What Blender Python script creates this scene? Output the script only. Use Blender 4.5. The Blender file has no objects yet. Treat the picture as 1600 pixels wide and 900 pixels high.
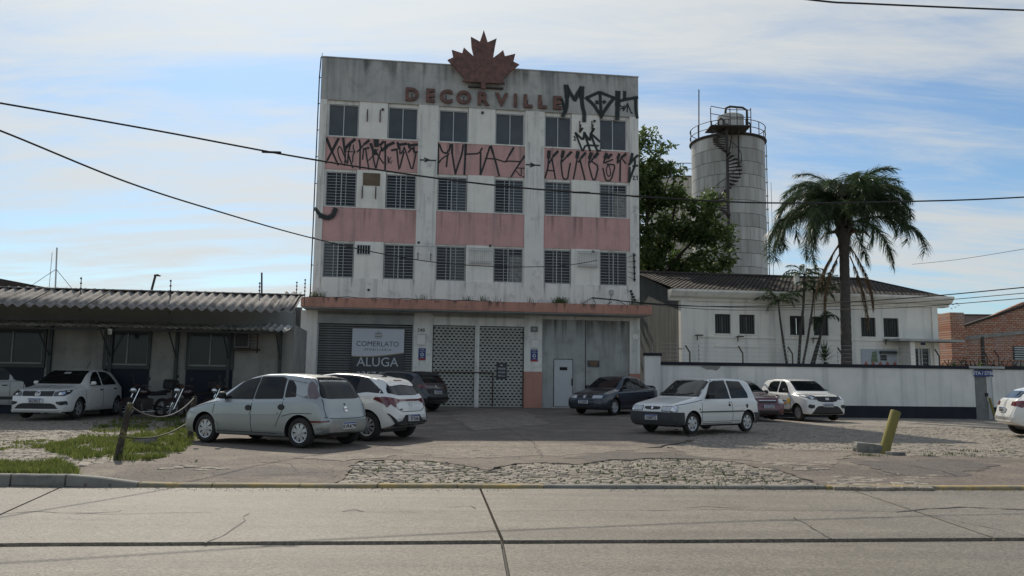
import bpy, bmesh, math, random
from math import sin, cos, pi, radians, sqrt, atan2, exp
from mathutils import Vector, Matrix, noise
from mathutils.geometry import delaunay_2d_cdt
from mathutils.bvhtree import BVHTree
random.seed(7)
S = bpy.context.scene
COL = S.collection
# ---------------------------------------------------------------- camera
FPX, PIT, ROL, H0 = 1241.0, 0.117684, 0.0122733, 1.32
fw = Vector((0, cos(PIT), sin(PIT))); rt = Vector((1, 0, 0)); up = rt.cross(fw)
RV = rt*cos(ROL) + up*sin(ROL); UV = -rt*sin(ROL) + up*cos(ROL)
camd = bpy.data.cameras.new('camera'); cam = bpy.data.objects.new('camera', camd); COL.objects.link(cam)
camd.sensor_width = 36; camd.lens = 36*FPX/1600; camd.clip_start = .1; camd.clip_end = 3000
M4 = Matrix.Identity(4)
for i in range(3):
    M4[i][0] = RV[i]; M4[i][1] = UV[i]; M4[i][2] = -fw[i]
M4[2][3] = H0
cam.matrix_world = M4
S.camera = cam
S.view_settings.view_transform = 'Standard'; S.view_settings.look = 'None'
S.view_settings.exposure = 0.68; S.view_settings.gamma = 1.0; S.view_settings.use_curve_mapping = False
S.cycles.max_bounces = 6; S.cycles.transparent_max_bounces = 24
# ---------------------------------------------------------------- sky + sun
SUND = Vector((-.37, 1.03, 1.0)).normalized()
ELEV = math.asin(SUND.z); AZ = atan2(SUND.x, SUND.y)      # clockwise from +Y
W = bpy.data.worlds.new('World'); S.world = W; W.use_nodes = True
nt = W.node_tree; N = nt.nodes; Lk = nt.links
N.clear()
def wn(t, **k):
    n = N.new(t)
    for a, b in k.items(): setattr(n, a, b)
    return n
def wm(op, a, b=None, c=None, clamp=False):
    n = N.new('ShaderNodeMath'); n.operation = op; n.use_clamp = clamp
    for i, v in enumerate((a, b, c)):
        if v is None: continue
        if isinstance(v, (int, float)): n.inputs[i].default_value = v
        else: Lk.new(v, n.inputs[i])
    return n.outputs[0]
sky = wn('ShaderNodeTexSky'); sky.sky_type = 'NISHITA'; sky.sun_disc = False
sky.sun_elevation = ELEV; sky.sun_rotation = AZ; sky.air_density = 1.0; sky.dust_density = .7; sky.ozone_density = 2.0
tc = wn('ShaderNodeTexCoord')
sep = wn('ShaderNodeSeparateXYZ'); Lk.new(tc.outputs['Generated'], sep.inputs[0])
den = wm('ADD', wm('MAXIMUM', sep.outputs[2], 0.0), 0.16)
ux = wm('DIVIDE', sep.outputs[0], den); uy = wm('DIVIDE', sep.outputs[1], den)
cmb = wn('ShaderNodeCombineXYZ'); Lk.new(ux, cmb.inputs[0]); Lk.new(uy, cmb.inputs[1])
def cloudn(scale, sx, sy, rot, det, rough, dist, off):
    mp = wn('ShaderNodeMapping'); mp.inputs['Rotation'].default_value = (0, 0, rot)
    mp.inputs['Scale'].default_value = (sx, sy, 1); mp.inputs['Location'].default_value = off
    Lk.new(cmb.outputs[0], mp.inputs[0])
    n = wn('ShaderNodeTexNoise'); n.inputs['Scale'].default_value = scale; n.inputs['Detail'].default_value = det
    n.inputs['Roughness'].default_value = rough; n.inputs['Distortion'].default_value = dist
    Lk.new(mp.outputs[0], n.inputs['Vector']); return n.outputs['Fac']
big = cloudn(.55, 1, 1, .3, 3, .5, .3, (3.1, 1.7, 0))
wis = cloudn(1.1, .45, 1.9, -.45, 9, .62, .9, (0.4, .2, 0))
fin = cloudn(3.5, .5, 1.6, -.25, 8, .65, .6, (5, .2, 0))
cl = wm('ADD', wm('ADD', wm('MULTIPLY', big, .8), wm('MULTIPLY', wis, 1.1)), wm('MULTIPLY', fin, .62))
# how far the direction is from the sun: thin haze glows near it
dt = wn('ShaderNodeVectorMath'); dt.operation = 'DOT_PRODUCT'; Lk.new(tc.outputs['Generated'], dt.inputs[0]); dt.inputs[1].default_value = SUND
glow = wm('POWER', wm('MAXIMUM', dt.outputs['Value'], 0.0), 7.0)
mr = wn('ShaderNodeMapRange'); mr.interpolation_type = 'SMOOTHSTEP'
Lk.new(wm('ADD', cl, wm('MULTIPLY', glow, .22)), mr.inputs['Value'])
mr.inputs['From Min'].default_value = 1.02; mr.inputs['From Max'].default_value = 1.50
mr.inputs['To Min'].default_value = 0.04; mr.inputs['To Max'].default_value = .93
# cloud radiance, brighter towards the sun
cb = wm('ADD', 4.95, wm('MULTIPLY', glow, 1.8))
ccol = wn('ShaderNodeVectorMath'); ccol.operation = 'SCALE'; ccol.inputs[0].default_value = (.95, .985, .985); Lk.new(cb, ccol.inputs['Scale'])
# blue graded sky
mixc = wn('ShaderNodeMix'); mixc.data_type = 'RGBA'
Lk.new(mr.outputs[0], mixc.inputs[0]); 
sc = wn('ShaderNodeVectorMath'); sc.operation = 'MULTIPLY'; Lk.new(sky.outputs[0], sc.inputs[0]); sc.inputs[1].default_value = (.62, .77, .84)
Lk.new(sc.outputs[0], mixc.inputs[6]); Lk.new(ccol.outputs[0], mixc.inputs[7])
bg = wn('ShaderNodeBackground'); bg.inputs[1].default_value = 0.085; Lk.new(mixc.outputs[2], bg.inputs[0])
out = wn('ShaderNodeOutputWorld'); Lk.new(bg.outputs[0], out.inputs[0])
W.cycles.sampling_method = 'MANUAL'; W.cycles.sample_map_resolution = 512
sl = bpy.data.lights.new('sun', 'SUN'); sl.energy = 2.4; sl.angle = radians(.6); sl.color = (1, .92, .79)
so = bpy.data.objects.new('sun', sl); COL.objects.link(so)
so.rotation_euler = SUND.to_track_quat('Z', 'Y').to_euler(); so.location = SUND*60
# ---------------------------------------------------------------- pixel -> place
C0 = Vector((0, 0, H0))
def ray(x, y): return RV*((x-800)/FPX) - UV*((y-450)/FPX) + fw
def G(x, y, z=0.0):
    d = ray(x, y); t = (z-H0)/d.z; return C0 + d*t
def Yp(x, y, Y):
    d = ray(x, y); return C0 + d*(Y/d.y)
# main facade frame: local x along the facade, y into the building, z up
FA = 0.1335615
FU = Vector((cos(FA), sin(FA), 0)); FN = Vector((-sin(FA), cos(FA), 0))
P0 = G(800, 636.5, .22)
def onplane(x, y, P, n):
    d = ray(x, y); return C0 + d*((P-C0).dot(n)/d.dot(n))
FO = onplane(486, 500, P0, FN); FO.z = 0
def F(x, y, dy=0.0):
    X = onplane(x, y, P0+FN*dy, FN); return ((X-FO).dot(FU), X.z)
def ss(a, b, x):
    t = min(1, max(0, (x-a)/(b-a))); return t*t*(3-2*t)
def gz(x, y):
    r = min(.22, max(0, .0145*(y-18)))
    z = r*(1-.9*ss(4, 10, x))
    z -= .05*ss(13, 11.2, y - .07*x)*ss(-7.5, -5, x)
    return z
# ---------------------------------------------------------------- objects
def link(o): COL.objects.link(o); return o
def tag(o, label=None, cat=None, group=None, kind=None):
    if label: o['label'] = label
    if cat: o['category'] = cat
    if group: o['group'] = group
    if kind: o['kind'] = kind
    return o
def empty(name, loc=(0, 0, 0), rz=0, label=None, cat=None, group=None, kind=None):
    o = bpy.data.objects.new(name, None); o.location = loc; o.rotation_euler = (0, 0, rz); o.empty_display_size = .2
    link(o); return tag(o, label, cat, group, kind)
def copy_tree(o, parent=None):
    c = o.copy(); COL.objects.link(c)
    if parent: c.parent = parent
    for ch in list(o.children): copy_tree(ch, c)
    return c
class MB:
    def __init__(s): s.v = []; s.f = []; s.m = []; s.mi = 0; s.uv = None
    def add(s, vs, fs):
        b = len(s.v); s.v += [tuple(v) for v in vs]
        for f in fs: s.f.append(tuple(b+i for i in f)); s.m.append(s.mi)
        return s
    def box(s, x0, x1, y0, y1, z0, z1):
        return s.add([(x0,y0,z0),(x1,y0,z0),(x1,y1,z0),(x0,y1,z0),(x0,y0,z1),(x1,y0,z1),(x1,y1,z1),(x0,y1,z1)],
              [(0,3,2,1),(4,5,6,7),(0,1,5,4),(1,2,6,5),(2,3,7,6),(3,0,4,7)])
    def cbox(s, c, sz): return s.box(c[0]-sz[0]/2,c[0]+sz[0]/2,c[1]-sz[1]/2,c[1]+sz[1]/2,c[2]-sz[2]/2,c[2]+sz[2]/2)
    def tube(s, pts, r, n=8, cap=True):
        pts = [Vector(p) for p in pts]; m = len(pts)
        rs = r if isinstance(r, (list, tuple)) else [r]*m
        vs = []; prev = None
        for i, p in enumerate(pts):
            t = (pts[min(i+1, m-1)]-pts[max(i-1, 0)]).normalized()
            if prev is None:
                a = Vector((0,0,1)) if abs(t.z) < .9 else Vector((1,0,0)); u = t.cross(a).normalized()
            else: u = (prev - t*prev.dot(t)).normalized()
            prev = u; w = t.cross(u)
            for k in range(n): vs.append(p + (u*cos(2*pi*k/n)+w*sin(2*pi*k/n))*rs[i])
        fs = [(i*n+k, i*n+(k+1)%n, (i+1)*n+(k+1)%n, (i+1)*n+k) for i in range(m-1) for k in range(n)]
        if cap: fs += [tuple(range(n))[::-1], tuple((m-1)*n+k for k in range(n))]
        return s.add(vs, fs)
    def lathe(s, prof, n=24, c=(0,0,0), axis='z', cap=True):
        vs = []
        for (r, h) in prof:
            for k in range(n):
                a = 2*pi*k/n
                if axis == 'z': vs.append((c[0]+r*cos(a), c[1]+r*sin(a), c[2]+h))
                else: vs.append((c[0]+r*cos(a), c[1]+h, c[2]+r*sin(a)))
        m = len(prof)
        fs = [(i*n+k, i*n+(k+1)%n, (i+1)*n+(k+1)%n, (i+1)*n+k) for i in range(m-1) for k in range(n)]
        if cap: fs += [tuple(range(n))[::-1], tuple((m-1)*n+k for k in range(n))]
        return s.add(vs, fs)
    def prism(s, poly, y0, y1, ax='y'):      # poly in (x,z), extruded along y
        n = len(poly)
        T = (lambda p, y: (p[0], y, p[1])) if ax == 'y' else ((lambda p, y: (p[0], p[1], y)) if ax == 'z' else (lambda p, y: (y, p[0], p[1])))
        vs = [T(p, y0) for p in poly] + [T(p, y1) for p in poly]
        fs = [tuple(range(n)), tuple(range(2*n-1, n-1, -1))] + [(i, n+i, n+(i+1)%n, (i+1)%n) for i in range(n)]
        return s.add(vs, fs)
    def quad(s, a, b, c, d): return s.add([a,b,c,d], [(0,1,2,3)])
    def build(s, name, mat, parent=None, smooth=False, kind=None, loc=None, angle=None, bevel=0):
        me = bpy.data.meshes.new(name); me.from_pydata(s.v, [], s.f)
        ms = mat if isinstance(mat, (list, tuple)) else [mat]
        for m in ms: me.materials.append(m)
        if len(ms) > 1: me.polygons.foreach_set('material_index', s.m)
        bm = bmesh.new(); bm.from_mesh(me); bmesh.ops.recalc_face_normals(bm, faces=bm.faces)
        if bevel: bmesh.ops.bevel(bm, geom=list(bm.edges), offset=bevel, segments=1, affect='EDGES', clamp_overlap=True)
        bm.to_mesh(me); bm.free()
        if smooth:
            me.polygons.foreach_set('use_smooth', [True]*len(me.polygons))
            if angle: me.set_sharp_from_angle(angle=radians(angle))
        o = bpy.data.objects.new(name, me)
        if loc: o.location = loc
        link(o)
        if parent: o.parent = parent
        if kind: o['kind'] = kind
        return o
def inst(name, src, parent=None, loc=(0,0,0), rot=(0,0,0), scale=(1,1,1), mat=None):
    o = bpy.data.objects.new(name, src.data if hasattr(src, 'data') else src)
    o.location = loc; o.rotation_euler = rot; o.scale = scale; link(o)
    if parent: o.parent = parent
    return o
def text(name, s, size, mat, parent, loc, rot=(pi/2,0,0), ext=.004, align='CENTER', off=0, sx=1, spacing=1):
    c = bpy.data.curves.new(name, 'FONT'); c.body = s; c.size = size; c.extrude = ext; c.align_x = align; c.align_y = 'CENTER'
    c.offset = off; c.resolution_u = 3; c.space_character = spacing
    o = bpy.data.objects.new(name, c)
    me = o.to_mesh().copy() if False else None
    link(o); dg = bpy.context.evaluated_depsgraph_get()
    me = bpy.data.meshes.new_from_object(o.evaluated_get(dg))
    bpy.data.objects.remove(o); bpy.data.curves.remove(c)
    me.materials.clear(); me.materials.append(mat)
    if sx != 1: me.transform(Matrix.Scale(sx, 4, (1,0,0)))
    o = bpy.data.objects.new(name, me); o.location = loc; o.rotation_euler = rot; link(o)
    if parent: o.parent = parent
    return o
# ---------------------------------------------------------------- materials
def newmat(name):
    m = bpy.data.materials.new(name); m.use_nodes = True; t = m.node_tree
    return m, t, t.nodes['Principled BSDF']
def setp(b, **k):
    for a, v in k.items():
        b.inputs[a.replace('_', ' ')].default_value = v
def rgb(c): return (c[0], c[1], c[2], 1)
def simple(name, c, rough=.6, metal=0, coat=0, spec=.5, ior=1.5, emit=None):
    m, t, b = newmat(name); setp(b, Base_Color=rgb(c), Roughness=rough, Metallic=metal, Coat_Weight=coat, IOR=ior)
    b.inputs['Specular IOR Level'].default_value = spec; b.inputs['Coat Roughness'].default_value = .06
    return m
def noisy(name, c1, c2, scale=2, band=None, rough=.85, bump=.2, bscale=40, c3=None, streak=0, sc3=8, thr=(.45,.62), detail=6, coords='Object', bdist=.01, spec=.4, speck=0, mottle=None):
    """weathered surface: two tones in patches, optional third stain tone and vertical streaks"""
    m, t, b = newmat(name); n = t.nodes; L = t.links
    b.inputs['Specular IOR Level'].default_value = spec
    tc = n.new('ShaderNodeTexCoord')
    def nz(s, d=detail, r=.6, vec=None, dist=0):
        q = n.new('ShaderNodeTexNoise'); q.inputs['Scale'].default_value = s; q.inputs['Detail'].default_value = d; q.inputs['Roughness'].default_value = r
        q.inputs['Distortion'].default_value = dist
        L.new(vec or tc.outputs[coords], q.inputs['Vector']); return q.outputs['Fac']
    def mrng(v, a, bb, lo=0, hi=1):
        q = n.new('ShaderNodeMapRange'); q.inputs[1].default_value = a; q.inputs[2].default_value = bb; q.inputs[3].default_value = lo; q.inputs[4].default_value = hi
        L.new(v, q.inputs[0]); return q.outputs[0]
    def mix(f, a, bb, bt='MIX'):
        q = n.new('ShaderNodeMix'); q.data_type = 'RGBA'; q.blend_type = bt
        if isinstance(f, float): q.inputs[0].default_value = f
        else: L.new(f, q.inputs[0])
        for i, v in ((6, a), (7, bb)):
            if isinstance(v, tuple): q.inputs[i].default_value = rgb(v)
            else: L.new(v, q.inputs[i])
        return q.outputs[2]
    col = mix(mrng(nz(scale), .35, .68), c1, c2)
    if streak:
        mp = n.new('ShaderNodeMapping'); mp.inputs['Scale'].default_value = (1, 1, .07); L.new(tc.outputs[coords], mp.inputs[0])
        f = mrng(nz(streak, 5, .6, mp.outputs[0], .3), .5, .75, 0, .75)
        col = mix(f, col, c3 or tuple(x*.55 for x in c1))
    if c3 and sc3:
        f = mrng(nz(sc3, 8, .7), thr[0], thr[1], 0, .8)
        col = mix(f, col, c3)
    if band:
        mp = n.new('ShaderNodeMapping'); mp.inputs['Scale'].default_value = (.06, 1.6, 1); L.new(tc.outputs[coords], mp.inputs[0])
        col = mix(mrng(nz(1.3, 4, .55, mp.outputs[0], .2), .42, .72, 0, .7), col, band)
        mp = n.new('ShaderNodeMapping'); mp.inputs['Scale'].default_value = (.5, 2.2, 1); L.new(tc.outputs[coords], mp.inputs[0])
        col = mix(mrng(nz(1.1, 8, .75, mp.outputs[0], .6), .60, .72, 0, .6), col, tuple(x*.55 for x in band))
    if speck:
        q = n.new('ShaderNodeTexVoronoi'); q.inputs['Scale'].default_value = speck; L.new(tc.outputs[coords], q.inputs['Vector'])
        v = n.new('ShaderNodeSeparateColor'); L.new(q.outputs['Color'], v.inputs[0])
        f = mrng(v.outputs[0], 0, 1, .68, 1.32)
        mm = n.new('ShaderNodeVectorMath'); mm.operation = 'SCALE'; L.new(col, mm.inputs[0]); L.new(f, mm.inputs['Scale']); col = mm.outputs[0]
    L.new(col, b.inputs['Base Color']); b.inputs['Roughness'].default_value = rough
    if bump:
        bn = n.new('ShaderNodeBump'); bn.inputs['Strength'].default_value = bump; bn.inputs['Distance'].default_value = bdist
        L.new(nz(bscale, 6, .7), bn.inputs['Height']); L.new(bn.outputs[0], b.inputs['Normal'])
    return m
M = {}
M['white'] = noisy('white_plaster', (.80,.775,.715), (.71,.69,.64), 1.2, c3=(.34,.35,.33), streak=3.2, sc3=1.7, thr=(.54,.74), bump=.15)
M['white_clean'] = noisy('white_panel_plaster', (.84,.81,.74), (.75,.73,.67), 1.5, c3=(.52,.52,.48), streak=3, sc3=3, thr=(.62,.85), bump=.1)
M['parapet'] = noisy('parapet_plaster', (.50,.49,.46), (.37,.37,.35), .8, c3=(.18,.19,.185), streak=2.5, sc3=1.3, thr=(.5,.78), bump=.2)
M['pink'] = noisy('pink_paint', (.62,.365,.34), (.54,.32,.30), 1.5, c3=(.32,.235,.225), streak=3.0, sc3=2.5, thr=(.55,.8), bump=.12)
M['terra'] = noisy('terracotta_paint', (.50,.25,.185), (.42,.22,.17), 1.5, c3=(.22,.13,.10), streak=3, sc3=3, thr=(.55,.8), bump=.15)
M['sign_red'] = noisy('sign_brown_paint', (.20,.098,.075), (.165,.085,.068), 2, rough=.6, c3=(.085,.05,.043), sc3=4, bump=.05)
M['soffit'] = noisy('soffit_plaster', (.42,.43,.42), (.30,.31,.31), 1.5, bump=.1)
M['metaldoor'] = noisy('painted_sheet_metal', (.42,.43,.41), (.33,.34,.325), 1.1, rough=.6, c3=(.17,.15,.13), streak=2.5, sc3=1.2, thr=(.5,.8), bump=.12, bscale=6)
M['doorleaf'] = noisy('grey_painted_door', (.50,.52,.52), (.44,.46,.46), 2, rough=.5, bump=.05)
M['frame'] = simple('aluminium_frame', (.50,.52,.52), .45, .2)
M['bars'] = simple('painted_steel_bars', (.42,.43,.42), .55)
def glassm(name, c, rough=.05, spec=.5):
    m, t, b = newmat(name); n = t.nodes; L = t.links
    tc = n.new('ShaderNodeTexCoord'); q = n.new('ShaderNodeTexNoise'); q.inputs['Scale'].default_value = 1.5; q.inputs['Detail'].default_value = 4
    L.new(tc.outputs['Object'], q.inputs['Vector'])
    r = n.new('ShaderNodeMapRange'); r.inputs[3].default_value = .6; r.inputs[4].default_value = 1.5; L.new(q.outputs[0], r.inputs[0])
    v = n.new('ShaderNodeVectorMath'); v.operation = 'SCALE'; v.inputs[0].default_value = c; L.new(r.outputs[0], v.inputs['Scale']); L.new(v.outputs[0], b.inputs['Base Color'])
    bn = n.new('ShaderNodeBump'); bn.inputs['Strength'].default_value = .04; bn.inputs['Distance'].default_value = .05; L.new(q.outputs[0], bn.inputs['Height']); L.new(bn.outputs[0], b.inputs['Normal'])
    setp(b, Roughness=rough); b.inputs['Specular IOR Level'].default_value = spec
    return m
M['glass'] = glassm('window_glass', (.022,.026,.03), .12, .28)
M['glass_mid'] = glassm('grey_reflecting_glass', (.075,.085,.09), .1, .3)
M['curtain'] = noisy('pale_curtain', (.30,.31,.29), (.20,.21,.20), 4, streak=6, c3=(.14,.15,.14))
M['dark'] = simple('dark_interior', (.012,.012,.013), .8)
M['black'] = simple('black_plastic', (.018,.018,.019), .55)
M['blackpaint'] = noisy('black_wall_paint', (.012,.014,.022), (.02,.023,.032), 2, rough=.8, bump=.1)
M['shutter'] = noisy('grey_shutter_steel', (.20,.205,.20), (.15,.155,.15), 3, rough=.5, bump=.03)
M['lattice'] = noisy('pale_shutter_steel', (.40,.40,.36), (.32,.32,.29), 2, rough=.5, c3=(.22,.17,.12), sc3=2.5, thr=(.58,.8), bump=.03)
M['steel'] = simple('rusty_dark_steel', (.06,.05,.045), .7)
M['rust'] = noisy('rusted_steel', (.09,.055,.04), (.05,.04,.035), 8, bump=.1)
M['cable'] = simple('black_cable', (.01,.01,.01), .6)
M['brownpanel'] = noisy('brown_board', (.17,.13,.09), (.12,.09,.06), 3, bump=.1)
M['signwhite'] = simple('sign_white', (.55,.57,.62), .4)
M['signdark'] = simple('sign_dark_print', (.035,.037,.042), .4)
M['signtext'] = simple('sign_grey_letters', (.50,.53,.55), .4)
M['signblue'] = simple('sign_blue', (.02,.045,.18), .4)
M['gold'] = simple('sign_gold', (.32,.24,.12), .4)
M['asphalt'] = noisy('old_asphalt', (.185,.153,.125), (.118,.10,.086), .32, band=(.145,.12,.10), c3=(.28,.235,.185), sc3=.9, thr=(.47,.68), bump=.9, bscale=60, bdist=.012, coords='Object', speck=45, spec=.25)
M['concrete_road'] = noisy('worn_concrete_road', (.225,.198,.16), (.18,.16,.13), .35, band=(.125,.11,.09), c3=(.14,.122,.098), sc3=.9, thr=(.48,.75), bump=.8, bscale=55, bdist=.01, speck=55, spec=.3, rough=.62)
M['tar'] = simple('tar_joint', (.018,.017,.016), .75)
M['soil'] = noisy('sandy_soil', (.17,.145,.11), (.10,.085,.06), 1.5, bump=.6, bscale=25)
M['cobble'] = noisy('granite_cobble', (.29,.25,.20), (.19,.165,.135), 5, c3=(.13,.115,.09), sc3=3, thr=(.52,.75), bump=.5, bscale=45, bdist=.01, speck=70, rough=.8)
M['cobble_far'] = noisy('granite_cobble_worn', (.28,.245,.20), (.19,.165,.14), 2, c3=(.10,.09,.08), sc3=1.2, thr=(.5,.72), bump=.5, bscale=30, bdist=.02, speck=9, rough=.85)
M['kerb'] = noisy('kerb_concrete', (.24,.23,.20), (.17,.165,.15), 3, c3=(.09,.09,.08), sc3=3, thr=(.5,.7), bump=.4, bscale=40)
M['kerb_yellow'] = noisy('kerb_worn_yellow', (.42,.30,.10), (.30,.24,.13), 3, c3=(.20,.19,.16), sc3=5, thr=(.42,.58), bump=.4, bscale=40)
M['yellowpost'] = noisy('olive_yellow_post', (.24,.205,.055), (.19,.165,.05), 3, c3=(.13,.12,.05), streak=4, sc3=5, thr=(.55,.75), bump=.2)
M['oldwood'] = noisy('rotting_wood', (.06,.05,.04), (.035,.03,.025), 8, c3=(.22,.19,.07), sc3=6, thr=(.52,.6), bump=.6, bscale=25, bdist=.02)
M['fibre'] = noisy('fibre_cement', (.34,.31,.28), (.24,.215,.195), 1.6, c3=(.075,.068,.06), sc3=3, thr=(.42,.68), bump=.4, bscale=18)
M['fibre2'] = noisy('pale_awning_sheet', (.68,.68,.64), (.5,.5,.47), 2, c3=(.14,.14,.13), sc3=4, bump=.2)
M['oldwall'] = noisy('old_cream_wall', (.33,.32,.29), (.26,.25,.23), 1.2, c3=(.16,.155,.145), streak=2, sc3=2, thr=(.5,.8), bump=.2)
M['greywall'] = noisy('dark_render_sun_streaks', (.10,.108,.108), (.075,.08,.08), .9, c3=(.24,.25,.25), streak=3.2, sc3=0, bump=.3)  # pale streaks: raking sunlight on the office gable, painted into the colour
M['bluepanel'] = simple('navy_door_paint', (.007,.014,.026), .6, spec=.3)
M['darkframe'] = simple('dark_painted_frame', (.04,.048,.048), .6)
M['fascia'] = noisy('grey_fascia', (.34,.36,.36), (.27,.29,.29), 1, bump=.1)
M['wallwhite'] = noisy('yard_wall_white', (.77,.75,.70), (.66,.65,.61), .9, c3=(.40,.41,.40), streak=2.4, sc3=1.4, thr=(.6,.85), bump=.15)
M['housewhite'] = noisy('house_white', (.86,.83,.76), (.77,.75,.69), .9, c3=(.50,.50,.47), streak=2.5, sc3=1.2, thr=(.62,.85), bump=.08)
M['rooftile'] = noisy('dark_roof_tile', (.05,.04,.034), (.028,.024,.022), 1.3, c3=(.10,.07,.05), sc3=6, thr=(.5,.65), bump=.5, bscale=14)
M['bark'] = noisy('bark', (.07,.055,.04), (.04,.032,.025), 4, bump=.8, bscale=20, bdist=.03)
M['palmbark'] = noisy('palm_bark', (.09,.08,.07), (.055,.05,.043), 5, bump=.8, bscale=12, bdist=.03)
def leafm(name, c, c2, trans=.35, rough=.55):
    m, t, b = newmat(name); n = t.nodes; L = t.links
    geo = n.new('ShaderNodeNewGeometry'); mx = n.new('ShaderNodeMix'); mx.data_type = 'RGBA'
    L.new(geo.outputs['Random Per Island'], mx.inputs[0]); mx.inputs[6].default_value = rgb(c); mx.inputs[7].default_value = rgb(c2)
    L.new(mx.outputs[2], b.inputs['Base Color']); setp(b, Roughness=rough)
    b.inputs['Specular IOR Level'].default_value = .3
    tr = n.new('ShaderNodeBsdfTranslucent'); L.new(mx.outputs[2], tr.inputs[0])
    ms = n.new('ShaderNodeMixShader'); ms.inputs[0].default_value = trans; L.new(b.outputs[0], ms.inputs[1]); L.new(tr.outputs[0], ms.inputs[2])
    L.new(ms.outputs[0], n['Material Output'].inputs[0]); return m
M['leaf'] = leafm('tree_leaf', (.05,.085,.026), (.14,.19,.06), .5)
M['palmleaf'] = leafm('palm_leaflet', (.035,.06,.03), (.095,.135,.06), .45, .4)
M['deadleaf'] = leafm('dead_palm_leaflet', (.11,.075,.04), (.16,.11,.06), .25)
M['grass'] = leafm('grass_blade', (.08,.125,.025), (.19,.20,.06), .5)
M['weed'] = leafm('weed_leaf', (.06,.09,.03), (.10,.13,.05), .35)
# ================================================================ ground
def sheet_mesh(poly, holes, step, zoff, skirt, ragged=0):
    """ground-following sheet inside a world polygon, minus holes"""
    def dens(p, ragged):
        o = []
        for i in range(len(p)):
            a = Vector(p[i]).to_2d(); b = Vector(p[(i+1) % len(p)]).to_2d(); k = max(1, int((b-a).length/(.12 if ragged else 2.0)))
            for j in range(k):
                q = a.lerp(b, j/k)
                if ragged and j: q = q + Vector((noise.noise((q.x*3, q.y*3, 1)), noise.noise((q.x*3, q.y*3, 9))))*ragged*1.6 + Vector((noise.noise((q.x*11, q.y*11, 1)), noise.noise((q.x*11, q.y*11, 9))))*ragged*.6
                o.append(q)
        return o
    P = dens(poly, ragged); Hs = [dens(h, ragged) for h in holes]
    def inside(q, p):
        c = False; j = len(p)-1
        for i in range(len(p)):
            if (p[i].y > q.y) != (p[j].y > q.y) and q.x < (p[j].x-p[i].x)*(q.y-p[i].y)/(p[j].y-p[i].y)+p[i].x: c = not c
            j = i
        return c
    vs = list(P); es = [(i, (i+1) % len(P)) for i in range(len(P))]
    for h in Hs:
        b = len(vs); vs += h; es += [(b+i, b+(i+1) % len(h)) for i in range(len(h))]
    xs = [p.x for p in P]; ys = [p.y for p in P]
    x = min(xs)+step/2
    while x < max(xs):
        y = min(ys)+step/2
        while y < max(ys):
            q = Vector((x, y))
            if inside(q, P) and not any(inside(q, h) for h in Hs): vs.append(q)
            y += step
        x += step
    rv, re, rf, *_ = delaunay_2d_cdt(vs, es, [], 0, 1e-4)
    mb = MB(); mb.v = [(v.x, v.y, gz(v.x, v.y)+zoff) for v in rv]
    for f in rf:
        c = (rv[f[0]]+rv[f[1]]+rv[f[2]])/3
        if inside(c, P) and not any(inside(c, h) for h in Hs): mb.f.append(tuple(f)); mb.m.append(0)
    if skirt:
        cnt = {}
        for f in mb.f:
            for i in range(len(f)):
                a, b = f[i], f[(i+1) % len(f)]; cnt.setdefault((min(a,b), max(a,b)), []).append((a, b))
        for k, l in cnt.items():
            if len(l) == 1:
                a, b = l[0]; n = len(mb.v); va, vb = mb.v[a], mb.v[b]
                mb.v += [(va[0], va[1], va[2]-skirt), (vb[0], vb[1], vb[2]-skirt)]; mb.f.append((b, a, n, n+1)); mb.m.append(0)
    return mb
def kerbY(x): return 10.80 + .070*x + (.06*ss(-4, -7, x))
def jointY(x): return 7.30 + .089*x
RZ = -.10                                   # road surface near the kerb
mb = MB(); mb.box(-900, 900, -600, 1400, -2.2, -.9)
mb.build('ground', M['soil'], kind='structure')
# earth under the whole lot
poly = [(-40, kerbY(-40)), (45, kerbY(45)), (70, 120), (-70, 120)]
mb = MB(); nx, ny = 90, 70
for j in range(ny+1):
    for i in range(nx+1):
        x = -60+130*i/nx; y0 = kerbY(max(-40, min(45, x))); y = y0 + (120-y0)*(j/ny)**2
        mb.v.append((x, y, gz(x, y)-.045))
for j in range(ny):
    for i in range(nx): mb.f.append((j*(nx+1)+i, j*(nx+1)+i+1, (j+1)*(nx+1)+i+1, (j+1)*(nx+1)+i)); mb.m.append(0)
mb.build('lot_soil', M['soil'], kind='structure', smooth=True)
def W2(pts, z=0.0): return [tuple(G(x, y, z).xy) for x, y in pts]
# left cobbled yard boundary, asphalt with the hole where the front cobbles show
patch = [(528,755),(548,736),(560,724),(640,722),(700,726),(740,733),(765,737),(800,729),(850,726),(900,729),(950,722),(1030,719),(1110,722),(1150,724),(1180,733),(1215,736),(1245,744),(1270,752),(1290,757)]
patchW = W2(patch, -.04)
lefte = [(118,746),(120,732),(165,722),(235,722),(285,706),(300,690),(330,676),(300,668)]
rghte = [(1012,700),(1120,700),(1240,702),(1330,704),(1400,712),(1500,712),(1600,715)]
yl = [(-6.35, kerbY(-6.35)+.05)] + W2(lefte[1:], 0)
yl += [(-7.6, 24.5), (-7.9, 29.3), (-8.4, 33.6), (5.7, 35.4)]
yr = [(5.7, 33.0), (5.0, 28.5)] + [(4.75, 24.0), (4.3, 19.0)] + W2(rghte, 0) + [(22, 18.4), (30, 19), (30, kerbY(30)+.05)]
asph = yl + yr
front = [(x, max(y, kerbY(x)+.06)) for x, y in patchW]
asp_poly = yl + yr + [(front[-1][0], kerbY(front[-1][0])+.05)] + [p for p in reversed(front)]
mb = sheet_mesh(asp_poly, [], .8, 0, .05, ragged=.10)
mb.build('asphalt_forecourt', M['asphalt'], kind='structure', smooth=False)
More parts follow.
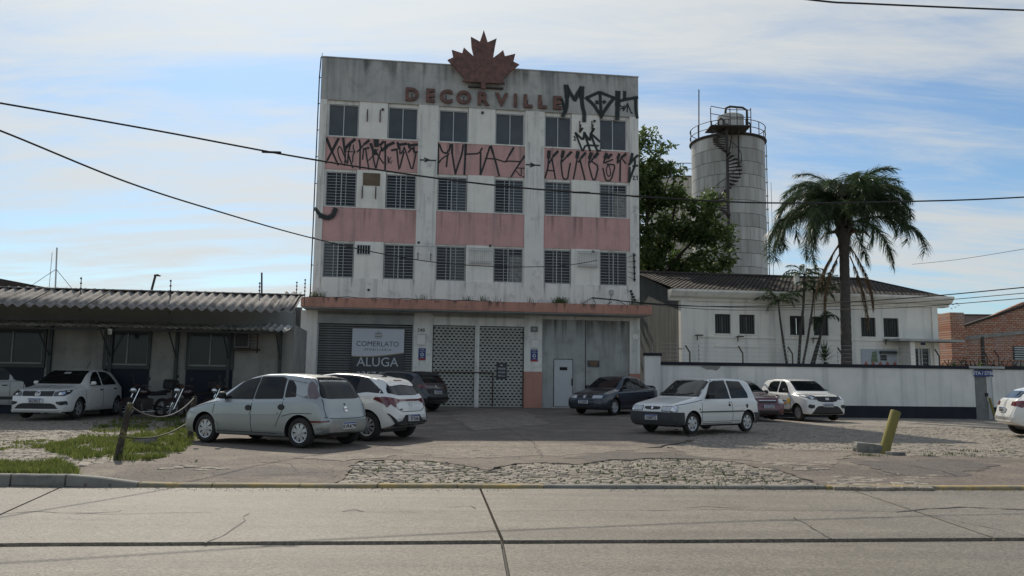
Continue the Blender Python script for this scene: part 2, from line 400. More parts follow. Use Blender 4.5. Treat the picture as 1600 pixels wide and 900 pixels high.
# thin worn spot where stones start to show through the asphalt
def ptin(q, p):
    c = False; j = len(p)-1
    for i in range(len(p)):
        if (p[i][1] > q[1]) != (p[j][1] > q[1]) and q[0] < (p[j][0]-p[i][0])*(q[1]-p[i][1])/(p[j][1]-p[i][1])+p[i][0]: c = not c
        j = i
    return c
def stone(mb, x, y, a, lx, ly, z, h):
    ca, sa = cos(a), sin(a); hx, hy = lx/2, ly/2; b = len(mb.v); tx, ty = random.uniform(-.004,.004), random.uniform(-.004,.004)
    jit = [(random.uniform(-.05,.05)*lx, random.uniform(-.06,.06)*ly) for _ in range(4)]
    for s, zz in ((1.0, z-.05), (.98, z+h*.55), (.80, z+h)):
        for (px, py), (jx, jy) in zip(((-hx,-hy),(hx,-hy),(hx,hy),(-hx,hy)), jit):
            X, Y = px*s+jx, py*s+jy
            mb.v.append((x+X*ca-Y*sa, y+X*sa+Y*ca, zz + (tx*px/hx+ty*py/hy if zz > z else 0)))
    for r in (0, 4):
        for k in range(4): mb.f.append((b+r+k, b+r+(k+1)%4, b+r+4+(k+1)%4, b+r+4+k)); mb.m.append(0)
    mb.f.append((b+8, b+9, b+10, b+11)); mb.m.append(0)
def lay(poly, lx, ly, a, zoff, skip=0.0, jit=.08, h=.03, avoid=None):
    out = []; xs = [p[0] for p in poly]; ys = [p[1] for p in poly]
    cx, cy = sum(xs)/len(xs), sum(ys)/len(ys); R = max(max(xs)-min(xs), max(ys)-min(ys)); ca, sa = cos(a), sin(a)
    r = 0; v = -R
    while v < R:
        u = -R + random.random()*lx
        while u < R:
            l = lx*random.uniform(.75, 1.3); x = cx+(u+l/2)*ca-v*sa; y = cy+(u+l/2)*sa+v*ca
            if ptin((x, y), poly) and random.random() > skip and not (avoid and avoid(x, y)):
                out.append((x+random.uniform(-1,1)*jit*.08, y+random.uniform(-1,1)*jit*.08, a+random.uniform(-jit,jit)*.6, l*.90, ly*random.uniform(.84,.92), gz(x,y)+zoff+random.uniform(-.003,.003), h))
            u += l
        v += ly
    return out
# --- front patch: stones one by one
fp = front + [(front[-1][0], kerbY(front[-1][0])+.05), (-2.2, kerbY(-2.2)+.05)]
jm = sheet_mesh(fp, [], .5, -.024, 0); jm.build('cobble_joint_sand', M['soil'], kind='structure')
cob = empty('cobble_paving', (0, kerbY(0)+.6, 0), kind='structure')
off = Vector(cob.location)
st = lay(fp, .165, .11, .075, -.026, .03, .05, .016)
st.sort(key=lambda s: (s[0]-.6)**2*.15+s[1]**2)
for i, s in enumerate(st[:290]):
    mb = MB(); stone(mb, 0, 0, s[2], s[3], s[4], 0, s[6])
    mb.build('cobblestone', M['cobble'], cob, loc=Vector((s[0], s[1], s[5]))-off)
mb = MB()
for s in st[290:]: stone(mb, s[0]-off.x, s[1]-off.y, s[2], s[3], s[4], s[5]-off.z, s[6])
# a few stones showing through the worn spot
for (px, py) in [(728,706),(742,709),(758,707),(770,712),(752,714),(782,703),(735,715),(765,716),(745,704),(776,708)]+[(1300+random.random()*160, 738+random.random()*18) for _ in range(46)]+[(1180+random.random()*110, 720+random.random()*14) for _ in range(26)]+[(250+random.random()*110, 726+random.random()*8) for _ in range(12)]:
    g = G(px, py, 0)
    stone(mb, g.x-off.x, g.y-off.y, random.uniform(-.4,.4), .2, .13, gz(g.x, g.y)-.012, .02)
if mb.f: mb.build('cobble_edge', M['cobble'], cob, kind='stuff')
# --- left yard
leftpoly = [(-24, 12.6), (-12, kerbY(-12)+.12), (-6.5, kerbY(-6.5)+.1)] + W2(lefte[1:], 0) + [(-7.5, 23.5), (-24, 23.5)]
mb = MB()
for s in lay(leftpoly, .20, .15, .12, -.048, .02, .10, .018): stone(mb, *s)
mb.build('yard_cobbles', M['cobble'], kind='stuff')
# --- right yard
rightpoly = [(4.3, 19.0)] + W2(rghte, 0) + [(22, 18.4), (22, 27), (4.9, 27)]
mb = MB()
for s in lay(rightpoly, .21, .15, .1, -.048, .01, .08, .018): stone(mb, *s)
mb.build('side_yard_cobbles', M['cobble'], kind='stuff')
far = sheet_mesh([(4.9, 26.9), (30, 26.9), (30, 34.5), (5.6, 34.5)], [], 1.0, -.025, .04)
far.build('far_yard_paving', M['cobble_far'], kind='structure')
far = sheet_mesh([(-26, 23.4), (-7.5, 23.4), (-7.9, 29), (-26, 27)], [], 1.0, -.028, .04)
far.build('shed_forecourt', M['cobble_far'], kind='structure')
# ---------------------------------------------------------------- road of concrete slabs
road = empty('road', (0, 8, RZ), kind='structure')
def slab(xa0, xb0, xa1, xb1, f0, f1, z):
    """quad slab: near edge y=f0(x) from xa0..xb0, far edge y=f1(x) from xa1..xb1"""
    mb = MB(); n = 14; m = 7; base = len(mb.v)
    for j in range(m+1):
        for i in range(n+1):
            t = i/n; u = j/m; x = (xa0*(1-t)+xb0*t)*(1-u)+(xa1*(1-t)+xb1*t)*u
            e = .012*noise.noise((x*2.3, j*3.1, z*40)) if j in (0, m) else 0
            y = f0(x)*(1-u)+f1(x)*u + e
            mb.v.append((x, y-8, z-RZ+.006*noise.noise((x*.7, y*.7, 3))))
    for j in range(m):
        for i in range(n):
            a = j*(n+1)+i; mb.f.append((a, a+1, a+n+2, a+n+1)); mb.m.append(0)
    # skirt
    rim = [i for i in range(n+1)] + [j*(n+1)+n for j in range(1, m+1)] + [m*(n+1)+i for i in range(n-1, -1, -1)] + [j*(n+1) for j in range(m-1, 0, -1)]
    b = len(mb.v); mb.v += [(mb.v[i][0], mb.v[i][1], -.12) for i in rim]; k = len(rim)
    for i in range(k): mb.f.append((rim[i], b+i, b+(i+1)%k, rim[(i+1)%k])); mb.m.append(0)
    return mb.build('concrete_slab', M['concrete_road'], road)
mb = MB(); mb.quad((-60,-20,-.05), (60,-20,-.05), (60, kerbY(60)-8+.1, -.05), (-60, kerbY(-60)-8+.1, -.05))
mb.build('road_bed', M['tar'], road)
kf = lambda x: kerbY(x)-.005
jf = lambda x: jointY(x)+.022; jn = lambda x: jointY(x)-.022
c = G(750, 766, RZ).x, G(785, 845, RZ).x; l_ = G(72, 768, RZ).x, G(-75, 845, RZ).x; r_ = G(1335, 768, RZ).x, G(1560, 845, RZ).x
gp = .014
xs_near = [l_[1]-4.2, l_[1], c[1], r_[1], r_[1]+5]; xs_far = [l_[0]-4.2, l_[0], c[0], r_[0], r_[0]+5]
xs_near = [-30]+xs_near+[30]; xs_far = [-30]+xs_far+[30]
for i in range(len(xs_near)-1): slab(xs_near[i]+gp, xs_near[i+1]-gp, xs_far[i]+gp, xs_far[i+1]-gp, jf, kf, RZ+.012)
m_ = G(785, 848, RZ-.02).x, G(800, 900, RZ-.02).x
k2 = lambda x: .5+.089*x
near0 = [-30, -12, m_[0]-7.4, m_[0], m_[0]+7.5, 14, 30]
near1 = [-30, -12, m_[0]-7.6, m_[1]+.25, m_[0]+8.1, 14, 30]
for i in range(6): slab(near1[i]+gp, near1[i+1]-gp, near0[i]+gp, near0[i+1]-gp, k2, jn, RZ-.012)
for f0, f1 in ((-7, .5), (-14.5, -7)):
    for i in range(6): slab(near0[i]+gp, near0[i+1]-gp, near0[i]+gp, near0[i+1]-gp, (lambda x, f0=f0: f0+.089*x), (lambda x, f1=f1: f1-.02+.089*x), RZ-.012)
# tar seams and cracks lying in the slabs
def crack(pts, w, name='crack', z=RZ+.0165, seed=0, par=None, mat='tar'):
    P = [G(x, y, z) for x, y in pts]; mb = MB(); L = []
    for a, b in zip(P, P[1:]):
        k = max(2, int((b-a).length/.06))
        for j in range(k): L.append(a.lerp(b, j/k))
    L.append(P[-1])
    prev = None
    for i, p in enumerate(L):
        q = L[min(i+1, len(L)-1)]-L[max(i-1, 0)]; nrm = Vector((-q.y, q.x, 0)).normalized()
        ww = w*max(.15, .7+.9*noise.noise((p.x*5, p.y*5, seed))); p = p+nrm*.03*noise.noise((p.x*4, p.y*4, seed+5))
        a, b = p-nrm*ww/2, p+nrm*ww/2
        if prev: mb.quad(Vector(prev[0])-road.location, a-road.location, b-road.location, Vector(prev[1])-road.location)
        prev = (a, b)
    mb.build(name, M[mat], road)
crack([(0,803),(50,799),(100,801),(150,801),(185,799),(190,797)], .022)
crack([(110,803),(180,803),(260,801),(330,800)], .012, seed=3)
crack([(320,848),(345,838),(372,822),(383,814),(380,808),(389,802)], .02, seed=4)
crack([(535,799),(555,796),(570,799)], .03, seed=6); crack([(500,800),(640,799),(760,799)], .010, seed=7)
crack([(770,799),(900,797),(1060,798)], .008, seed=8)
crack([(1000,798),(1100,796),(1250,797),(1400,799)], .014, seed=9)
crack([(1070,793),(1100,791),(1155,794)], .06, seed=10, mat='concrete_road')
crack([(1400,800),(1450,795),(1510,792),(1600,796)], .05, seed=11)
crack([(1240,808),(1262,820),(1285,835),(1300,842)], .015, seed=12)
crack([(1430,800),(1500,815),(1600,836)], .010, seed=13)
crack([(700,792),(735,790),(745,794)], .02, seed=14)
# ---------------------------------------------------------------- kerb stones
kerb = empty('kerb', (0, 10.8, RZ), kind='structure')
def kh(x):                                    # kerb top above the road
    return .165 - .105*ss(-5.75, -4.6, x) + .012*noise.noise((x*.9, 2, 0))
x = -16.0; i = 0
while x < 22:
    l = random.uniform(.85, 1.15)
    if x < -5.8 and x+l > -5.7: l = -5.72-x
    if l < .25: x += l; continue
    if 2.55 < x < 3.3: x += l; continue      # a missing stretch of kerb
    mb = MB(); j0, j1 = random.uniform(-.015,.015), random.uniform(-.015,.015); w = .13
    pts = []
    for xx, j in ((x+.008, j0), ((x+x+l)/2, (j0+j1)/2), (x+l-.008, j1)):
        y = kerbY(xx)+j; t = kh(xx)
        pts.append([(xx, y-.0-10.8, -.06), (xx, y+.012-10.8, t-.012), (xx, y+.03-10.8, t), (xx, y+w-10.8, t), (xx, y+w-10.8, -.06)])
    for a, b in zip(pts, pts[1:]):
        for k in range(5): mb.quad(a[k], b[k], b[(k+1)%5], a[(k+1)%5])
    mb.add(pts[0], [(0,1,2,3,4)]); mb.add(pts[-1], [(4,3,2,1,0)])
    bm_ = mb.build('kerb_stone', M['kerb_yellow'] if (-4.95 < x < .1 or x > 3.2) and random.random() < .92 else M['kerb'], kerb)
    x += l; i += 1
# ---------------------------------------------------------------- wear on the forecourt: patches, cracks, grit
ASP = [o for o in COL.objects if o.name == 'asphalt_forecourt'][0]
M['patch'] = noisy('repair_patch', (.13,.112,.098), (.10,.088,.078), 1.2, c3=(.17,.145,.12), sc3=4, thr=(.5,.7), bump=.8, bscale=70, speck=50, spec=.25)
M['patch2'] = noisy('worn_pale_patch', (.25,.21,.17), (.19,.16,.13), 1.5, c3=(.13,.11,.095), sc3=4, thr=(.45,.65), bump=.9, bscale=40, speck=30, spec=.25)
for k, (pts, mt) in enumerate((([(330,735),(420,728),(520,735),(515,744),(400,745),(310,742)],'patch'),([(600,700),(760,690),(900,694),(1000,702),(880,712),(700,716)],'patch2'),([(880,716),(960,706),(1100,708),(1150,718),(1020,716),(940,720)],'patch'),([(1330,722),(1480,718),(1560,726),(1500,742),(1400,740)],'patch'),([(1040,696),(1200,706),(1330,708),(1300,730),(1200,724),(1080,712)],'patch2'),([(700,655),(820,650),(860,668),(740,676)],'patch2'),([(460,716),(560,708),(620,712),(540,722)],'patch2'))):
    sheet_mesh(W2(pts, 0), [], .5, .003+.0008*k, .004, ragged=.13).build('asphalt_patch', M[mt], ASP)
def crack2(pts, w, seed):
    P = [G(x, y, 0) for x, y in pts]; L = []; mb = MB(); prev = None
    for a, b in zip(P, P[1:]):
        k = max(2, int((b-a).length/.07)); L += [a.lerp(b, j/k) for j in range(k)]
    for i, p in enumerate(L):
        q = L[min(i+1, len(L)-1)]-L[max(i-1, 0)]; nn = Vector((-q.y, q.x, 0)).normalized(); ww = w*max(.1, .7+noise.noise((p.x*5, p.y*5, seed))); p = p+nn*.09*noise.noise((p.x*3, p.y*3, seed))
        z = gz(p.x, p.y)+.0105; a, b = (p.x-nn.x*ww/2, p.y-nn.y*ww/2, z), (p.x+nn.x*ww/2, p.y+nn.y*ww/2, z)
        if prev: mb.quad(prev[0], a, b, prev[1])
        prev = (a, b)
    mb.build('crack', M['tar'], ASP)
for k, (pts, w) in enumerate((([(240,731),(330,728),(420,722),(560,728)],.03),([(330,742),(430,738),(520,734)],.02),([(600,705),(700,698),(820,700),(960,694)],.025),([(960,712),(1060,706),(1200,700)],.02),([(1320,716),(1440,730),(1500,742)],.022),([(1200,718),(1330,730),(1400,742)],.018),([(780,668),(830,690),(850,716)],.02),([(1480,720),(1600,724)],.03),([(400,712),(450,722),(470,738)],.018))): crack2(pts, w, k*3)
mb = MB(); RG = random.Random(5)
def bit(x, y, z, s):
    b = len(mb.v); a = RG.uniform(0, 6)
    for k in range(3): mb.v.append((x+s*cos(a+k*2.1)*RG.uniform(.6,1.2), y+s*sin(a+k*2.1)*RG.uniform(.6,1.2), z))
    mb.v.append((x, y, z+s*RG.uniform(.5,1))); mb.f += [(b,b+1,b+3),(b+1,b+2,b+3),(b+2,b,b+3)]; mb.m += [0]*3
for _ in range(2600):
    x = RG.uniform(-9, 10); y = kerbY(x)-abs(RG.gauss(0, .16))-.01; bit(x, y, RZ+.012, RG.uniform(.004,.012))
for _ in range(2600):
    x = RG.uniform(-9, 12); y = kerbY(x)+.15+RG.random()**1.5*6
    if noise.noise((x*.8, y*.8, 2)) > -.05: bit(x, y, gz(x, y)+.004, RG.uniform(.004,.014))
for _ in range(1500):
    x = RG.uniform(-7, 9); y = RG.uniform(4, kerbY(x)); bit(x, y, RZ+(.012 if y > jointY(x) else -.012), RG.uniform(.002,.006))
mb.build('loose_grit', M['cobble'], kind='stuff')
# ---------------------------------------------------------------- grass
def blades(mb, x, y, n, rad, h, z=None):
    for _ in range(n):
        a = random.uniform(0, 2*pi); r = rad*sqrt(random.random()); px, py = x+r*cos(a), y+r*sin(a); zz = (gz(px, py)-.02) if z is None else z
        d = random.uniform(0, 2*pi); w = random.uniform(.006, .011); hh = h*random.uniform(.45, 1.2); l = hh*random.uniform(.1, .7); e = random.uniform(0, 2*pi)
        ux, uy = cos(d)*w, sin(d)*w; ex, ey = cos(e)*l, sin(e)*l
        b = len(mb.v)
        mb.v += [(px-ux,py-uy,zz),(px+ux,py+uy,zz),(px+ux*.7+ex*.4,py+uy*.7+ey*.4,zz+hh*.6),(px-ux*.7+ex*.4,py-uy*.7+ey*.4,zz+hh*.6),(px+ex,py+ey,zz+hh)]
        mb.f += [(b,b+1,b+2,b+3),(b+3,b+2,b+4)]; mb.m += [0,0]
gA = W2([(60,700),(130,682),(240,676),(290,664),(330,664),(300,690),(285,706),(240,720),(150,724),(110,712)])
gB = W2([(-60,745),(-60,728),(90,727),(118,736),(112,746)])
gC = W2([(-100,702),(-60,680),(60,684),(100,692),(60,700),(0,706)])
gD = W2([(120,666),(300,650),(340,660),(250,674),(150,676)])
mb = MB()
def scatter(mb, poly, n, h, thr=-.1):
    xs = [p[0] for p in poly]; ys = [p[1] for p in poly]; k = 0
    while k < n:
        k += 1
        x, y = random.uniform(min(xs), max(xs)), random.uniform(min(ys), max(ys))
        if ptin((x, y), poly) and noise.noise((x*1.3, y*1.3, 4))+.5*noise.noise((x*5, y*5, 2)) > thr: blades(mb, x, y, 7, .07, h*(1+.5*noise.noise((x*2, y*2, 8))))
scatter(mb, gA, 6500, .10, -.08); scatter(mb, gB, 2200, .13, -.45); scatter(mb, gC, 1500, .05, .12); scatter(mb, gD, 1500, .09, .05)
mb.build('grass', M['grass'], kind='stuff')
mb = MB()
for _ in range(900):                          # weeds in the joints of the front cobbles
    s = random.choice(st)
    if noise.noise((s[0]*1.1, s[1]*2, 7)) > .0: blades(mb, s[0]+random.choice((-1,1))*s[3]*.52, s[1]+random.uniform(-.07,.07), 5, .035, .045, gz(s[0], s[1])-.03)
for px, py in ((965//1, 0),):
    pass
for (px, py, n) in ((278,704,30),(256,706,20),(300,722,8),(1352,712,50),(1368,713,30),(1450,712,20),(1120,752,14),(1530,714,20)):
    g = G(px, py, 0); blades(mb, g.x, g.y, n, .14, .07)
for _ in range(500):
    px, py = random.uniform(1010,1600), random.uniform(700,716); g = G(px, py, 0)
    if noise.noise((g.x*1.2, g.y*1.2, 3)) > .15: blades(mb, g.x, g.y, 4, .05, .04)
mb.build('weed_tufts', M['weed'], kind='stuff')
# ================================================================ main building
B = empty('commercial_building', FO, FA, 'four storey white building with pink spandrels, graffiti and a maple leaf sign', 'building')
WD, HT, DP = 14.45, 15.52, 14.0
def bb(name, mat, boxes, par=None, **k):
    mb = MB()
    for b in boxes: mb.box(*b)
    return mb.build(name, M[mat] if isinstance(mat, str) else mat, par or B, **k)
# shell: side, rear and roof
bb('side_wall', 'white', [(0, .2, .3, DP, 0, HT-.01)]); bb('side_wall', 'white', [(WD-.2, WD, .3, DP, 0, HT-.01)])
bb('rear_wall', 'white', [(.2, WD-.2, DP-.2, DP, 0, HT-.02)]); bb('roof_slab', 'soffit', [(.2, WD-.2, .3, DP-.2, HT-.9, HT-.7)])
# front: parapet band above z 13.62, base band under 5.75, piers between
ZT, ZB, CAN = 13.60, 5.69, 4.30
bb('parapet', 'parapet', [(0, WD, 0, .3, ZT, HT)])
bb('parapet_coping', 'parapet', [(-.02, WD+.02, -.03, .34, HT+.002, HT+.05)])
bb('lower_band', 'white', [(0, WD, 0, .3, CAN-.2, ZB)])
PIERS = [(0, .3), (4.33, 5.2), (9.15, 10.03), (14.03, WD)]
for a, b in PIERS: bb('pier', 'white', [(a, b, .0, .3, ZB, ZT)])
BAYS = [(.3, 4.33), (5.2, 9.15), (10.03, 14.03)]
WIN = [((.38, 1.68), (2.98, 4.28)), ((5.25, 6.54), (7.80, 9.10)), ((10.07, 11.28), (12.63, 13.90))]
ROWS = [(11.99, 13.44, 'top'), (8.83, 10.37, 'mid'), (5.70, 7.24, 'low')]
SP = [(10.49, 11.93, 'pink'), (7.31, 8.79, 'pink')]
for bi, (a, b) in enumerate(BAYS):
    for z0, z1, m in SP: bb('spandrel', m, [(a, b, .06, .3, z0, z1)])
    (w0, w1), (w2, w3) = WIN[bi]
    for z0, z1, nm in ROWS:
        hi = {'top': ZT, 'mid': 10.49, 'low': 7.31}[nm]; lo = {'top': 11.93, 'mid': 8.79, 'low': ZB}[nm]
        bb('wall_panel', 'white_clean', [(w1+.02, w2-.02, .04, .3, lo, hi)])
        for (p, q) in ((a, w0), (w3, b)):
            if q-p > .02: bb('window_jamb', 'white', [(p, q, .10, .3, lo, hi)])
        for (p, q) in ((w0, w1), (w2, w3)):
            bb('window_sill', 'white', [(p-.02, q+.02, .035, .3, lo, z0)])
            bb('window_head', 'white', [(p, q, .10, .3, z1, hi)])
            # the window itself
            f = .035; mid = (p+q)/2 + random.uniform(-.03,.03)
            wf = MB()
            wf.box(p, q, .15, .20, z0, z0+f); wf.box(p, q, .15, .20, z1-f, z1); wf.box(p, p+f, .15, .20, z0+f, z1-f); wf.box(q-f, q, .15, .20, z0+f, z1-f)
            wf.box(mid-f/2, mid+f/2, .145, .20, z0+f, z1-f)
            w = wf.build('window', M['frame'], B)
            wi = bi*2+(0 if p == w0 else 1); style = {('top',5):'gg',('mid',4):'gm',('mid',5):'mc',('mid',2):'dg',('mid',3):'dm',('low',3):'dc',('low',2):'dm'}.get((nm, wi), 'gg' if nm == 'top' else random.choice(('dd','dd','dm','md')))
            for (c, d), sty in zip(((p+f, mid-f/2), (mid+f/2, q-f)), style):
                g = MB(); g.box(c, d, .19, .195, z0+f, z1-f); pn = g.build('pane', M[{'d':'glass','g':'glass_mid','m':'glass_mid','c':'glass'}[sty]], w)
                if sty == 'c': g = MB(); g.box(c+.05, d, .175, .185, z0+f+.05, z0+(z1-z0)*.78); g.build('curtain', M['curtain'], w)
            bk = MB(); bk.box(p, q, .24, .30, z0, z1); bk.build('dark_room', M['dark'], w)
            if nm != 'top':
                g = MB(); y = .085
                for k in range(4):
                    xx = p+.02+(q-p-.04)*k/3; g.box(xx-.012, xx+.012, y, y+.02, z0+.02, z1-.02)
                for k in range(12):
                    zz = z0+.05+(z1-z0-.1)*k/11; g.box(p+.02, q-.02, y-.01, y, zz-.007, zz+.007)
                g.build('security_grille', M['bars'], w)
# fixtures on the panels: brackets, AC opening, cages
def FP(x, y, dy=0): return F(x, y, dy)
def on(px, py, w, h, d, name, mat, y=.04, **k):
    u, z = F(px, py); return bb(name, mat, [(u-w/2, u+w/2, y-d, y, z-h/2, z+h/2)], **k)
def bracket(px, py):
    u, z = F(px, py); mb = MB(); mb.box(u-.02, u+.02, -.0, .04, z-.28, z+.28); mb.tube([(u, 0, z-.25), (u, -.25, z-.02)], .015, 5); mb.box(u-.02,u+.02,-.28,0,z-.02,z+.02)
    mb.build('wall_bracket', M['rust'], B)
for p in [(574,180),(594,181),(906,198),(925,198),(566,300),(587,301),(653,397),(673,398)]: bracket(*p)
for p in [(598,171),(754,176),(929,189),(654,379),(766,384),(927,393),(576,453)]: on(*p, .10, .09, .07, 'flood_lamp', 'black')
on(580.5, 280, .74, .56, .03, 'boarded_vent', 'brownpanel')
u, z = F(568, 390); bb('vent_window', 'frame', [(u-.3, u+.3, 0, .04, z-.22, z-.19), (u-.3, u+.3, 0, .04, z+.19, z+.22), (u-.3, u-.27, 0, .04, z-.19, z+.19), (u+.27, u+.3, 0, .04, z-.19, z+.19)]+[(u-.27+.108*k-.01, u-.27+.108*k+.01, .005, .03, z-.19, z+.19) for k in range(1, 5)])
bb('vent_window', 'dark', [(u-.27, u+.27, .025, .038, z-.19, z+.19)])
for (x0, y0, x1, y1) in [(733,388,768,413),(902,393,934,418)]:
    a, zt = F(x0, y0); c_, zb = F(x1, y1); mb = MB()
    for k in range(13): xx = a+(c_-a)*k/12; mb.tube([(xx, .03, zb), (xx, -.12, zb), (xx, -.12, zt), (xx, .03, zt)], .009, 4)
    for zz in (zb, zb+.1, zt-.1, zt): mb.box(a, c_, -.13, -.11, zz-.01, zz+.01)
    mb.build('air_conditioner_cage', M['bars'], B)
    bb('air_conditioner_panel', 'white_clean', [(a+.05, c_-.05, -.01, .04, zb+.05, zt-.05)])
# stringy metal strips beside the low windows
for p, q in ((4.33, 5.2),):
    bb('metal_strip', 'bars', [(p, q, -.01, 0, 7.16, 7.2)])
# drain pipes and cable on the corners
mb = MB(); mb.tube([(-.09, .1, 4.6), (-.09, .1, HT-.9), (-.05, .1, HT+.05)], .028, 6); 
for k in range(9): mb.box(-.12, 0, .08, .12, 5+k*1.2, 5.03+k*1.2)
mb.tube([(-.02,.05,HT),(.0,.05,HT+.22)], .012, 5); mb.build('drain_pipe', M['steel'], B)
mb = MB(); u, z = F(990, 408); mb.tube([(u, -.04, 7.2), (u+.02, -.07, 5.9)], .03, 6)
for k in range(5): mb.cbox((u+.01, -.09, 7.1-k*.28), (.09, .1, .07)); mb.tube([(u+.01,-.08,7.1-k*.28), (u-.28, -.02, 7.0-k*.22)], .008, 4)
for k in range(4): mb.cbox((u-.15+.06*k, -.06, 5.45-k*.13), (.09, .1, .09)); mb.tube([(u-.15+.06*k,-.06,5.45-k*.13),(u-.1,-.05,4.8)], .008, 4)
mb.build('insulator_rack', M['cable'], B)
on(955, 457, .17, .22, .12, 'meter_box', 'soffit', y=0)
mb = MB(); mb.tube([(F(955,460)[0], -.05, F(955,462)[1]), (F(950,475)[0], -.05, 4.75)], .012, 5)
for a_, b_ in (((925,465),(905,478)),((925,465),(932,480)),((925,465),(965,469)),((965,469),(978,478)),((940,480),(955,472))):
    mb.tube([(F(*a_)[0], -.08, F(*a_)[1]), (F(*b_)[0], -.1, F(*b_)[1])], .014, 5)
mb.build('wall_cable', M['cable'], B)
# ---- canopy
bb('canopy', 'terra', [(-.30, WD+.18, -1.25, 0, CAN, CAN+.40)])
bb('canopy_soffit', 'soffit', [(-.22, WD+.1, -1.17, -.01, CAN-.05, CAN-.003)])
mb = MB(); mb.tube([(u_*1.0, -1.1+.06*sin(u_*3), CAN+.43+.02*sin(u_*5)) for u_ in [k*.4 for k in range(0, 20)]], .016, 5); mb.build('loose_cable', M['cable'], B)
mb = MB()
for (px, n) in ((490,50),(500,30),(662,10),(660,20),(732,30),(757,40),(780,10),(868,20),(875,150),(880,120),(912,10),(990,30),(1003,40),(833,16)):
    u = F(px, 470, -1.0)[0]
    for _ in range(n):
        x = u+random.gauss(0,.12); y = random.uniform(-1.15,-.2); h = random.uniform(.1,.34); dx = random.uniform(-.12,.12)
        mb.quad((x-.008,y,CAN+.4),(x+.008,y,CAN+.4),(x+dx+.004,y,CAN+.4+h),(x+dx-.004,y,CAN+.4+h))
mb.build('canopy_weeds', M['weed'], B, kind='stuff')
# ---- ground floor
bb('ground_pier', 'white', [(-.42, .27, -.02, .3, 0, CAN-.05)])
bb('ground_pier', 'white', [(4.36, 5.18, -.02, .3, 0, CAN-.05)])
bb('ground_pier', 'white', [(9.2, 9.99, -.02, .3, 1.78, CAN-.05)])
bb('ground_pier', 'white', [(13.98, WD, -.02, .3, 1.75, CAN-.05)])
bb('pier_base', 'terra', [(9.195, 9.995, -.026, .3, 0, 1.777)]); bb('pier_base', 'terra', [(13.975, WD+.004, -.026, .3, 0, 1.747)])
bb('pier_base', 'terra', [(4.355, 5.185, -.027, -.021, 0, 1.7)])
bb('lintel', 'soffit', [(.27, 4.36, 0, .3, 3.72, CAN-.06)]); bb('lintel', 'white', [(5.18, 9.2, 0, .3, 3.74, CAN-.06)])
# roller shutter on the left, slat by slat
sh = MB(); sh.box(.27, 4.36, .2, .28, 0, 3.72); sh = sh.build('roller_shutter', M['dark'], B)
sm = None
for k in range(33):
    z = .25+k*.105
    if sm is None:
        q = MB(); q.prism([(.0, 0), (-.03, .02), (-.03, .065), (0, .085)], .31, 4.32, 'x'); sm = q.build('slat', M['shutter'], sh); sm.location = (0, .17, z)
    else: inst('slat', sm, sh, (0, .17, z))
bb('shutter_guide', 'frame', [(.27, .32, .1, .18, .2, 3.72)]); bb('shutter_guide', 'frame', [(4.31, 4.36, .1, .18, .2, 3.72)])
# perforated double shutter
for (a, b) in ((5.20, 7.02), (7.22, 9.18)):
    t = MB(); t.box(a, b, .2, .26, 0, 3.74); t = t.build('lattice_shutter', M['dark'], B)
    rows = 28; ph = 3.42/rows; L1 = MB(); cw = .19
    for r in range(rows+1):
        z = .26+r*ph; L1.box(a+.02, b-.02, .10, .125, z-.034, z+.03)
        if r < rows:
            x = a+.02 + (cw/2 if r % 2 else 0)
            while x < b-.05: L1.box(x, min(x+cw*.44, b-.02), .108, .122, z+.03, z+ph-.034); x += cw
    L1.build('perforated_curtain', M['lattice'], t)
bb('shutter_post', 'white', [(7.02, 7.22, .0, .2, .2, 3.74)])
mb = MB(); mb.box(5.22, 7.85, -.03, 0, 1.68, 1.73); mb.box(5.22, 5.27, -.03, 0, .25, 1.68); mb.box(7.8, 7.85, -.03, 0, .25, 1.68); mb.build('locking_bar', M['rust'], B)
# metal sliding door with a wicket
SD = MB(); SD.box(10.01, 11.97, .10, .16, .22, CAN-.06); SD.box(11.99, 13.96, .12, .18, .22, CAN-.06); SD.box(10.0,13.97,.18,.3,0,CAN-.06)
SD = SD.build('sliding_door', M['metaldoor'], B)
bb('door_seam', 'steel', [(11.955, 11.985, .085, .10, .25, CAN-.1)], SD)
bb('door_rail', 'steel', [(10.0, 13.98, .05, .1, CAN-.14, CAN-.09)], SD)
WK = bb('wicket_door', 'doorleaf', [(10.56, 11.38, .075, .10, .3, 2.33)], SD)
bb('door_gap', 'dark', [(10.53, 10.56, .09, .10, .27, 2.36), (11.38, 11.41, .09, .10, .27, 2.36), (10.56, 11.38, .09, .10, 2.33, 2.36)], SD)
bb('door_peephole', 'dark', [(10.80, 11.15, .07, .075, 1.86, 2.0)], SD); bb('door_handle', 'steel', [(11.33, 11.37, .04, .075, 1.2, 1.5)], SD)
bb('floor_step', 'soffit', [(9.99, 13.98, -.1, .1, .0, .235)], SD)
# signs ----------------------------------------------------------------
u0, z0 = F(551, 513); u1, _ = F(632, 514)
SG = empty('letting_board', FO+FU*u0, FA, 'white and black letting board reading ALUGA hung on the dark shutter', 'sign')
w = u1-u0; yb = -.03
mb = MB(); mb.box(0, w, yb, yb+.03, 1.35, z0); mb.build('board', M['signdark'], SG)
cp = [(0, z0-.002), (w, z0-.002)] + [(w*(1-t), z0-1.00-.18*sin(pi*min(1, t*1.0)*.62)) for t in [k/12 for k in range(13)]]
mb = MB(); mb.prism(cp, yb-.006, yb-.001); mb.build('white_panel', M['signwhite'], SG)
gp_ = cp[2:]; mb = MB()
for (a, b) in zip(gp_, gp_[1:]): mb.quad((a[0], yb-.004, a[1]-.035), (b[0], yb-.004, b[1]-.035), (b[0], yb-.0035, b[1]+.002), (a[0], yb-.0035, a[1]+.002))
mb.build('gold_edge', M['gold'], SG)
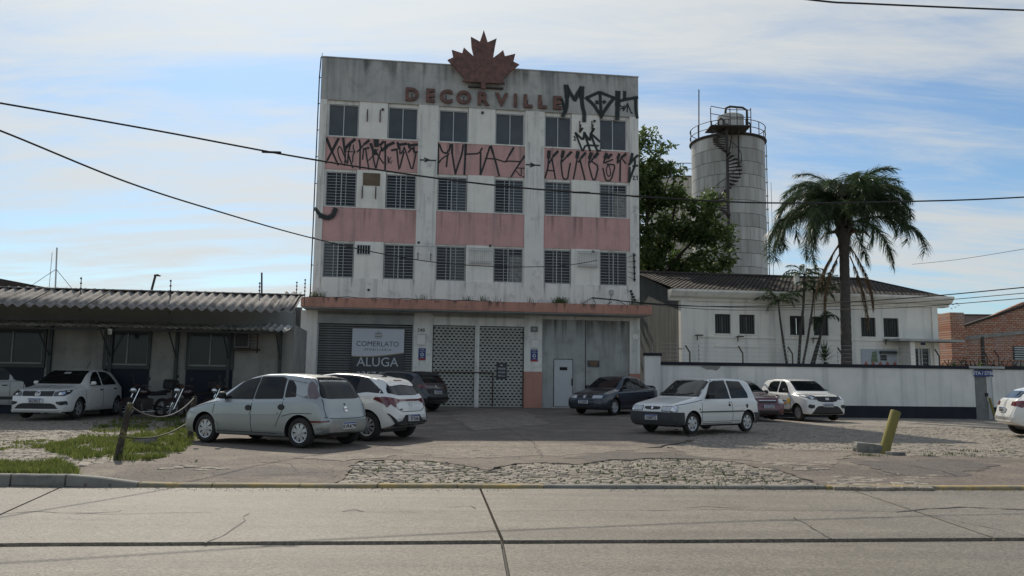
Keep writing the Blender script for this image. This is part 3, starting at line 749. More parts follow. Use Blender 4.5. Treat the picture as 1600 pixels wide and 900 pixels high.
text('company_lettering', 'COMERLATO', .31, M['signdark'], SG, (w*.49, yb-.008, z0-.66), off=0, sx=.98)
text('small_lettering', 'IMOBILIÁRIA', .15, M['signdark'], SG, (w*.49, yb-.008, z0-.90), spacing=1.45)
text('rent_lettering', 'ALUGA', .55, M['signtext'], SG, (w*.5, yb-.004, z0-1.44), sx=.98)
text('phone_lettering', '3357.9400', .42, M['signtext'], SG, (w*.5, yb-.004, z0-2.0))
for k, (cx_, ww, mt) in enumerate(((.5, .10, 'signdark'), (.5, .30, 'signdark'), (.5, .32, 'gold'), (.5, .32, 'signdark'), (.5, .32, 'gold'))):
    mb = MB(); zc = z0-.13-k*.065; pts = [(w*cx_-ww/2+ww*j/8, zc-.03*sin(pi*j/8)+.015*(j/8)) for j in range(9)]
    mb.prism([p for p in pts]+[(p[0], p[1]+.028) for p in reversed(pts)], yb-.009, yb-.006); mb.build('logo_stripe', M[mt], SG)
def plate(px0, py0, px1, py1, mat, name, label, texts, y=-.03, cat='sign', group=None, extra=None):
    a, zt = F(px0, py0); b, zb = F(px1, py1); s = empty(name, FO+FU*a+FN*y, FA, label, cat, group)
    s.location.z = 0
    mb = MB(); mb.box(0, b-a, 0, .015, zb, zt); mb.build('board', M[mat], s)
    for (t, sz, fx, fz, mt, sp) in texts: text('lettering', t, sz, M[mt], s, ((b-a)*fx, -.005, zb+(zt-zb)*fz), sx=sp, ext=.002, off=.0)
    return s, b-a, zb, zt
M['signred'] = simple('sign_red', (.35,.03,.03), .5); M['signorange'] = simple('sign_orange_print', (.55,.25,.06), .5); M['white_print'] = simple('white_print', (.62,.64,.66), .5)
for (x0, y0, x1, y1, lab) in ((654,544,665,563,'small blue security sign on the white pier left of the lattice shutters'), (829,546,840,565,'small blue security sign on the pier with the terracotta base')):
    s, w_, zb, zt = plate(x0, y0, x1, y1, 'signblue', 'security_sign', lab, [('AREA', .07, .5, .88, 'white_print', 1), ('VIGIADA', .065, .5, .74, 'white_print', .8), ('24H', .08, .5, .24, 'white_print', 1)])
    mb = MB(); mb.box(.015, w_-.015, -.006, -.001, zb+.0, zb+.08); mb.build('red_stripe', M['signred'], s)
    mb = MB(); mb.lathe([(.045, 0), (.075, 0), (.075, -.004), (.045, -.004)], 14, (w_/2, -.002, zb+(zt-zb)*.48), 'y', cap=False); mb.build('emblem', M['white_print'], s)
s, w_, zb, zt = plate(776, 567, 792, 592, 'signdark', 'sale_sign', 'small black sale sign reading VENDE on the right lattice shutter', [('VENDE', .13, .5, .63, 'white_print', .85), ('3372.8500', .095, .5, .40, 'white_print', .78), ('99874.6126', .08, .5, .18, 'white_print', .78)], y=.07)
mb = MB(); mb.prism([(w_/2-.06, zt-.12), (w_/2, zt-.06), (w_/2+.06, zt-.12)], -.006, -.001); mb.build('emblem', M['white_print'], s)
plate(919, 563, 937, 573, 'signdark', 'warning_sign', 'small dark sign with orange print on the grey sliding door', [('NAO ESTACIONE', .075, .5, .75, 'signorange', .7), ('GARAGEM', .08, .5, .48, 'signorange', .8), ('24 HORAS', .07, .5, .2, 'signorange', .8)], y=.06)
s, w_, zb, zt = plate(829, 510, 840, 519, 'shutter', 'number_plaque', 'grey street number box high on the pier with terracotta base', [('55', .13, .5, .5, 'white_print', 1)], y=-.06)
a, zz = F(658, 516)
text('house_number', '248', .22, M['steel'], B, (a, -.028, zz), ext=.006)
for (x0, y0, x1, y1) in ((652,523,664,539), (830,531,840,544)):
    a, zt = F(x0, y0); b, zb = F(x1, y1); bb('letter_box', 'white_clean', [(a, b, -.07, -.021, zb, zt)])
    bb('box_rim', 'steel', [(a-.01, b+.01, -.028, -.022, zb-.012, zb), (a-.01, b+.01, -.028, -.022, zt, zt+.012)])
u, z = F(992, 526); mb = MB(); mb.lathe([(.0, -.03), (.13, -.03), (.14, 0)], 18, (u, -.025, z), 'y'); mb.build('round_plate', M['white_clean'], B)
# ---- letters and leaf
LET = [('D',643.5),('E',672),('C',697),('O',724.5),('R',754),('V',783.5),('I',805),('L',824),('L',846.5),('E',870)]
SB = empty('facade_sign', FO+FU*7.2+FN*(-.01), FA, 'brown maple leaf emblem above raised letters reading DECORVILLE on the parapet', 'sign')
SB.location.z = 13.8
for i, (ch, px) in enumerate(LET):
    py = 149.5+(px-643.5)*.0575; u, z = F(px, py)
    o = text('letter', ch, .80, M['sign_red'], SB, (u-7.2, -.07, z-13.8), ext=.045, off=.034, sx=1.04)
    bb('letter_bracket', 'steel', [(u-7.2-.02, u-7.2+.02, -.04, .01, z-13.8-.1, z-13.8+.1)], SB)
leaf = [(755,51),(761,70),(775,64),(772,79),(769.6,94),(778,88),(785,82.2),(787.8,91.6),(804,87.8),(801,100),(810,104.4),(797,115),(785.6,125.6),(787.8,134.6),(770,133),(758.5,132.5),(758,142),(751,141.5),(751,132),(735,131.3),(722,130.5),(724.4,124.4),(712,111),(699,97.3),(707.8,93.3),(705.5,81.8),(721.5,87),(724,78),(731,84.5),(739.5,92),(736,77),(735,61.5),(749,69)]
LP = [F(*p) for p in leaf]; LP = [(u-7.2, z-13.8) for u, z in LP]
mb = MB(); mb.prism(LP, -.28, -.16); mb.build('maple_leaf', M['sign_red'], SB)
for (zz, xa, xb) in ((.75, -.7, .9), (1.15,-.5,.7)): bb('leaf_brace', 'steel', [(xa, xb, -.15, -.01, zz-.03, zz+.03)], SB)
# ---- graffiti: spray lines on the wall
gm, gt, gb_ = newmat('spray_paint'); gn = gt.nodes; gl = gt.links
uvn = gn.new('ShaderNodeUVMap'); sx_ = gn.new('ShaderNodeSeparateXYZ'); gl.new(uvn.outputs[0], sx_.inputs[0])
g1 = gn.new('ShaderNodeMath'); g1.operation = 'ABSOLUTE'; gl.new(sx_.outputs[0], g1.inputs[0])
g2 = gn.new('ShaderNodeMapRange'); g2.interpolation_type = 'SMOOTHSTEP'; g2.inputs[1].default_value = 1.0; g2.inputs[2].default_value = .45; gl.new(g1.outputs[0], g2.inputs[0])
g4 = gn.new('ShaderNodeMath'); g4.operation = 'MULTIPLY'; g4.inputs[1].default_value = .93; gl.new(g2.outputs[0], g4.inputs[0])
g5 = gn.new('ShaderNodeBsdfTransparent'); g6 = gn.new('ShaderNodeMixShader'); gl.new(g4.outputs[0], g6.inputs[0]); gl.new(g5.outputs[0], g6.inputs[1]); gl.new(gb_.outputs[0], g6.inputs[2])
setp(gb_, Base_Color=(.028,.036,.036,1), Roughness=.8); gl.new(g6.outputs[0], gn['Material Output'].inputs[0])
GI = [0]
def strokes(name, org, sc, L, w, surf=.06, lab=None):
    """each list of crop points is one spray line; w in metres"""
    vs = []; fs = []; uv = []
    for st_ in L:
        ww = w
        if isinstance(st_[0], (int, float)): ww = st_[0]; st_ = st_[1]
        P = [F(org[0]+x/sc, org[1]+y/sc) for x, y in st_]; P = [Vector(p) for p in P]
        if len(P) > 2:                          # round the bends a little
            Q = [P[0]]
            for a, b, c in zip(P, P[1:], P[2:]): Q += [b.lerp(a, .18), b.lerp(c, .18)]
            P = Q+[P[-1]]
        y = surf-.004-GI[0]*.0004; GI[0] = (GI[0]+1) % 22
        n = len(P); b0 = len(vs)
        t0 = (P[1]-P[0]).normalized(); t1 = (P[-1]-P[-2]).normalized()
        P[0] = P[0]-t0*ww*.25; P[-1] = P[-1]+t1*ww*.25
        for i, p in enumerate(P):
            a = (P[i]-P[i-1]).normalized() if i else None; b = (P[i+1]-P[i]).normalized() if i < n-1 else None
            if a is None: t = b; k = 1
            elif b is None: t = a; k = 1
            else: t = (a+b).normalized() if (a+b).length > .2 else a; k = min(1.6, 1/max(.5, t.dot(a)))
            nn = Vector((-t.y, t.x))*ww*.5*k*(1.22 if ww < .2 else 1.0)
            vs += [(p.x+nn.x, y, p.y+nn.y), (p.x, y, p.y), (p.x-nn.x, y, p.y-nn.y)]; uv += [(1,0),(0,0),(-1,0)]
        for i in range(n-1):
            a = b0+i*3; fs += [(a, a+1, a+4, a+3), (a+1, a+2, a+5, a+4)]
    me = bpy.data.meshes.new(name); me.from_pydata(vs, [], fs); me.materials.append(gm)
    l = me.uv_layers.new(name='UVMap')
    for lp in me.loops: l.data[lp.index].uv = uv[lp.vertex_index]
    o = bpy.data.objects.new(name, me); link(o); o.parent = B; return o
T = .075
strokes('graffiti', (500,205), 9.412, [(.13,[(95,100),(130,190),(175,290)]),(.09,[(175,290),(265,490)]),(.13,[(270,105),(215,210),(175,290)]),(.09,[(175,290),(85,460)]),
 (.06,[(325,470),(275,370),(258,270),(280,215),(315,250),(365,380)]),(.11,[(340,100),(350,200),(368,300)]),(.07,[(368,300),(372,400),(358,500)]),(.15,[(510,115),(430,180),(365,260)]),(.07,[(450,190),(415,300),(405,485),(375,420)]),
 (.06,[(490,195),(487,250),(515,300),(482,345),(480,450)]),(.05,[(395,295),(510,300)]),(.07,[(415,330),(445,430),(480,530)]),(.10,[(575,125),(592,210)]),(.08,[(590,200),(585,550)]),(.12,[(720,130),(650,185)]),(.07,[(650,185),(600,245),(545,300)]),
 (.09,[(720,240),(640,255)]),(.07,[(640,255),(625,410)]),(.07,[(670,260),(690,400),(720,555)]),(.13,[(745,180),(770,250)]),(.07,[(770,260),(790,420),(820,560),(850,420),(890,280)]),(.30,[(828,130),(832,205)]),(.06,[(715,425),(830,300)]),(.16,[(800,270),(830,330)]),(.07,[(830,320),(935,470)]),(.06,[(780,330),(850,260)]),
 (.13,[(885,200),(930,150)]),(.09,[(960,145),(960,300),(957,570)]),(.15,[(1085,165),(1000,200),(965,240)]),(.10,[(900,230),(915,290),(960,220)]),(.06,[(1000,370),(1005,465)]),(.05,[(1045,380),(1008,425),(1048,470)]),(.05,[(1052,440),(1060,430)]),
 (.11,[(1055,275),(1130,262)]),(.08,[(1130,262),(1145,420),(1160,580),(1235,300)]),(.12,[(1140,160),(1160,250)]),(.14,[(1155,195),(1270,180)]),(.07,[(1175,230),(1175,330),(1215,300),(1240,230)]),(.07,[(1240,230),(1270,320),(1355,590),(1410,330)]),
 (.12,[(1300,180),(1320,240)]),(.13,[(1310,205),(1390,195),(1465,190)]),(.09,[(1300,305),(1345,250),(1385,235)]),(.10,[(1370,235),(1390,310),(1455,298)])], T)
strokes('graffiti', (670,215), 8.889, [(.12,[(128,80),(128,250),(120,500)]),(.09,[(150,90),(185,190),(240,218),(290,160),(300,90)]),(.07,[(140,345),(180,290),(255,240)]),(.08,[(275,210),(258,260),(245,400)]),(.11,[(325,90),(325,210)]),(.09,[(325,210),(370,500)]),(.09,[(370,500),(400,400),(460,230),(480,95)]),
 (.13,[(515,85),(510,230)]),(.10,[(508,230),(495,505)]),(.08,[(515,225),(700,218),(742,140)]),(.09,[(722,205),(718,510)]),(.09,[(722,510),(800,280),(850,120)]),(.12,[(865,115),(890,200)]),(.09,[(890,200),(930,330),(980,530)]),(.07,[(800,285),(930,292),(1060,335),(1100,320),(1270,330)]),(.10,[(1180,135),(1120,240)]),(.07,[(1120,240),(1070,330)]),
 (.12,[(1380,220),(1320,270)]),(.08,[(1320,270),(1225,410),(1145,540)]),(.05,[(1230,418),(1355,422)]),(.05,[(1215,455),(1285,545),(1288,425)]),(.07,[(1313,535),(1317,545)])], T)
strokes('graffiti', (840,220), 9.412, [(.19,[(170,150),(165,240)]),(.09,[(165,240),(155,400),(112,540)]),(.13,[(300,150),(240,215)]),(.08,[(240,215),(170,325)]),(.08,[(215,265),(265,550)]),(.07,[(150,430),(240,437)]),(.17,[(382,150),(365,230)]),(.08,[(365,230),(345,320),(375,555),(445,560),(462,440),(485,325)]),(.13,[(500,160),(440,220)]),(.08,[(440,220),(350,315)]),
 (.19,[(598,160),(585,240)]),(.08,[(585,240),(565,380),(530,560)]),(.13,[(705,175),(650,240)]),(.08,[(650,240),(600,310)]),(.09,[(630,290),(665,430),(700,570)]),(.19,[(792,180),(770,250)]),(.08,[(770,250),(752,340),(815,570),(850,570),(900,370),(790,290)]),(.17,[(890,180),(840,235)]),(.08,[(840,235),(770,320)]),
 (.19,[(1020,190),(1000,240)]),(.08,[(1000,240),(970,330),(1110,270)]),(.14,[(1090,195),(1040,250)]),(.08,[(965,400),(1005,580),(1080,585),(1150,350),(1030,340)]),(.06,[(1045,345),(1015,400),(1020,480),(1050,525),(1080,490),(1070,400),(1050,350)]),(.15,[(1205,190),(1185,250)]),(.09,[(1185,250),(1178,325)]),(.14,[(1300,190),(1240,240)]),(.08,[(1240,240),(1190,310)]),(.08,[(1240,250),(1300,330)]),(.09,[(1222,280),(1215,590)])], T)
strokes('graffiti', (840,220), 9.412, [(.15,[(1392,190),(1370,290)]),(.1,[(1370,290),(1350,345)]),(.13,[(1472,215),(1400,280),(1345,350)]),(.12,[(1430,280),(1430,370),(1385,480),(1345,600)]),(.13,[(1352,395),(1345,600)]),(.10,[(1400,375),(1472,365)]),(.05,[(1400,520),(1430,522),(1400,568),(1437,572)]),(.05,[(1448,535),(1466,512),(1465,578)])], T, 0)
strokes('graffiti', (500,205), 9.412, [(.07,[(1475,422),(1700,432)]),(.06,[(1535,395),(1610,424),(1540,450)])], T, 0)
strokes('graffiti', (670,215), 8.889, [(.07,[(1350,376),(1545,386)]),(.07,[(1412,355),(1470,382),(1412,407)])], T, 0)
strokes('graffiti', (860,120), 7.5, [(.16,[(125,255),(150,320),(165,385)]),(.30,[(182,110),(195,230)]),(.24,[(195,230),(192,340),(178,400),(145,460)]),(.24,[(195,120),(240,205),(285,270)]),(.28,[(285,270),(325,190),(362,135)]),(.32,[(368,130),(365,240)]),(.26,[(365,240),(375,350),(398,430),(396,515)]),
 (.20,[(420,250),(500,212),(575,180),(660,215),(745,248)]),(.22,[(745,248),(680,330),(597,455)]),(.22,[(420,250),(500,320),(590,455)]),(.2,[(580,180),(588,330),(597,480)]),(.22,[(544,290),(546,310)]),(.22,[(622,300),(638,292)]),
 (.34,[(790,185),(788,330)]),(.30,[(788,330),(782,490)]),(.22,[(870,180),(868,262)]),(.20,[(800,285),(900,262),(1018,242)]),(.16,[(997,262),(1000,400),(1018,480)]),
 (.07,[(815,340),(868,362),(822,378)]),(.07,[(865,335),(848,412),(905,312),(898,412)]),(.07,[(900,310),(945,420)]),(.08,[(950,422),(958,428)])], T, 0)
strokes('graffiti', (860,120), 7.5, [(.10,[(295,655),(335,760),(375,862)]),(.12,[(295,655),(385,740),(400,652)]),(.12,[(400,652),(430,750),(468,865)]),(.12,[(400,652),(465,750),(475,662)]),(.12,[(475,662),(510,770),(552,862)]),(.12,[(475,662),(520,700),(580,755)]),(.10,[(385,865),(412,798),(565,805)]),(.12,[(515,605),(478,662)]),(.12,[(378,600),(350,638)]),(.1,[(555,866),(592,860)]),(.05,[(292,690),(275,700),(300,716),(275,738),(300,745)])], T, .04)
strokes('graffiti', (480,230), 3.6, [(.20,[(45,345),(75,385),(120,400)]),(.30,[(75,385),(115,398),(145,385),(158,350)])], T, 0)
# ---- grime streaks running down from sills, coping and canopy
dm_, dt_, db_ = newmat('grime_streak'); dn = dt_.nodes; dl = dt_.links
q0 = dn.new('ShaderNodeUVMap'); q1 = dn.new('ShaderNodeSeparateXYZ'); dl.new(q0.outputs[0], q1.inputs[0])
q2 = dn.new('ShaderNodeMath'); q2.operation = 'ABSOLUTE'; dl.new(q1.outputs[0], q2.inputs[0])
q3 = dn.new('ShaderNodeMapRange'); q3.interpolation_type = 'SMOOTHSTEP'; q3.inputs[1].default_value = 1; q3.inputs[2].default_value = 0; dl.new(q2.outputs[0], q3.inputs[0])
q4 = dn.new('ShaderNodeMath'); q4.operation = 'MULTIPLY'; dl.new(q3.outputs[0], q4.inputs[0]); dl.new(q1.outputs[1], q4.inputs[1])
q5 = dn.new('ShaderNodeBsdfTransparent'); q6 = dn.new('ShaderNodeMixShader'); dl.new(q4.outputs[0], q6.inputs[0]); dl.new(q5.outputs[0], q6.inputs[1]); dl.new(db_.outputs[0], q6.inputs[2]); dl.new(q6.outputs[0], dn['Material Output'].inputs[0])
setp(db_, Base_Color=(.10,.10,.09,1), Roughness=.9)
def drips(name, L):
    vs, fs, uv = [], [], []
    for k, (u, z, ln, w, y, a) in enumerate(L):
        b = len(vs); n = 5; yy = y-.0015-(k % 9)*.0003
        for i in range(n+1):
            t = i/n; du = .02*noise.noise((u*3, t*3, z)); ww = w*(.5+.5*(1-t)); al = a*(1-t)**1.2*(1 if i else .6)
            vs += [(u+du-ww, yy, z-ln*t), (u+du, yy, z-ln*t), (u+du+ww, yy, z-ln*t)]; uv += [(-1, al), (0, al), (1, al)]
        for i in range(n): q = b+3*i; fs += [(q, q+1, q+4, q+3), (q+1, q+2, q+5, q+4)]
    me = bpy.data.meshes.new(name); me.from_pydata(vs, [], fs); me.materials.append(dm_); l = me.uv_layers.new(name='UVMap')
    for lp in me.loops: l.data[lp.index].uv = uv[lp.vertex_index]
    o = bpy.data.objects.new(name, me); link(o); o.parent = B; o['kind'] = 'stuff'
RD_ = random.Random(11); L = []
for bi, (a, b) in enumerate(BAYS):
    for z0, z1, m in SP:
        for _ in range(7): L.append((RD_.uniform(a+.1, b-.1), z1, RD_.uniform(.4, 1.4), RD_.uniform(.04,.16), .06, RD_.uniform(.12,.42)))
    for (w0_, w1_) in WIN[bi]:
        for uu in (w0_, w1_): L.append((uu+RD_.uniform(-.05,.05), 5.69, RD_.uniform(.3,.9), RD_.uniform(.03,.08), 0, RD_.uniform(.3,.6)))
for _ in range(70): L.append((RD_.uniform(.1, WD-.1), HT, RD_.uniform(.3, 1.4), RD_.uniform(.05,.25), 0, RD_.uniform(.1,.36)))
for (a, b) in PIERS:
    for _ in range(6): L.append((RD_.uniform(a+.05, b-.05), RD_.uniform(8, 13.5), RD_.uniform(.6, 2.2), RD_.uniform(.03,.09), 0, RD_.uniform(.1,.3)))
for _ in range(46): L.append((RD_.uniform(-.1, WD), CAN+.40, RD_.uniform(.12,.38), RD_.uniform(.03,.14), -1.25, RD_.uniform(.3,.7)))
for _ in range(20): L.append((RD_.uniform(10.1, 11.9) if _ % 2 else RD_.uniform(12.1,13.9), CAN-.15, RD_.uniform(.5,1.8), RD_.uniform(.05,.25), .10, RD_.uniform(.25,.6)))
drips('grime_streaks', L)
# ================================================================ left shed
M['mull'] = simple('old_window_frame', (.22,.23,.23), .6)
LO = Vector((-13.2, 23.4, 0)); LFRAME = FA
SHD = empty('corrugated_shed', LO, LFRAME, 'low shed with corrugated fibre cement roof, shaded awning and navy panels', 'shed')
def sb(name, mat, boxes, par=None, **k):
    mb = MB()
    for b in boxes: mb.box(*b)
    return mb.build(name, M[mat], par or SHD, **k)
U0, U1 = -9.625, 6.62; EZ = 3.36; RD = 1.95; SL = .35
wave = .285
def sheet(x0, nw, amp, y0, y1, z0, z1, per, th=.012, nseg=8):
    mb = MB(); n = nw*nseg
    for (y, z) in ((y0, z0), ((y0+y1)/2, (z0+z1)/2), (y1, z1)):
        for i in range(n+1):
            x = x0+per*i/nseg; h = amp*cos(2*pi*i/nseg); mb.v.append((x, y, z+h))
    for j in range(2):
        for i in range(n): a = j*(n+1)+i; mb.f.append((a, a+1, a+n+2, a+n+1)); mb.m.append(0)
    k = len(mb.v); mb.v += [(v[0], v[1], v[2]-th) for v in mb.v[:k]]; mb.f += [tuple(reversed([i+k for i in f])) for f in mb.f]; mb.m += [0]*len(mb.f[len(mb.m):])
    for i in range(n): mb.f.append((i, i+k, i+k+1, i+1)); mb.m.append(0)
    return mb
x = U0; r0 = None; i = 0
while x < U1-.1:
    if r0 is None: r0 = sheet(0, 3, .045, -.15, RD, 0, (RD+.15)*SL, wave).build('roof_sheet', M['fibre'], SHD, smooth=True); r0.location = (x, 0, EZ)
    else: inst('roof_sheet', r0, SHD, (x, random.uniform(-.05,.03), EZ+random.uniform(0,.012)), (0, 0, random.uniform(-.004,.004)))
    x += wave*3; i += 1
mb = sheet(0, 2, .04, -.2, RD, 0, (RD+.2)*SL, wave*.9); o = mb.build('roof_sheet', M['fibre'], SHD, smooth=True); o.location = (U1-.62, .25, EZ+.09)
sb('ridge_cap', 'fibre', [(U0, U1, RD-.25, RD+.1, EZ+RD*SL+.03, EZ+RD*SL+.06)])
mb = MB(); mb.prism([(RD, EZ+RD*SL+.02), (7.2, 3.2), (7.2, 3.1), (RD, EZ+RD*SL-.1)], U0, U1-.85, 'x'); mb.build('rear_slope', M['fibre'], SHD)
WY = 3.3
sb('front_wall', 'oldwall', [(U0, U1-.45, WY, WY+.25, 0, 3.7)])
sb('end_wall', 'oldwall', [(U1-.65, U1-.45, WY+.25, 7, 0, 3.2)])
sb('upper_fascia', 'fascia', [(U0, U1-.5, WY-.06, WY-.005, 3.02, 3.68)])
# awning of small corrugated sheets on brackets
AY, AZ = 2.0, 2.93
x = U0; a0 = None
while x < 5.2:
    if a0 is None: a0 = sheet(0, 5, .028, AY-.1, WY-.07, 0, .22, .214, .008, 6).build('awning_sheet', M['fibre2'], SHD, smooth=True); a0.location = (x, 0, AZ)
    else: inst('awning_sheet', a0, SHD, (x, random.uniform(-.04,.03), AZ+random.uniform(-.012,.012)), (random.uniform(-.01,.01), 0, 0))
    x += .214*5
o = sheet(0, 4, .028, AY-.05, WY-.07, 0, .25, .214, .008, 6).build('broken_awning_sheet', M['fibre2'], SHD, smooth=True); o.location = (5.3, 0, AZ-.06); o.rotation_euler = (.03, .07, 0)
sb('broken_piece', 'fibre2', [(.55, .68, AY-.06, AY-.03, AZ-.26, AZ-.08)])
br = None
for xx in (-8.2, -5.9, -3.8, -1.65, .25, 2.35, 4.05, 5.75):
    mb = MB(); mb.box(-.05, .05, WY-.12, WY-.01, .1, 2.98); mb.tube([(0, WY-.1, 2.0), (0, AY+.1, 2.88)], .024, 6); mb.box(-.03, .03, AY-.0, WY-.1, 2.86, 2.90)
    o = mb.build('awning_bracket', M['darkframe'], SHD); o.location = (xx, 0, 0)
sb('awning_beam', 'darkframe', [(U0, 5.9, AY+.05, AY+.11, 2.80, 2.86)])
# windows over navy panels
for (px0, px1) in ((-75, 68), (168, 232), (297, 362)):
    a = onplane(px0, 540, LO+FN*WY, FN); b = onplane(px1, 540, LO+FN*WY, FN); a = (a-LO).dot(FU); b = (b-LO).dot(FU)
    mb = MB(); z0, z1 = 1.72, 2.78
    for (p, q, r, s) in ((a-.1, b+.1, z0-.12, z0), (a-.1, b+.1, z1, z1+.1), (a-.1, a, z0, z1), (b, b+.1, z0, z1)): mb.box(p, q, WY-.08, WY-.004, r, s)
    w = mb.build('window', M['darkframe'], SHD)
    n = 3 if px0 < 0 else 2
    for k in range(n+1):
        xx = a+(b-a)*k/n; g = MB(); g.box(xx-.022, xx+.022, WY-.06, WY-.02, z0, z1); g.build('mullion', M['mull'], w)
    g = MB(); g.box(a, b, WY-.055, WY-.025, z0, z0+.05); g.build('window_rail', M['mull'], w)
    for k in range(n):
        g = MB(); g.box(a+(b-a)*k/n+.025, a+(b-a)*(k+1)/n-.025, WY-.03, WY-.01, z0+.05, z1); g.build('pane', M['glass'], w)
    g = MB(); g.box(a-.08, b+.08, WY-.035, WY-.004, .05, z0-.125)
    g.build('navy_panel', M['bluepanel'], SHD)
# old air conditioner in its frame
p = onplane(369, 520, LO+FN*WY, FN); q = onplane(404, 547, LO+FN*WY, FN); a = (p-LO).dot(FU); b = (q-LO).dot(FU)
AC = empty('air_conditioner', LO+FU*a+FN*WY, LFRAME, 'old window air conditioner in a metal cage under the broken end of the awning', 'air conditioner')
zt, zb = p.z, q.z; mb = MB(); mb.box(.02, .50, -.35, 0, zb+.06, zt); mb.build('casing', M['shutter'], AC)
mb = MB(); mb.box(.05, .47, -.36, -.351, zb+.1, zt-.04); mb.build('front_grille', M['black'], AC)
mb = MB()
for k in range(5): mb.box(.52, b-a, -.3, -.28, zb+.08+k*.11, zb+.095+k*.11)
mb.box(0, b-a+.05, -.4, 0, zb-.02, zb+.03); mb.box(b-a, b-a+.04, -.4, -.36, zb-.12, zt); mb.build('cage', M['rust'], AC)
# link wall between shed and tall building, drain
lk = empty('link_wall', FO+FU*(-1.75)+FN*.35, FA, 'narrow stained wall with a downpipe between shed and tall building', 'wall')
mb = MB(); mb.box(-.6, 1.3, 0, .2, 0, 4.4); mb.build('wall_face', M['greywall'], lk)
mb = MB(); mb.tube([(1.0, -.08, .05), (1.0, -.08, 4.3)], .07, 8); mb.build('downpipe', M['darkframe'], lk)
# distant dark roof at far left
o = empty('distant_roof', (-24, 39, 0), .1, 'dark pitched roof rising behind the shed at far left', 'building')
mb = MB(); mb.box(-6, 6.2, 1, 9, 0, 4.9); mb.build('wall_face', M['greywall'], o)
mb = MB(); mb.prism([(-8, 4.9), (-6.5, 6.6), (-3.6, 6.5), (1.8, 5.55), (8.0, 4.75), (8.0, 4.6), (-8, 4.6)], .5, 9.5); mb.build('roof', M['rooftile'], o)
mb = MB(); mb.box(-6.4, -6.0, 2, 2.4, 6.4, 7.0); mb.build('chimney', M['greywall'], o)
# ================================================================ masts and fence posts beyond the shed
def mast(px, pyt, pyb, Y, r, label, cat, guys=False, twin=False):
    a, b = Yp(px+ (3 if guys else 0), pyt, Y), Yp(px, pyb, Y); rt_ = empty(cat.replace(' ', '_'), (b.x, b.y, 0), 0, label, cat)
    L = Vector(rt_.location)
    mb = MB(); mb.tube([Vector((b.x, b.y, 0))-L, b-L, a-L], r, 6); mb.build('pole', M['frame'] if guys else M['steel'], rt_)
    if guys:
        for dx in (-3.6, 2.2): mb = MB(); mb.tube([a.lerp(b, .45)-L, Vector((dx, 0, b.z-.5))], .02, 4); mb.build('guy_wire', M['cable'], rt_)
        mb = MB(); mb.tube([Vector((-.5, 0, b.z)), a.lerp(b, .1)-L+Vector((-.35,0,0))], .02, 4); mb.build('stay', M['cable'], rt_)
    return rt_
mast(86, 387, 462, 60, .055, 'tall thin guyed radio mast standing beyond the shed roof', 'radio mast', guys=True)
mast(1092, 140, 215, 66, .05, 'thin whip antenna rising behind the silo railing', 'antenna')
mast(409, 426, 470, 45, .05, 'slim grey pole beside an insulator post behind the shed roof', 'slim pole')
LPp = Yp(234, 464, 42); LT = Yp(243, 430, 42)
o = empty('street_lamp', (LPp.x, LPp.y, 0), 0, 'leaning street lamp with short arm beyond the shed roof', 'street lamp')
mb = MB(); D = LT-LPp; mb.tube([Vector((0,0,0))-D*.6+Vector((0,0,LPp.z)), Vector((0, 0, LPp.z)), D+Vector((0,0,LPp.z))], .06, 6); mb.build('pole', M['steel'], o)
mb = MB(); e = D+Vector((0,0,LPp.z)); mb.prism([(e.x-.05, e.z+.02), (e.x+.15, e.z+.05), (e.x+.28, e.z-.02), (e.x+.2, e.z-.06), (e.x-.05, e.z-.04)], -.09, .09); mb.build('lamp_head', M['steel'], o)
for k, (px, pt, pb) in enumerate(((127,433,472),(267,437,476),(406,441,470),(464,440,468),(477,436,465))):
    Y = 24.8 if k < 2 else (26 if k == 2 else 27.5)
    a, b = Yp(px, pt, Y), Yp(px-1, pb, Y)
    names = ['leftmost insulator post standing on the shed roof left of the street lamp', 'insulator post standing on the shed roof right of the street lamp', 'insulator post beside the slim grey pole on the shed roof', 'tilted insulator post near the right end of the shed roof', 'insulator post nearest the tall building at the shed roof end']
    o = empty('electric_fence_post', b, 0, names[k], 'fence post', 'electric fence posts along the shed roof')
    L = Vector(b); mb = MB(); mb.tube([Vector((0,0,-.3)), a-b], .014, 5); mb.build('rod', M['steel'], o)
    for j in range(5):
        p = (a-b)*(.15+.2*j); i_ = MB(); i_.tube([p+Vector((0,-.01,-.02)), p+Vector((0,-.01,.02))], .03, 6); i_.build('insulator', M['black'], o)
# ================================================================ right: white works building
WP = Yp(1255, 500, 39.6); WP.z = 0
def wloc(px, py, dy=0): X = onplane(px, py, WP+FN*dy, FN); return (X-WO).dot(FU), X.z
WO = onplane(1063, 500, WP, FN); WO.z = 0
HS = empty('works_office', WO, FA, 'long white two storey works office with barred windows and wide cornice', 'building')
def hb(name, mat, boxes, par=None, **k):
    mb = MB()
    for b in boxes: mb.box(*b)
    return mb.build(name, M[mat], par or HS, **k)
hw = wloc(1463, 500)[0]; cz = wloc(1063, 470)[1]
wins = [(1117,491,1142,521),(1155,491,1180,522),(1234,493,1258,523),(1271,494,1295,524),(1345,496,1369,527),(1380,497,1405,528)]
HW = []
for (x0, y0, x1, y1) in wins:
    a, zt = wloc(x0, y0); b, zb = wloc(x1, y1); HW.append((a, b, zb, zt))
zt = sum(w[3] for w in HW)/6; zb = sum(w[2] for w in HW)/6
dd = wloc(1427, 543); de = wloc(1455, 580)
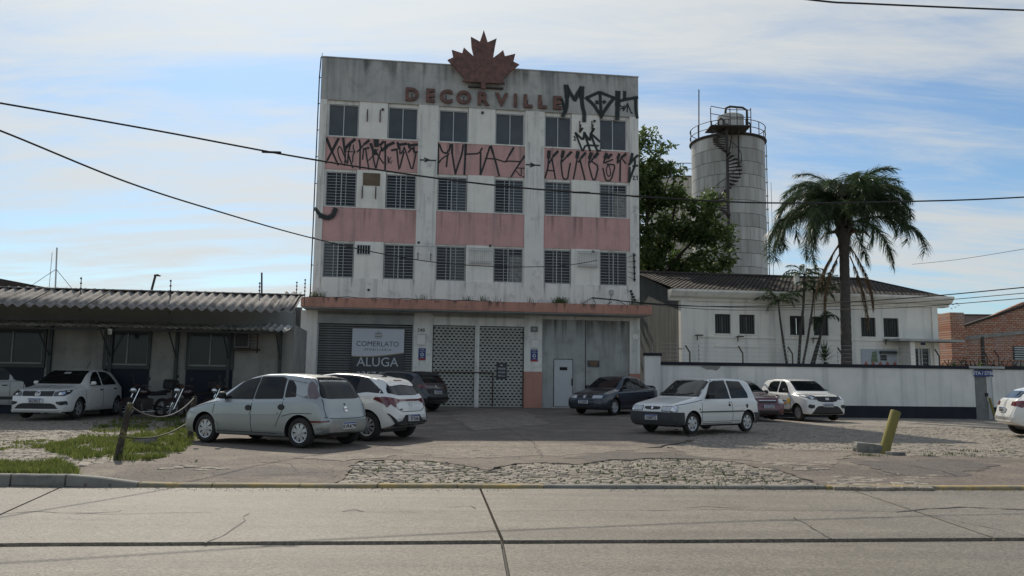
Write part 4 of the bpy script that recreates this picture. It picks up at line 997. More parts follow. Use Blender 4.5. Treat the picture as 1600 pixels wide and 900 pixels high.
# wall in pieces around the openings
xs = [0]; 
for a, b, *_ in HW: xs += [a, b]
xs.append(hw)
hb('front_wall', 'housewhite', [(0, hw, 0, .25, zt, cz)]); 
for i in range(0, len(xs), 2): hb('wall_panel', 'housewhite', [(xs[i], xs[i+1], 0, .25, zb, zt)])
hb('lower_wall', 'housewhite', [(0, dd[0], 0, .25, 0, zb), (dd[0], de[0], 0, .25, dd[1], zb), (de[0], hw, 0, .25, 0, zb)])
for a, b, *_ in HW:
    f = MB(); t = .05
    f.box(a, a+t, .1, .16, zb, zt); f.box(b-t, b, .1, .16, zb, zt); f.box(a+t, b-t, .1, .16, zb, zb+t); f.box(a+t, b-t, .1, .16, zt-t, zt); f = f.build('window', M['darkframe'], HS)
    g = MB(); g.box(a+t, (a+b)/2, .14, .15, zb+t, zt-t); g.build('pane', M['glass'], f); g = MB(); g.box((a+b)/2+.02, b-t, .14, .15, zb+t, zt-t); g.build('pane', M['glass'], f)
    g = MB()
    for k in range(1, 6): xx = a+(b-a)*k/6; g.box(xx-.013, xx+.013, .05, .07, zb, zt)
    g.build('security_grille', M['steel'], f)
    hb('window_sill', 'housewhite', [(a-.06, b+.06, -.06, .1, zb-.06, zb-.005)])
# string course, pilasters, panels
zc = wloc(1255, 529)[1]; hb('string_course', 'housewhite', [(1.0, hw-1.4, -.06, -.003, zc-.05, zc+.03)])
hb('low_panel', 'housewhite', [(wloc(1117,535)[0], wloc(1186,535)[0], -.05, -.003, zc-.5, zc-.38)])
for px in (1063, 1209, 1455): a = wloc(px, 500)[0]; hb('pilaster', 'housewhite', [(a, a+.3, -.10, -.002, 0, cz)])
# cornice
mb = MB(); prof = [(0, cz), (-.12, cz), (-.18, cz+.12), (-.42, cz+.2), (-.62, cz+.42), (-.62, cz+.52), (0, cz+.52)]
mb.prism(prof, -.62, hw+.62, 'x'); mb.build('cornice', M['housewhite'], HS)
mb = MB(); mb.prism([(-.62+.62, cz+.005), (-.0, cz+.52), (.3, cz+.52), (.3, cz+.005)], hw+.0, hw+.6, 'x'); mb.build('cornice_return', M['housewhite'], HS)
# gabled side wall
DH = 13.4; rz = cz+.5+1.75
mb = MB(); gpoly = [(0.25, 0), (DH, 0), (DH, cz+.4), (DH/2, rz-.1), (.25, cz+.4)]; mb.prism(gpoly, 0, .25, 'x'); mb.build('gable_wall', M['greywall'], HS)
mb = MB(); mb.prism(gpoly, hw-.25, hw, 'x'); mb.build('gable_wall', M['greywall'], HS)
mb = MB(); mb.tube([(wloc(1068,470)[0], -.06, .5), (wloc(1068,470)[0], -.06, cz)], .035, 6); mb.box(wloc(1068,470)[0]-.3, wloc(1068,470)[0], -.1,-.05, 3.0,3.04)
mb.build('downpipe', M['steel'], HS)
# tiled roof: rows of tiles as strips, each strip a course
def roofplane(y0, z0, y1, z1, x0, x1, n, par, mat, name='tile_course', wv=.24):
    nx = int((x1-x0)/wv*4)
    for r in range(n):
        t0, t1 = r/n, (r+1.12)/n; mb = MB()
        for (t, dz) in ((t0, .045), (t1, .0)):
            for i in range(nx+1):
                x = x0+(x1-x0)*i/nx; mb.v.append((x, y0+(y1-y0)*t, z0+(z1-z0)*t+dz+.02*cos(pi*i/2)+random.uniform(-.006,.006)))
        for i in range(nx): mb.f.append((i, i+1, nx+2+i, nx+1+i)); mb.m.append(0)
        b = len(mb.v)
        for i in range(nx+1): v = mb.v[i]; mb.v.append((v[0], v[1], v[2]-.05))
        for i in range(nx): mb.f.append((i, b+i, b+i+1, i+1)); mb.m.append(0)
        mb.build(name, mat, par)
roofplane(-.3, cz+.50, DH/2, rz, -.35, hw+.35, 16, HS, M['rooftile'])
mb = MB(); mb.quad((-.35, DH/2, rz), (hw+.35, DH/2, rz), (hw+.35, DH+.3, cz+.5), (-.35, DH+.3, cz+.5)); mb.build('rear_roof_slope', M['rooftile'], HS)
mb = MB(); mb.tube([(-.3, DH/2, rz+.05), (hw+.3, DH/2, rz+.05)], .12, 8); mb.build('ridge_tiles', M['rooftile'], HS)
mb = MB(); mb.prism([(-.35, cz+.44), (-.35, cz+.56), (DH/2, rz+.12), (DH/2, rz-.02)], hw+.33, hw+.42, 'x'); mb.build('verge_board', M['darkframe'], HS)
a_, z_ = wloc(1246, 440, 3); hb('flue', 'housewhite', [(a_-.12, a_+.12, 3, 3.2, cz+1.0, z_+.5)])
# entrance canopy and door, mural board
a0_, zz0 = wloc(1404, 530, -1.2); a1_, _ = wloc(1490, 531, -1.2)
hb('entrance_canopy', 'soffit', [(a0_, hw+.55, -1.3, -.002, zz0-.08, zz0+.03)])
hb('porch_wall', 'housewhite', [(wloc(1416,545)[0]-.45, wloc(1416,545)[0]-.2, -1.0, -.003, 0, zz0-.09)])
Dm = hb('door', 'glass', [(dd[0]+.05, de[0]-.05, .12, .16, .2, dd[1]-.05)])
hb('door_frame', 'frame', [(dd[0], dd[0]+.06, .05, .2, .1, dd[1]), (de[0]-.06, de[0], .05, .2, .1, dd[1]), (dd[0]+.06, de[0]-.06, .05, .2, dd[1]-.06, dd[1]), (dd[0]+.3, dd[0]+.36, .06, .18, .1, dd[1]-.06), (de[0]-.45,de[0]-.4,.06,.18,.1,dd[1]-.06)], Dm)
u, z = wloc(1442, 537); hb('door_number', 'signblue', [(u-.12, u+.12, -.02, -.003, z-.07, z+.07)])
for px, py in ((1087,524),(1150,526),(1267,529),(1380,531)):
    u, z = wloc(px, py); mb = MB(); mb.box(u-.02, u+.3, -.25, -.2, z-.03, z+.03); mb.tube([(u, -.003, z), (u, -.22, z), (u-.0, -.22, z-.25)], .03, 6); mb.build('wall_lamp', M['steel'], HS)
MUR = empty('mural_board', WO+FU*wloc(1345,546)[0], FA, 'painted board with red roofed houses on the white office wall', 'mural')
a, zt_ = wloc(1345, 545); b, zb_ = wloc(1402, 573); w = b-a
M['mur1'] = simple('mural_sky', (.42,.46,.50), .6); M['mur2'] = simple('mural_red', (.40,.13,.09), .6); M['mur3'] = simple('mural_cream', (.55,.5,.42), .6); M['mur4'] = simple('mural_green', (.14,.2,.12), .6)
mb = MB(); mb.box(0, w, -.04, -.003, zb_-.3, zt_); mb.build('board', M['mur1'], MUR)
for k in range(5):
    x0 = w*k/5+.04; mb = MB(); mb.prism([(x0, zb_-.02), (x0+w/10, zb_+.28), (x0+w/5-.05, zb_-.02)], -.052, -.045); mb.build('painted_roof', M['mur2'], MUR)
    mb = MB(); mb.box(x0+.03, x0+w/5-.08, -.052, -.045, zb_-.28, zb_-.025); mb.build('painted_house', M['mur3' if k % 2 else 'mur2'], MUR)
mb = MB(); mb.prism([(w*.25, zb_+.2), (w*.3, zt_-.15), (w*.42, zt_-.1), (w*.45, zb_+.2)], -.049, -.045); mb.build('painted_tree', M['mur4'], MUR)
mb = MB(); mb.box(w*.5, w*.95, -.2, -.055, zt_-.25, zt_-.1); mb.box(w*.52, w*.7, -.049, -.045, zb_+.3, zt_-.3); mb.build('window_hood', M['darkframe'], MUR)
# ================================================================ yard wall
YW0 = Vector((5.62, 33.4, 0)); YA = atan2(.6, 12.0); YU = Vector((cos(YA), sin(YA), 0)); YN = Vector((-sin(YA), cos(YA), 0))
def yl_(px, py, dy=0): X = onplane(px, py, YW0+YN*dy, YN); return (X-YW0).dot(YU), X.z
YW = empty('yard_wall', YW0, YA, 'long white yard wall with black cap and black painted base', 'wall')
def yb_(name, mat, boxes, par=None, **k):
    mb = MB()
    for b in boxes: mb.box(*b)
    return mb.build(name, M[mat], par or YW, **k)
ztop = 2.10; gx0 = yl_(1524, 620)[0]; gx1 = yl_(1552, 620)[0]; E_ = 22
yb_('white_face', 'wallwhite', [(.65, gx0, 0, .2, .5, ztop), (gx1, E_, 0, .2, .5, ztop)])
yb_('high_face', 'wallwhite', [(-.02, .65, -.01, .22, 0, 2.48)]); yb_('wall_cap', 'blackpaint', [(-.04, .70, -.05, .26, 2.482, 2.60)])
yb_('black_base', 'blackpaint', [(.65, gx0, -.012, .2, -.3, .5), (gx1, E_, -.012, .2, -.3, .5)])
yb_('wall_cap', 'blackpaint', [(.70, E_, -.05, .25, ztop+.002, ztop+.14)])
yb_('gate_lintel', 'soffit', [(gx0-.25, gx1+.5, -.12, -.052, ztop+.03, ztop+.13)])
GT = yb_('gate', 'shutter', [(gx0+.02, gx1-.22, .06, .10, -.05, ztop-.32)]); yb_('gate_lock', 'black', [(gx1-.32, gx1-.2, .02, .06, .95, 1.1)], GT)
yb_('gate_jamb', 'frame', [(gx1-.2, gx1, .04, .14, -.05, ztop-.32)])
s = empty('gate_sign', YW0+YU*gx0, YA, 'blue sign with white code letters above the grey yard gate', 'sign')
mb = MB(); mb.box(-.02, gx1-gx0+.03, -.03, -.005, ztop-.31, ztop-.03); mb.build('board', M['signblue'], s); text('lettering', 'STA / STBL', .20, M['white_print'], s, ((gx1-gx0)/2, -.034, ztop-.17), off=.004, ext=.002)
mb = MB(); L_ = MB()
pp = [(yl_(1546,632)[0], .62), (yl_(1553,658)[0], -.02)]
o = empty('yellow_prop', YW0+YU*pp[1][0]-YN*.12, YA, 'yellow painted pipe leaning beside the yard gate', 'pipe')
mb = MB(); mb.tube([(0, 0, -.02), (pp[0][0]-pp[1][0]-.03, .06, .9)], .05, 10); mb.build('pipe', M['yellowpost'], o)
# broken plaster under the cap
a, z = yl_(1110, 573); mb = MB(); mb.prism([(a-.42, ztop-.02), (a-.3, ztop-.11), (a-.15, ztop-.17), (a+.05, ztop-.16), (a+.25, ztop-.21), (a+.36, ztop-.13), (a+.45, ztop-.02)], -.006, -.001); mb.build('bare_patch', M['oldwall'], YW)
# bent brackets and rods of the electric fence
for k, (px, kind) in enumerate(((1021,'r'),(1079,'b'),(1093,'r'),(1162,'b'),(1233,'r'),(1240,'b'),(1311,'r'),(1318,'b'),(1470,'b'),(1545,'b'),(1563,'b'),(1440,'r'))):
    a, z = yl_(px, 566); 
    if kind == 'b':
        labs = {1079:'bent black bracket on the wall cap near the downpipe', 1162:'bent black bracket on the wall cap below the office window pair', 1240:'bent black bracket on the wall cap among the slender palms', 1318:'bent black bracket on the wall cap beside the big palm', 1470:'bent black bracket on the wall cap left of the gate by the brick hall', 1545:'bent black bracket on the wall cap over the gate', 1563:'rightmost bent black bracket on the wall cap past the gate'}
        o = empty('fence_bracket', YW0+YU*a+YN*.1, YA, labs[px], 'fence bracket', 'bent brackets along the yard wall'); o.location.z = ztop+.1
        mb = MB(); mb.tube([(0,0,0), (0,0,.45), (-.17,0,.72)], .032, 6); mb.build('arm', M['steel'], o)
        mb = MB(); mb.cbox((-.17, 0, .72), (.07,.06,.04)); mb.build('end_cap', M['steel'], o)
    else:
        labs = {1021:'thin white rod on the high end of the yard wall', 1093:'thin rod on the wall cap between the two left brackets', 1233:'thin rod on the wall cap left of the slender palms', 1311:'thin rod on the wall cap touching the big palm trunk', 1440:'thin rod on the wall cap in front of the office door'}
        o = empty('fence_rod', YW0+YU*a+YN*.1, YA, labs[px], 'fence rod', 'electric fence rods along the yard wall'); o.location.z = ztop+.1
        mb = MB(); mb.tube([(0,0,0), (0,0,.8)], .013, 5); mb.build('rod', M['bars'], o)
        for j in range(4): q = MB(); q.cbox((0, -.02, .18+j*.18), (.03,.04,.03)); q.build('insulator', M['black'], o)
mb = MB()
for j in range(5): mb.tube([(.7+k_*1.5, .1-.0, ztop+.25+j*.17+.01*sin(k_*2.1)) for k_ in range(14)], .0045, 4)
o = mb.build('fence_wires', M['frame']); o.location = YW0; o.rotation_euler = (0,0,YA); tag(o, 'thin electric fence wires strung along the top of the yard wall', 'fence wires')
# ================================================================ brick hall at right
BO = Yp(1478, 560, 57); BO.z = 0
BH = empty('brick_hall', BO, .03, 'weathered red brick hall with sloping gable and louvred window', 'building')
bk, bt, bb_ = newmat('weathered_brick'); n = bt.nodes; L = bt.links
tcn = n.new('ShaderNodeTexCoord'); mp = n.new('ShaderNodeMapping'); mp.inputs['Rotation'].default_value = (pi/2, 0, 0); L.new(tcn.outputs['Object'], mp.inputs[0])
bn = n.new('ShaderNodeTexBrick'); bn.inputs['Scale'].default_value = 1; bn.inputs['Brick Width'].default_value = .32; bn.inputs['Row Height'].default_value = .16; bn.inputs['Mortar Size'].default_value = .022
bn.inputs['Color1'].default_value = (.46,.17,.09,1); bn.inputs['Color2'].default_value = (.56,.33,.22,1); bn.inputs['Mortar'].default_value = (.13,.11,.10,1); L.new(mp.outputs[0], bn.inputs['Vector'])
nn_ = n.new('ShaderNodeTexNoise'); nn_.inputs['Scale'].default_value = .55; nn_.inputs['Detail'].default_value = 9; nn_.inputs['Roughness'].default_value = .72; L.new(tcn.outputs['Object'], nn_.inputs['Vector'])
mr_ = n.new('ShaderNodeMapRange'); mr_.inputs[1].default_value = .5; mr_.inputs[2].default_value = .66; mr_.inputs[4].default_value = .7; L.new(nn_.outputs[0], mr_.inputs[0])
mx_ = n.new('ShaderNodeMix'); mx_.data_type = 'RGBA'; L.new(mr_.outputs[0], mx_.inputs[0]); L.new(bn.outputs[0], mx_.inputs[6]); mx_.inputs[7].default_value = (.36,.33,.30,1)
L.new(mx_.outputs[2], bb_.inputs['Base Color']); setp(bb_, Roughness=.9); M['brick'] = bk
def bl(px, py, dy=0): X = onplane(px, py, BO+Vector((0, dy, 0)), Vector((0,1,0))); return X.x-BO.x, X.z
pl_ = [(0, 0), (14, 0), bl(1790, 520), bl(1690, 452), bl(1600, 472), bl(1480, 523)]
mb = MB(); mb.prism(pl_, 0, .35); mb.build('gable_wall', M['brick'], BH)
x0, z0 = bl(1480, 520); x1, z1 = bl(1690, 450)
mb = MB(); mb.prism([(x0-.1, z0-.02), (x1, z1-.02), (x1, z1+.14), (x0-.1, z0+.14)], -.12, .36); mb.build('roof_edge', M['rooftile'], BH)
a = bl(1483, 531); b = bl(1640, 515); mb = MB(); mb.prism([(a[0], a[1]-.12), (b[0], b[1]-.12), (b[0], b[1]+.12), (a[0], a[1]+.12)], -.08, -.002); mb.build('render_band', M['oldwall'], BH)
for px in (1482, 1537): a = bl(px, 560); mb = MB(); mb.box(a[0]-.09, a[0]+.09, -.1, -.002, 0, bl(px, 526)[1]); mb.build('downpipe', M['steel'], BH)
a = bl(1584, 541); b = bl(1625, 563); mb = MB(); mb.box(a[0], b[0], -.06, -.003, b[1], a[1]); lw = mb.build('louvre_window', M['darkframe'], BH)
for k in range(6): z = b[1]+(a[1]-b[1])*(k+.5)/6; q = MB(); q.box(a[0]+.08, b[0], -.1, -.065, z-.03, z+.04); q.build('louvre', M['frame'], lw)
mb = MB(); mb.box(a[0]-.1, b[0]+.2, -.12, -.003, b[1]-.42, b[1]-.15); mb.build('window_ledge', M['oldwall'], BH)
a = bl(1430, 490); b = bl(1478, 560)
mb = MB(); mb.box(bl(1465,490)[0], bl(1478,490)[0]+.4, -1.5, -.01, 0, bl(1470,491)[1]); mb.build('side_pier', M['brick'], BH)
R2 = empty('grey_roofed_hall', BO+Vector((0,3,0)), .0, 'grey sheet metal roofed block behind the brick hall', 'building')
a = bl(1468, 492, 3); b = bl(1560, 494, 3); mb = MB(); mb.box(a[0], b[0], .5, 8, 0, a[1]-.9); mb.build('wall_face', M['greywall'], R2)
mb = MB(); mb.box(a[0]-.1, b[0]+.1, .2, 8, a[1]-.9, a[1]); mb.build('roof', M['shutter'], R2)
mb = MB(); mb.box(a[0]-.15, b[0]+.15, .1, 8.1, a[1]+.002, a[1]+.1); mb.build('roof_trim', M['darkframe'], R2)
# ================================================================ silos
def silo(name, cx, cy, R, Ht, label, rings, n=10, top=True):
    s = empty(name, (cx, cy, 0), 0, label, 'silo', 'steel plate silos behind the works office')
    core = MB(); core.lathe([(R-.06, 0), (R-.06, Ht)], 48); core.build('core', M['steel'], s)
    h = Ht/rings; mb = MB(); seg = 8; rr = R; aa = 2*pi/n
    for z in (.012, h-.02):
        for k in range(seg+1): t = aa*(.004+.992*k/seg); mb.v.append((rr*cos(t), rr*sin(t), z))
    for k in range(seg): mb.f.append((k, k+1, seg+2+k, seg+1+k)); mb.m.append(0)
    b = len(mb.v)
    for z in (.012, h-.02):
        for k in range(seg+1): t = aa*(.004+.992*k/seg); mb.v.append(((rr-.05)*cos(t), (rr-.05)*sin(t), z))
    for k in range(seg): mb.f.append((k, b+k, b+k+1, k+1)); mb.f.append((seg+1+k, seg+2+k, b+seg+2+k, b+seg+1+k)); mb.m += [0,0]
    P = None
    for r in range(rings):
        for j in range(n):
            rot = aa*j+(aa/2 if r % 2 else 0)
            if P is None: P = mb.build('steel_plate', M['siloplate'], s, smooth=True, angle=40); P.rotation_euler.z = rot
            else: inst('steel_plate', P, s, (0, 0, r*h), (0, 0, rot))
    t = MB(); t.lathe([(R+.06, Ht-.05), (R+.06, Ht+.04), (.02, Ht+.25)], 48); t.build('roof_cone', M['steel'], s)
    return s
sm_, st_, sb_ = newmat('silo_plate'); n = st_.nodes; L = st_.links
tcn = n.new('ShaderNodeTexCoord'); oi = n.new('ShaderNodeObjectInfo'); mp = n.new('ShaderNodeMapping'); mp.inputs['Scale'].default_value = (1.2,1.2,.12); L.new(tcn.outputs['Object'], mp.inputs[0])
mp2 = n.new('ShaderNodeVectorMath'); mp2.operation = 'ADD'; L.new(mp.outputs[0], mp2.inputs[0]); L.new(oi.outputs['Location'], mp2.inputs[1])
nz_ = n.new('ShaderNodeTexNoise'); nz_.inputs['Scale'].default_value = 2; nz_.inputs['Detail'].default_value = 6; L.new(mp2.outputs[0], nz_.inputs['Vector'])
cr = n.new('ShaderNodeValToRGB'); L.new(nz_.outputs[0], cr.inputs[0]); e = cr.color_ramp.elements; e[0].position = .35; e[0].color = (.36,.34,.30,1); e[1].position = .7; e[1].color = (.56,.55,.51,1)
mu = n.new('ShaderNodeMapRange'); mu.inputs[3].default_value = .82; mu.inputs[4].default_value = 1.12; L.new(oi.outputs['Random'], mu.inputs[0])
vs_ = n.new('ShaderNodeVectorMath'); vs_.operation = 'SCALE'; L.new(cr.outputs[0], vs_.inputs[0]); L.new(mu.outputs[0], vs_.inputs['Scale']); L.new(vs_.outputs[0], sb_.inputs['Base Color']); setp(sb_, Roughness=.5, Metallic=.0)
M['siloplate'] = sm_
SX, SY, SR, SH = 16.62, 60.0, 2.76, 19.8
s1 = silo('silo', SX, SY, SR, SH, 'tall pale steel plate silo with spiral stair and railed top', 20)
silo('silo', 14.9, 69.0, 3.0, 18.9, 'darker silo half hidden by the tree behind the tall one', 20)
# platform, railing
mb = MB(); mb.lathe([(SR-.1, SH+.05), (SR+.16, SH+.05), (SR+.16, SH+.13), (SR-.1, SH+.13)], 40, cap=False); mb.build('platform', M['steel'], s1)
def ring(r, z, t=.03): 
    mb = MB(); mb.tube([(r*cos(2*pi*k/40), r*sin(2*pi*k/40), z) for k in range(41)], t, 5, cap=False); return mb
for z in (.62, 1.15): ring(SR+.08, SH+z).build('rail', M['steel'], s1)
p0 = None
for k in range(14):
    a = 2*pi*k/14
    if p0 is None: q = MB(); q.tube([(0,0,0), (0,0,1.08)], .035, 5); p0 = q.build('rail_post', M['steel'], s1); p0.location = ((SR+.08)*cos(a), (SR+.08)*sin(a), SH+.1)
    else: inst('rail_post', p0, s1, ((SR+.08)*cos(a), (SR+.08)*sin(a), SH+.1))
mb = MB(); mb.lathe([(1.0, SH+.1), (1.0, SH+2.05), (.6, SH+2.25), (.02, SH+2.3)], 28, (.1, -.6, 0)); mb.build('top_tank', M['siloplate'], s1, smooth=True, angle=40)
mb = MB(); mb.tube([(-.45,-1.2,SH+2.1), (-.4,-1.2,SH+2.55), (-.1,-1.2,SH+2.68), (.9,-1.2,SH+2.6), (1.2,-1.2,SH+2.4), (1.22,-1.2,SH+.9)], .09, 8); mb.tube([(-1.05,-1.4,SH+.2), (-1.05,-1.4,SH+1.5), (-.85,-1.4,SH+1.7), (-.65,-1.4,SH+1.5), (-.65,-1.4,SH+.3)], .08, 8)
mb.tube([(1.45,-1.2,SH+.3),(1.45,-1.2,SH+1.3),(1.3,-1.2,SH+1.45)], .07, 6); mb.build('vent_pipe', M['steel'], s1, smooth=True)
mb = MB(); mb.tube([(SR+.15, -.3, 0), (SR+.15, -.3, SH)], .04, 5); mb.tube([(SR+.45, -.3, 0), (SR+.45, -.3, SH-3)], .02, 5)
for k in range(18): mb.box(SR, SR+.2, -.36, -.24, 1+k*1.05, 1.08+k*1.05)
mb.build('side_conduit', M['bars'], s1)
# spiral stair on a post in front of the silo
TX, TY = -1.12, -SR-1.15
mb = MB(); mb.tube([(TX, TY, 6), (TX, TY, SH+.4)], .11, 8); mb.build('stair_post', M['steel'], s1)
tr0 = None; NT = 31; rail = []
for k in range(NT):
    a = 1.9+k*.235*1.25; z = SH-.1-k*.215
    if tr0 is None: q = MB(); q.prism([(.08, -.05), (1.0, -.19), (1.0, .19), (.08, .05)], -.03, .03, 'z'); tr0 = q.build('stair_tread', M['steel'], s1); tr0.location = (TX, TY, z); tr0.rotation_euler.z = a
    else: inst('stair_tread', tr0, s1, (TX, TY, z), (0, 0, a))
    rail.append((TX+1.0*cos(a), TY+1.0*sin(a), z+.95))
    if k % 2 == 0: q = MB(); q.tube([(rail[-1][0], rail[-1][1], z), rail[-1]], .018, 4); q.build('baluster', M['steel'], s1)
mb = MB(); mb.tube(rail, .03, 5); mb.build('stair_handrail', M['steel'], s1)
mb = MB(); mb.box(TX-1.3, TX+1.6, TY-.6, TY+1.2, SH+.06, SH+.13); mb.tube([(TX+.9, TY+.1, SH+.05), (TX+1.15, TY+1.25, SH-2.6)], .06, 5); mb.tube([(TX+.5, TY+.1, SH+.05), (TX+.3, TY+1.25, SH-2.2)], .05, 5); mb.build('landing', M['steel'], s1)
mb = MB()
for (xa, xb) in ((TX-1.3, TX+.1), (TX+.1, TX+1.6)):
    for z in (.6, 1.15): mb.tube([(xa, TY-.6, SH+.1+z+(.25 if xa < TX-1 else 0)), (xb, TY-.6, SH+.1+z)], .03, 5)
for xx in (TX-1.3, TX+.1, TX+1.6, TX+.6): mb.tube([(xx, TY-.6, SH+.1), (xx, TY-.6, SH+1.4)], .035, 5)
mb.build('landing_rail', M['steel'], s1)
# second silo's railing
s2 = [o for o in s1.users_scene[0].objects if o.name == 'silo.001'][0]
for z in (.6, 1.1): ring(3.1, 18.9+z, .035).build('rail', M['steel'], s2)
for k in range(14): q = MB(); q.tube([(3.1*cos(k*.4488), 3.1*sin(k*.4488), 18.9), (3.1*cos(k*.4488), 3.1*sin(k*.4488), 20)], .035, 5); q.build('rail_post', M['steel'], s2)
# ================================================================ trees
def crown_mesh(blobs, nleaf, size, seed, droop=.3, clus=9):
    """leaves on twigs spread through overlapping lobes, denser towards their shells, with gaps"""
    R_ = random.Random(seed); mb = MB(); tw = MB(); tot = sum(b[3]*b[4]*b[5] for b in blobs)
    for (cx, cy, cz, rx, ry, rz) in blobs:
        k = int(nleaf*(rx*ry*rz)/tot/clus)
        for _ in range(k):
            while True:
                d = Vector((R_.gauss(0,1), R_.gauss(0,1), R_.gauss(0,1)))
                if d.length > .01: break
            d.normalize(); r = R_.random()**.42
            r *= 1+.28*noise.noise(d*2.1+Vector((cx, cy, seed)))+.16*noise.noise(d*5+Vector((cx, 3, seed)))
            p = Vector((cx+d.x*rx*r, cy+d.y*ry*r, cz+d.z*rz*r))
            if noise.noise(p*.75+Vector((seed, 0, 0))) < -.08: continue
            td = (d*.6+Vector((R_.uniform(-1,1), R_.uniform(-1,1), R_.uniform(-.9,.4)))).normalized(); tl = R_.uniform(.35,.75)
            for j in range(clus):
                q = p+td*tl*(j/clus)+Vector((R_.uniform(-1,1), R_.uniform(-1,1), R_.uniform(-1,1)))*.10
                s = size*R_.uniform(.6, 1.35); a = Vector((R_.uniform(-1,1), R_.uniform(-1,1), R_.uniform(-1.0,.5))).normalized(); b = a.cross(Vector((R_.uniform(-1,1), R_.uniform(-1,1), R_.uniform(-1,1)))).normalized()*s*.24; a *= s
                n = len(mb.v); mb.v += [tuple(q), tuple(q+a*.45+b), tuple(q+a), tuple(q+a*.45-b)]; mb.f.append((n,n+1,n+2,n+3)); mb.m.append(0)
    return mb
def limb(mb, pts, r0, r1, n=8):
    k = len(pts); mb.tube(pts, [r0+(r1-r0)*i/(k-1) for i in range(k)], n)
TB = Yp(1030, 560, 52); TB.z = 0
T1 = empty('broadleaf_tree', TB, 0, 'large broadleaf tree between the tall building and the silo', 'tree')
def tp(px, py, dy=0): return Yp(px, py, 52+dy)-TB
mb = MB(); limb(mb, [(0,0,0), (.1,0,4), (-.3,0,8), (-.6,0,11)], .45, .22); mb.build('trunk', M['bark'], T1)
mb = MB()
for a, b, c, r in (((1030,440),(1060,400),(1095,365),.16),((1030,440),(1075,405),(1130,385),.13),((1020,430),(1010,350),(1015,280),.2),((1030,440),(1050,350),(1060,290),.14),((1095,365),(1120,340),(1140,330),.07),((1075,405),(1105,410),(1140,405),.07),((1010,350),(1035,310),(1050,260),.08)):
    limb(mb, [tp(*a), tp(*b, .5), tp(*c, .2)], r, r*.3, 6)
mb.build('limb', M['bark'], T1)
def lobe(px, py, rpx, rpy, dy=0, ry=None):
    c = tp(px, py, dy); s = (52+dy)/FPX; return (c.x, c.y, c.z, rpx*s, ry or rpx*s, rpy*s)
lobes = [lobe(1006,235,32,38), lobe(1032,240,22,32,-.5), lobe(985,280,50,55), lobe(1028,300,38,48,1), lobe(1052,270,17,24), lobe(1055,335,40,34,.5), lobe(1092,345,36,34,-.5), lobe(1122,352,22,28), lobe(1118,388,30,32), lobe(1065,395,44,34,.5), lobe(1015,385,36,52), lobe(960,350,40,90), lobe(1140,405,14,14), lobe(1108,318,24,20,-1), lobe(1125,372,24,24,-1), lobe(1020,420,50,20,1), lobe(1090,415,50,16,.5)]
crown_mesh(lobes, 50000, .28, 3).build('crown', M['leaf'], T1)
# ---------------------------------------------------------------- palms
def frond(L, e0, bend, npair, ll, droop, seed, twist=0, thick=.035, ragged=0.0):
    """one feather frond: arching midrib with hanging narrow leaflets; starts along +x"""
    R_ = random.Random(seed); mb = MB(); pts = []; p = Vector((0,0,0)); e = e0; n = 16
    for i in range(n+1):
        pts.append(p.copy()); e = e0-bend*(i/n)**1.35; p = p+Vector((cos(e), twist*sin(i/n*1.5)*.25, sin(e)))*(L/n)
    mb.tube(pts, [thick*(1-.85*i/n) for i in range(n+1)], 5)
    for k in range(npair):
        t = .13+.87*k/npair; f = t*n; i = min(n-1, int(f)); q = pts[i].lerp(pts[i+1], f-i); T_ = (pts[i+1]-pts[i]).normalized()
        side = Vector((-T_.y, T_.x, 0)); side = side.normalized() if side.length > .1 else Vector((0,1,0)); U_ = T_.cross(side)
        lg = ll*(.55+.6*sin(pi*min(1, t*.92+.08)))*R_.uniform(.75,1.1)
        for s in (-1, 1):
            if R_.random() < ragged: continue
            a = R_.uniform(.45, 1.2); lift = R_.uniform(-1.0,1.25)
            d = (side*s*cos(lift*.8)*sin(a)+T_*cos(a)+Vector((0,0,1))*sin(lift)*.5).normalized(); w = T_.cross(d).normalized() if T_.cross(d).length > .01 else U_
            w = (T_*.5+w*.5).normalized(); prev = q; wd = .012+.008*R_.random(); b = len(mb.v); m = 4
            for j in range(m+1):
                u = j/m; ww = wd*(1-u**2*.9); mb.v += [tuple(prev-w*ww), tuple(prev+w*ww)]
                d = (d+Vector((0,0,-droop*(1.0+u)))).normalized(); prev = prev+d*(lg/m)
            for j in range(m): a_ = b+2*j; mb.f.append((a_, a_+1, a_+3, a_+2)); mb.m.append(0)
    return mb
PB = Yp(1322, 570, 36.6); PB.z = 0
PALM = empty('feather_palm', PB, 0, 'big feather palm with thick trunk and drooping crown before the office', 'palm')
ps = 36.6/FPX; ptop = Yp(1318, 352, 36.6)-PB
mb = MB(); k = 46; mb.lathe([((.25-.05*i/k+.10*max(0,(i-38)/8))*(1+.05*(i % 2)), ptop.z*i/k) for i in range(k)], 18); tk = mb.build('trunk', M['palmbark'], PALM, smooth=False)
for v in tk.data.vertices: v.co.x += ptop.x*(v.co.z/ptop.z)
mb = MB()
for j in range(46):
    a = random.uniform(0, 2*pi); z = random.uniform(-.7,.5); r = .26
    mb.prism([(r, z), (r+.16, z+.35), (r+.10, z+.5), (r-.05, z+.1)], -.05, .05); 
    for q in range(len(mb.v)-8, len(mb.v)): x, y, zz = mb.v[q]; mb.v[q] = (ptop.x+x*cos(a)-y*sin(a), x*sin(a)+y*cos(a), ptop.z+zz)
mb.build('leaf_base', M['palmbark'], PALM)
FV = []
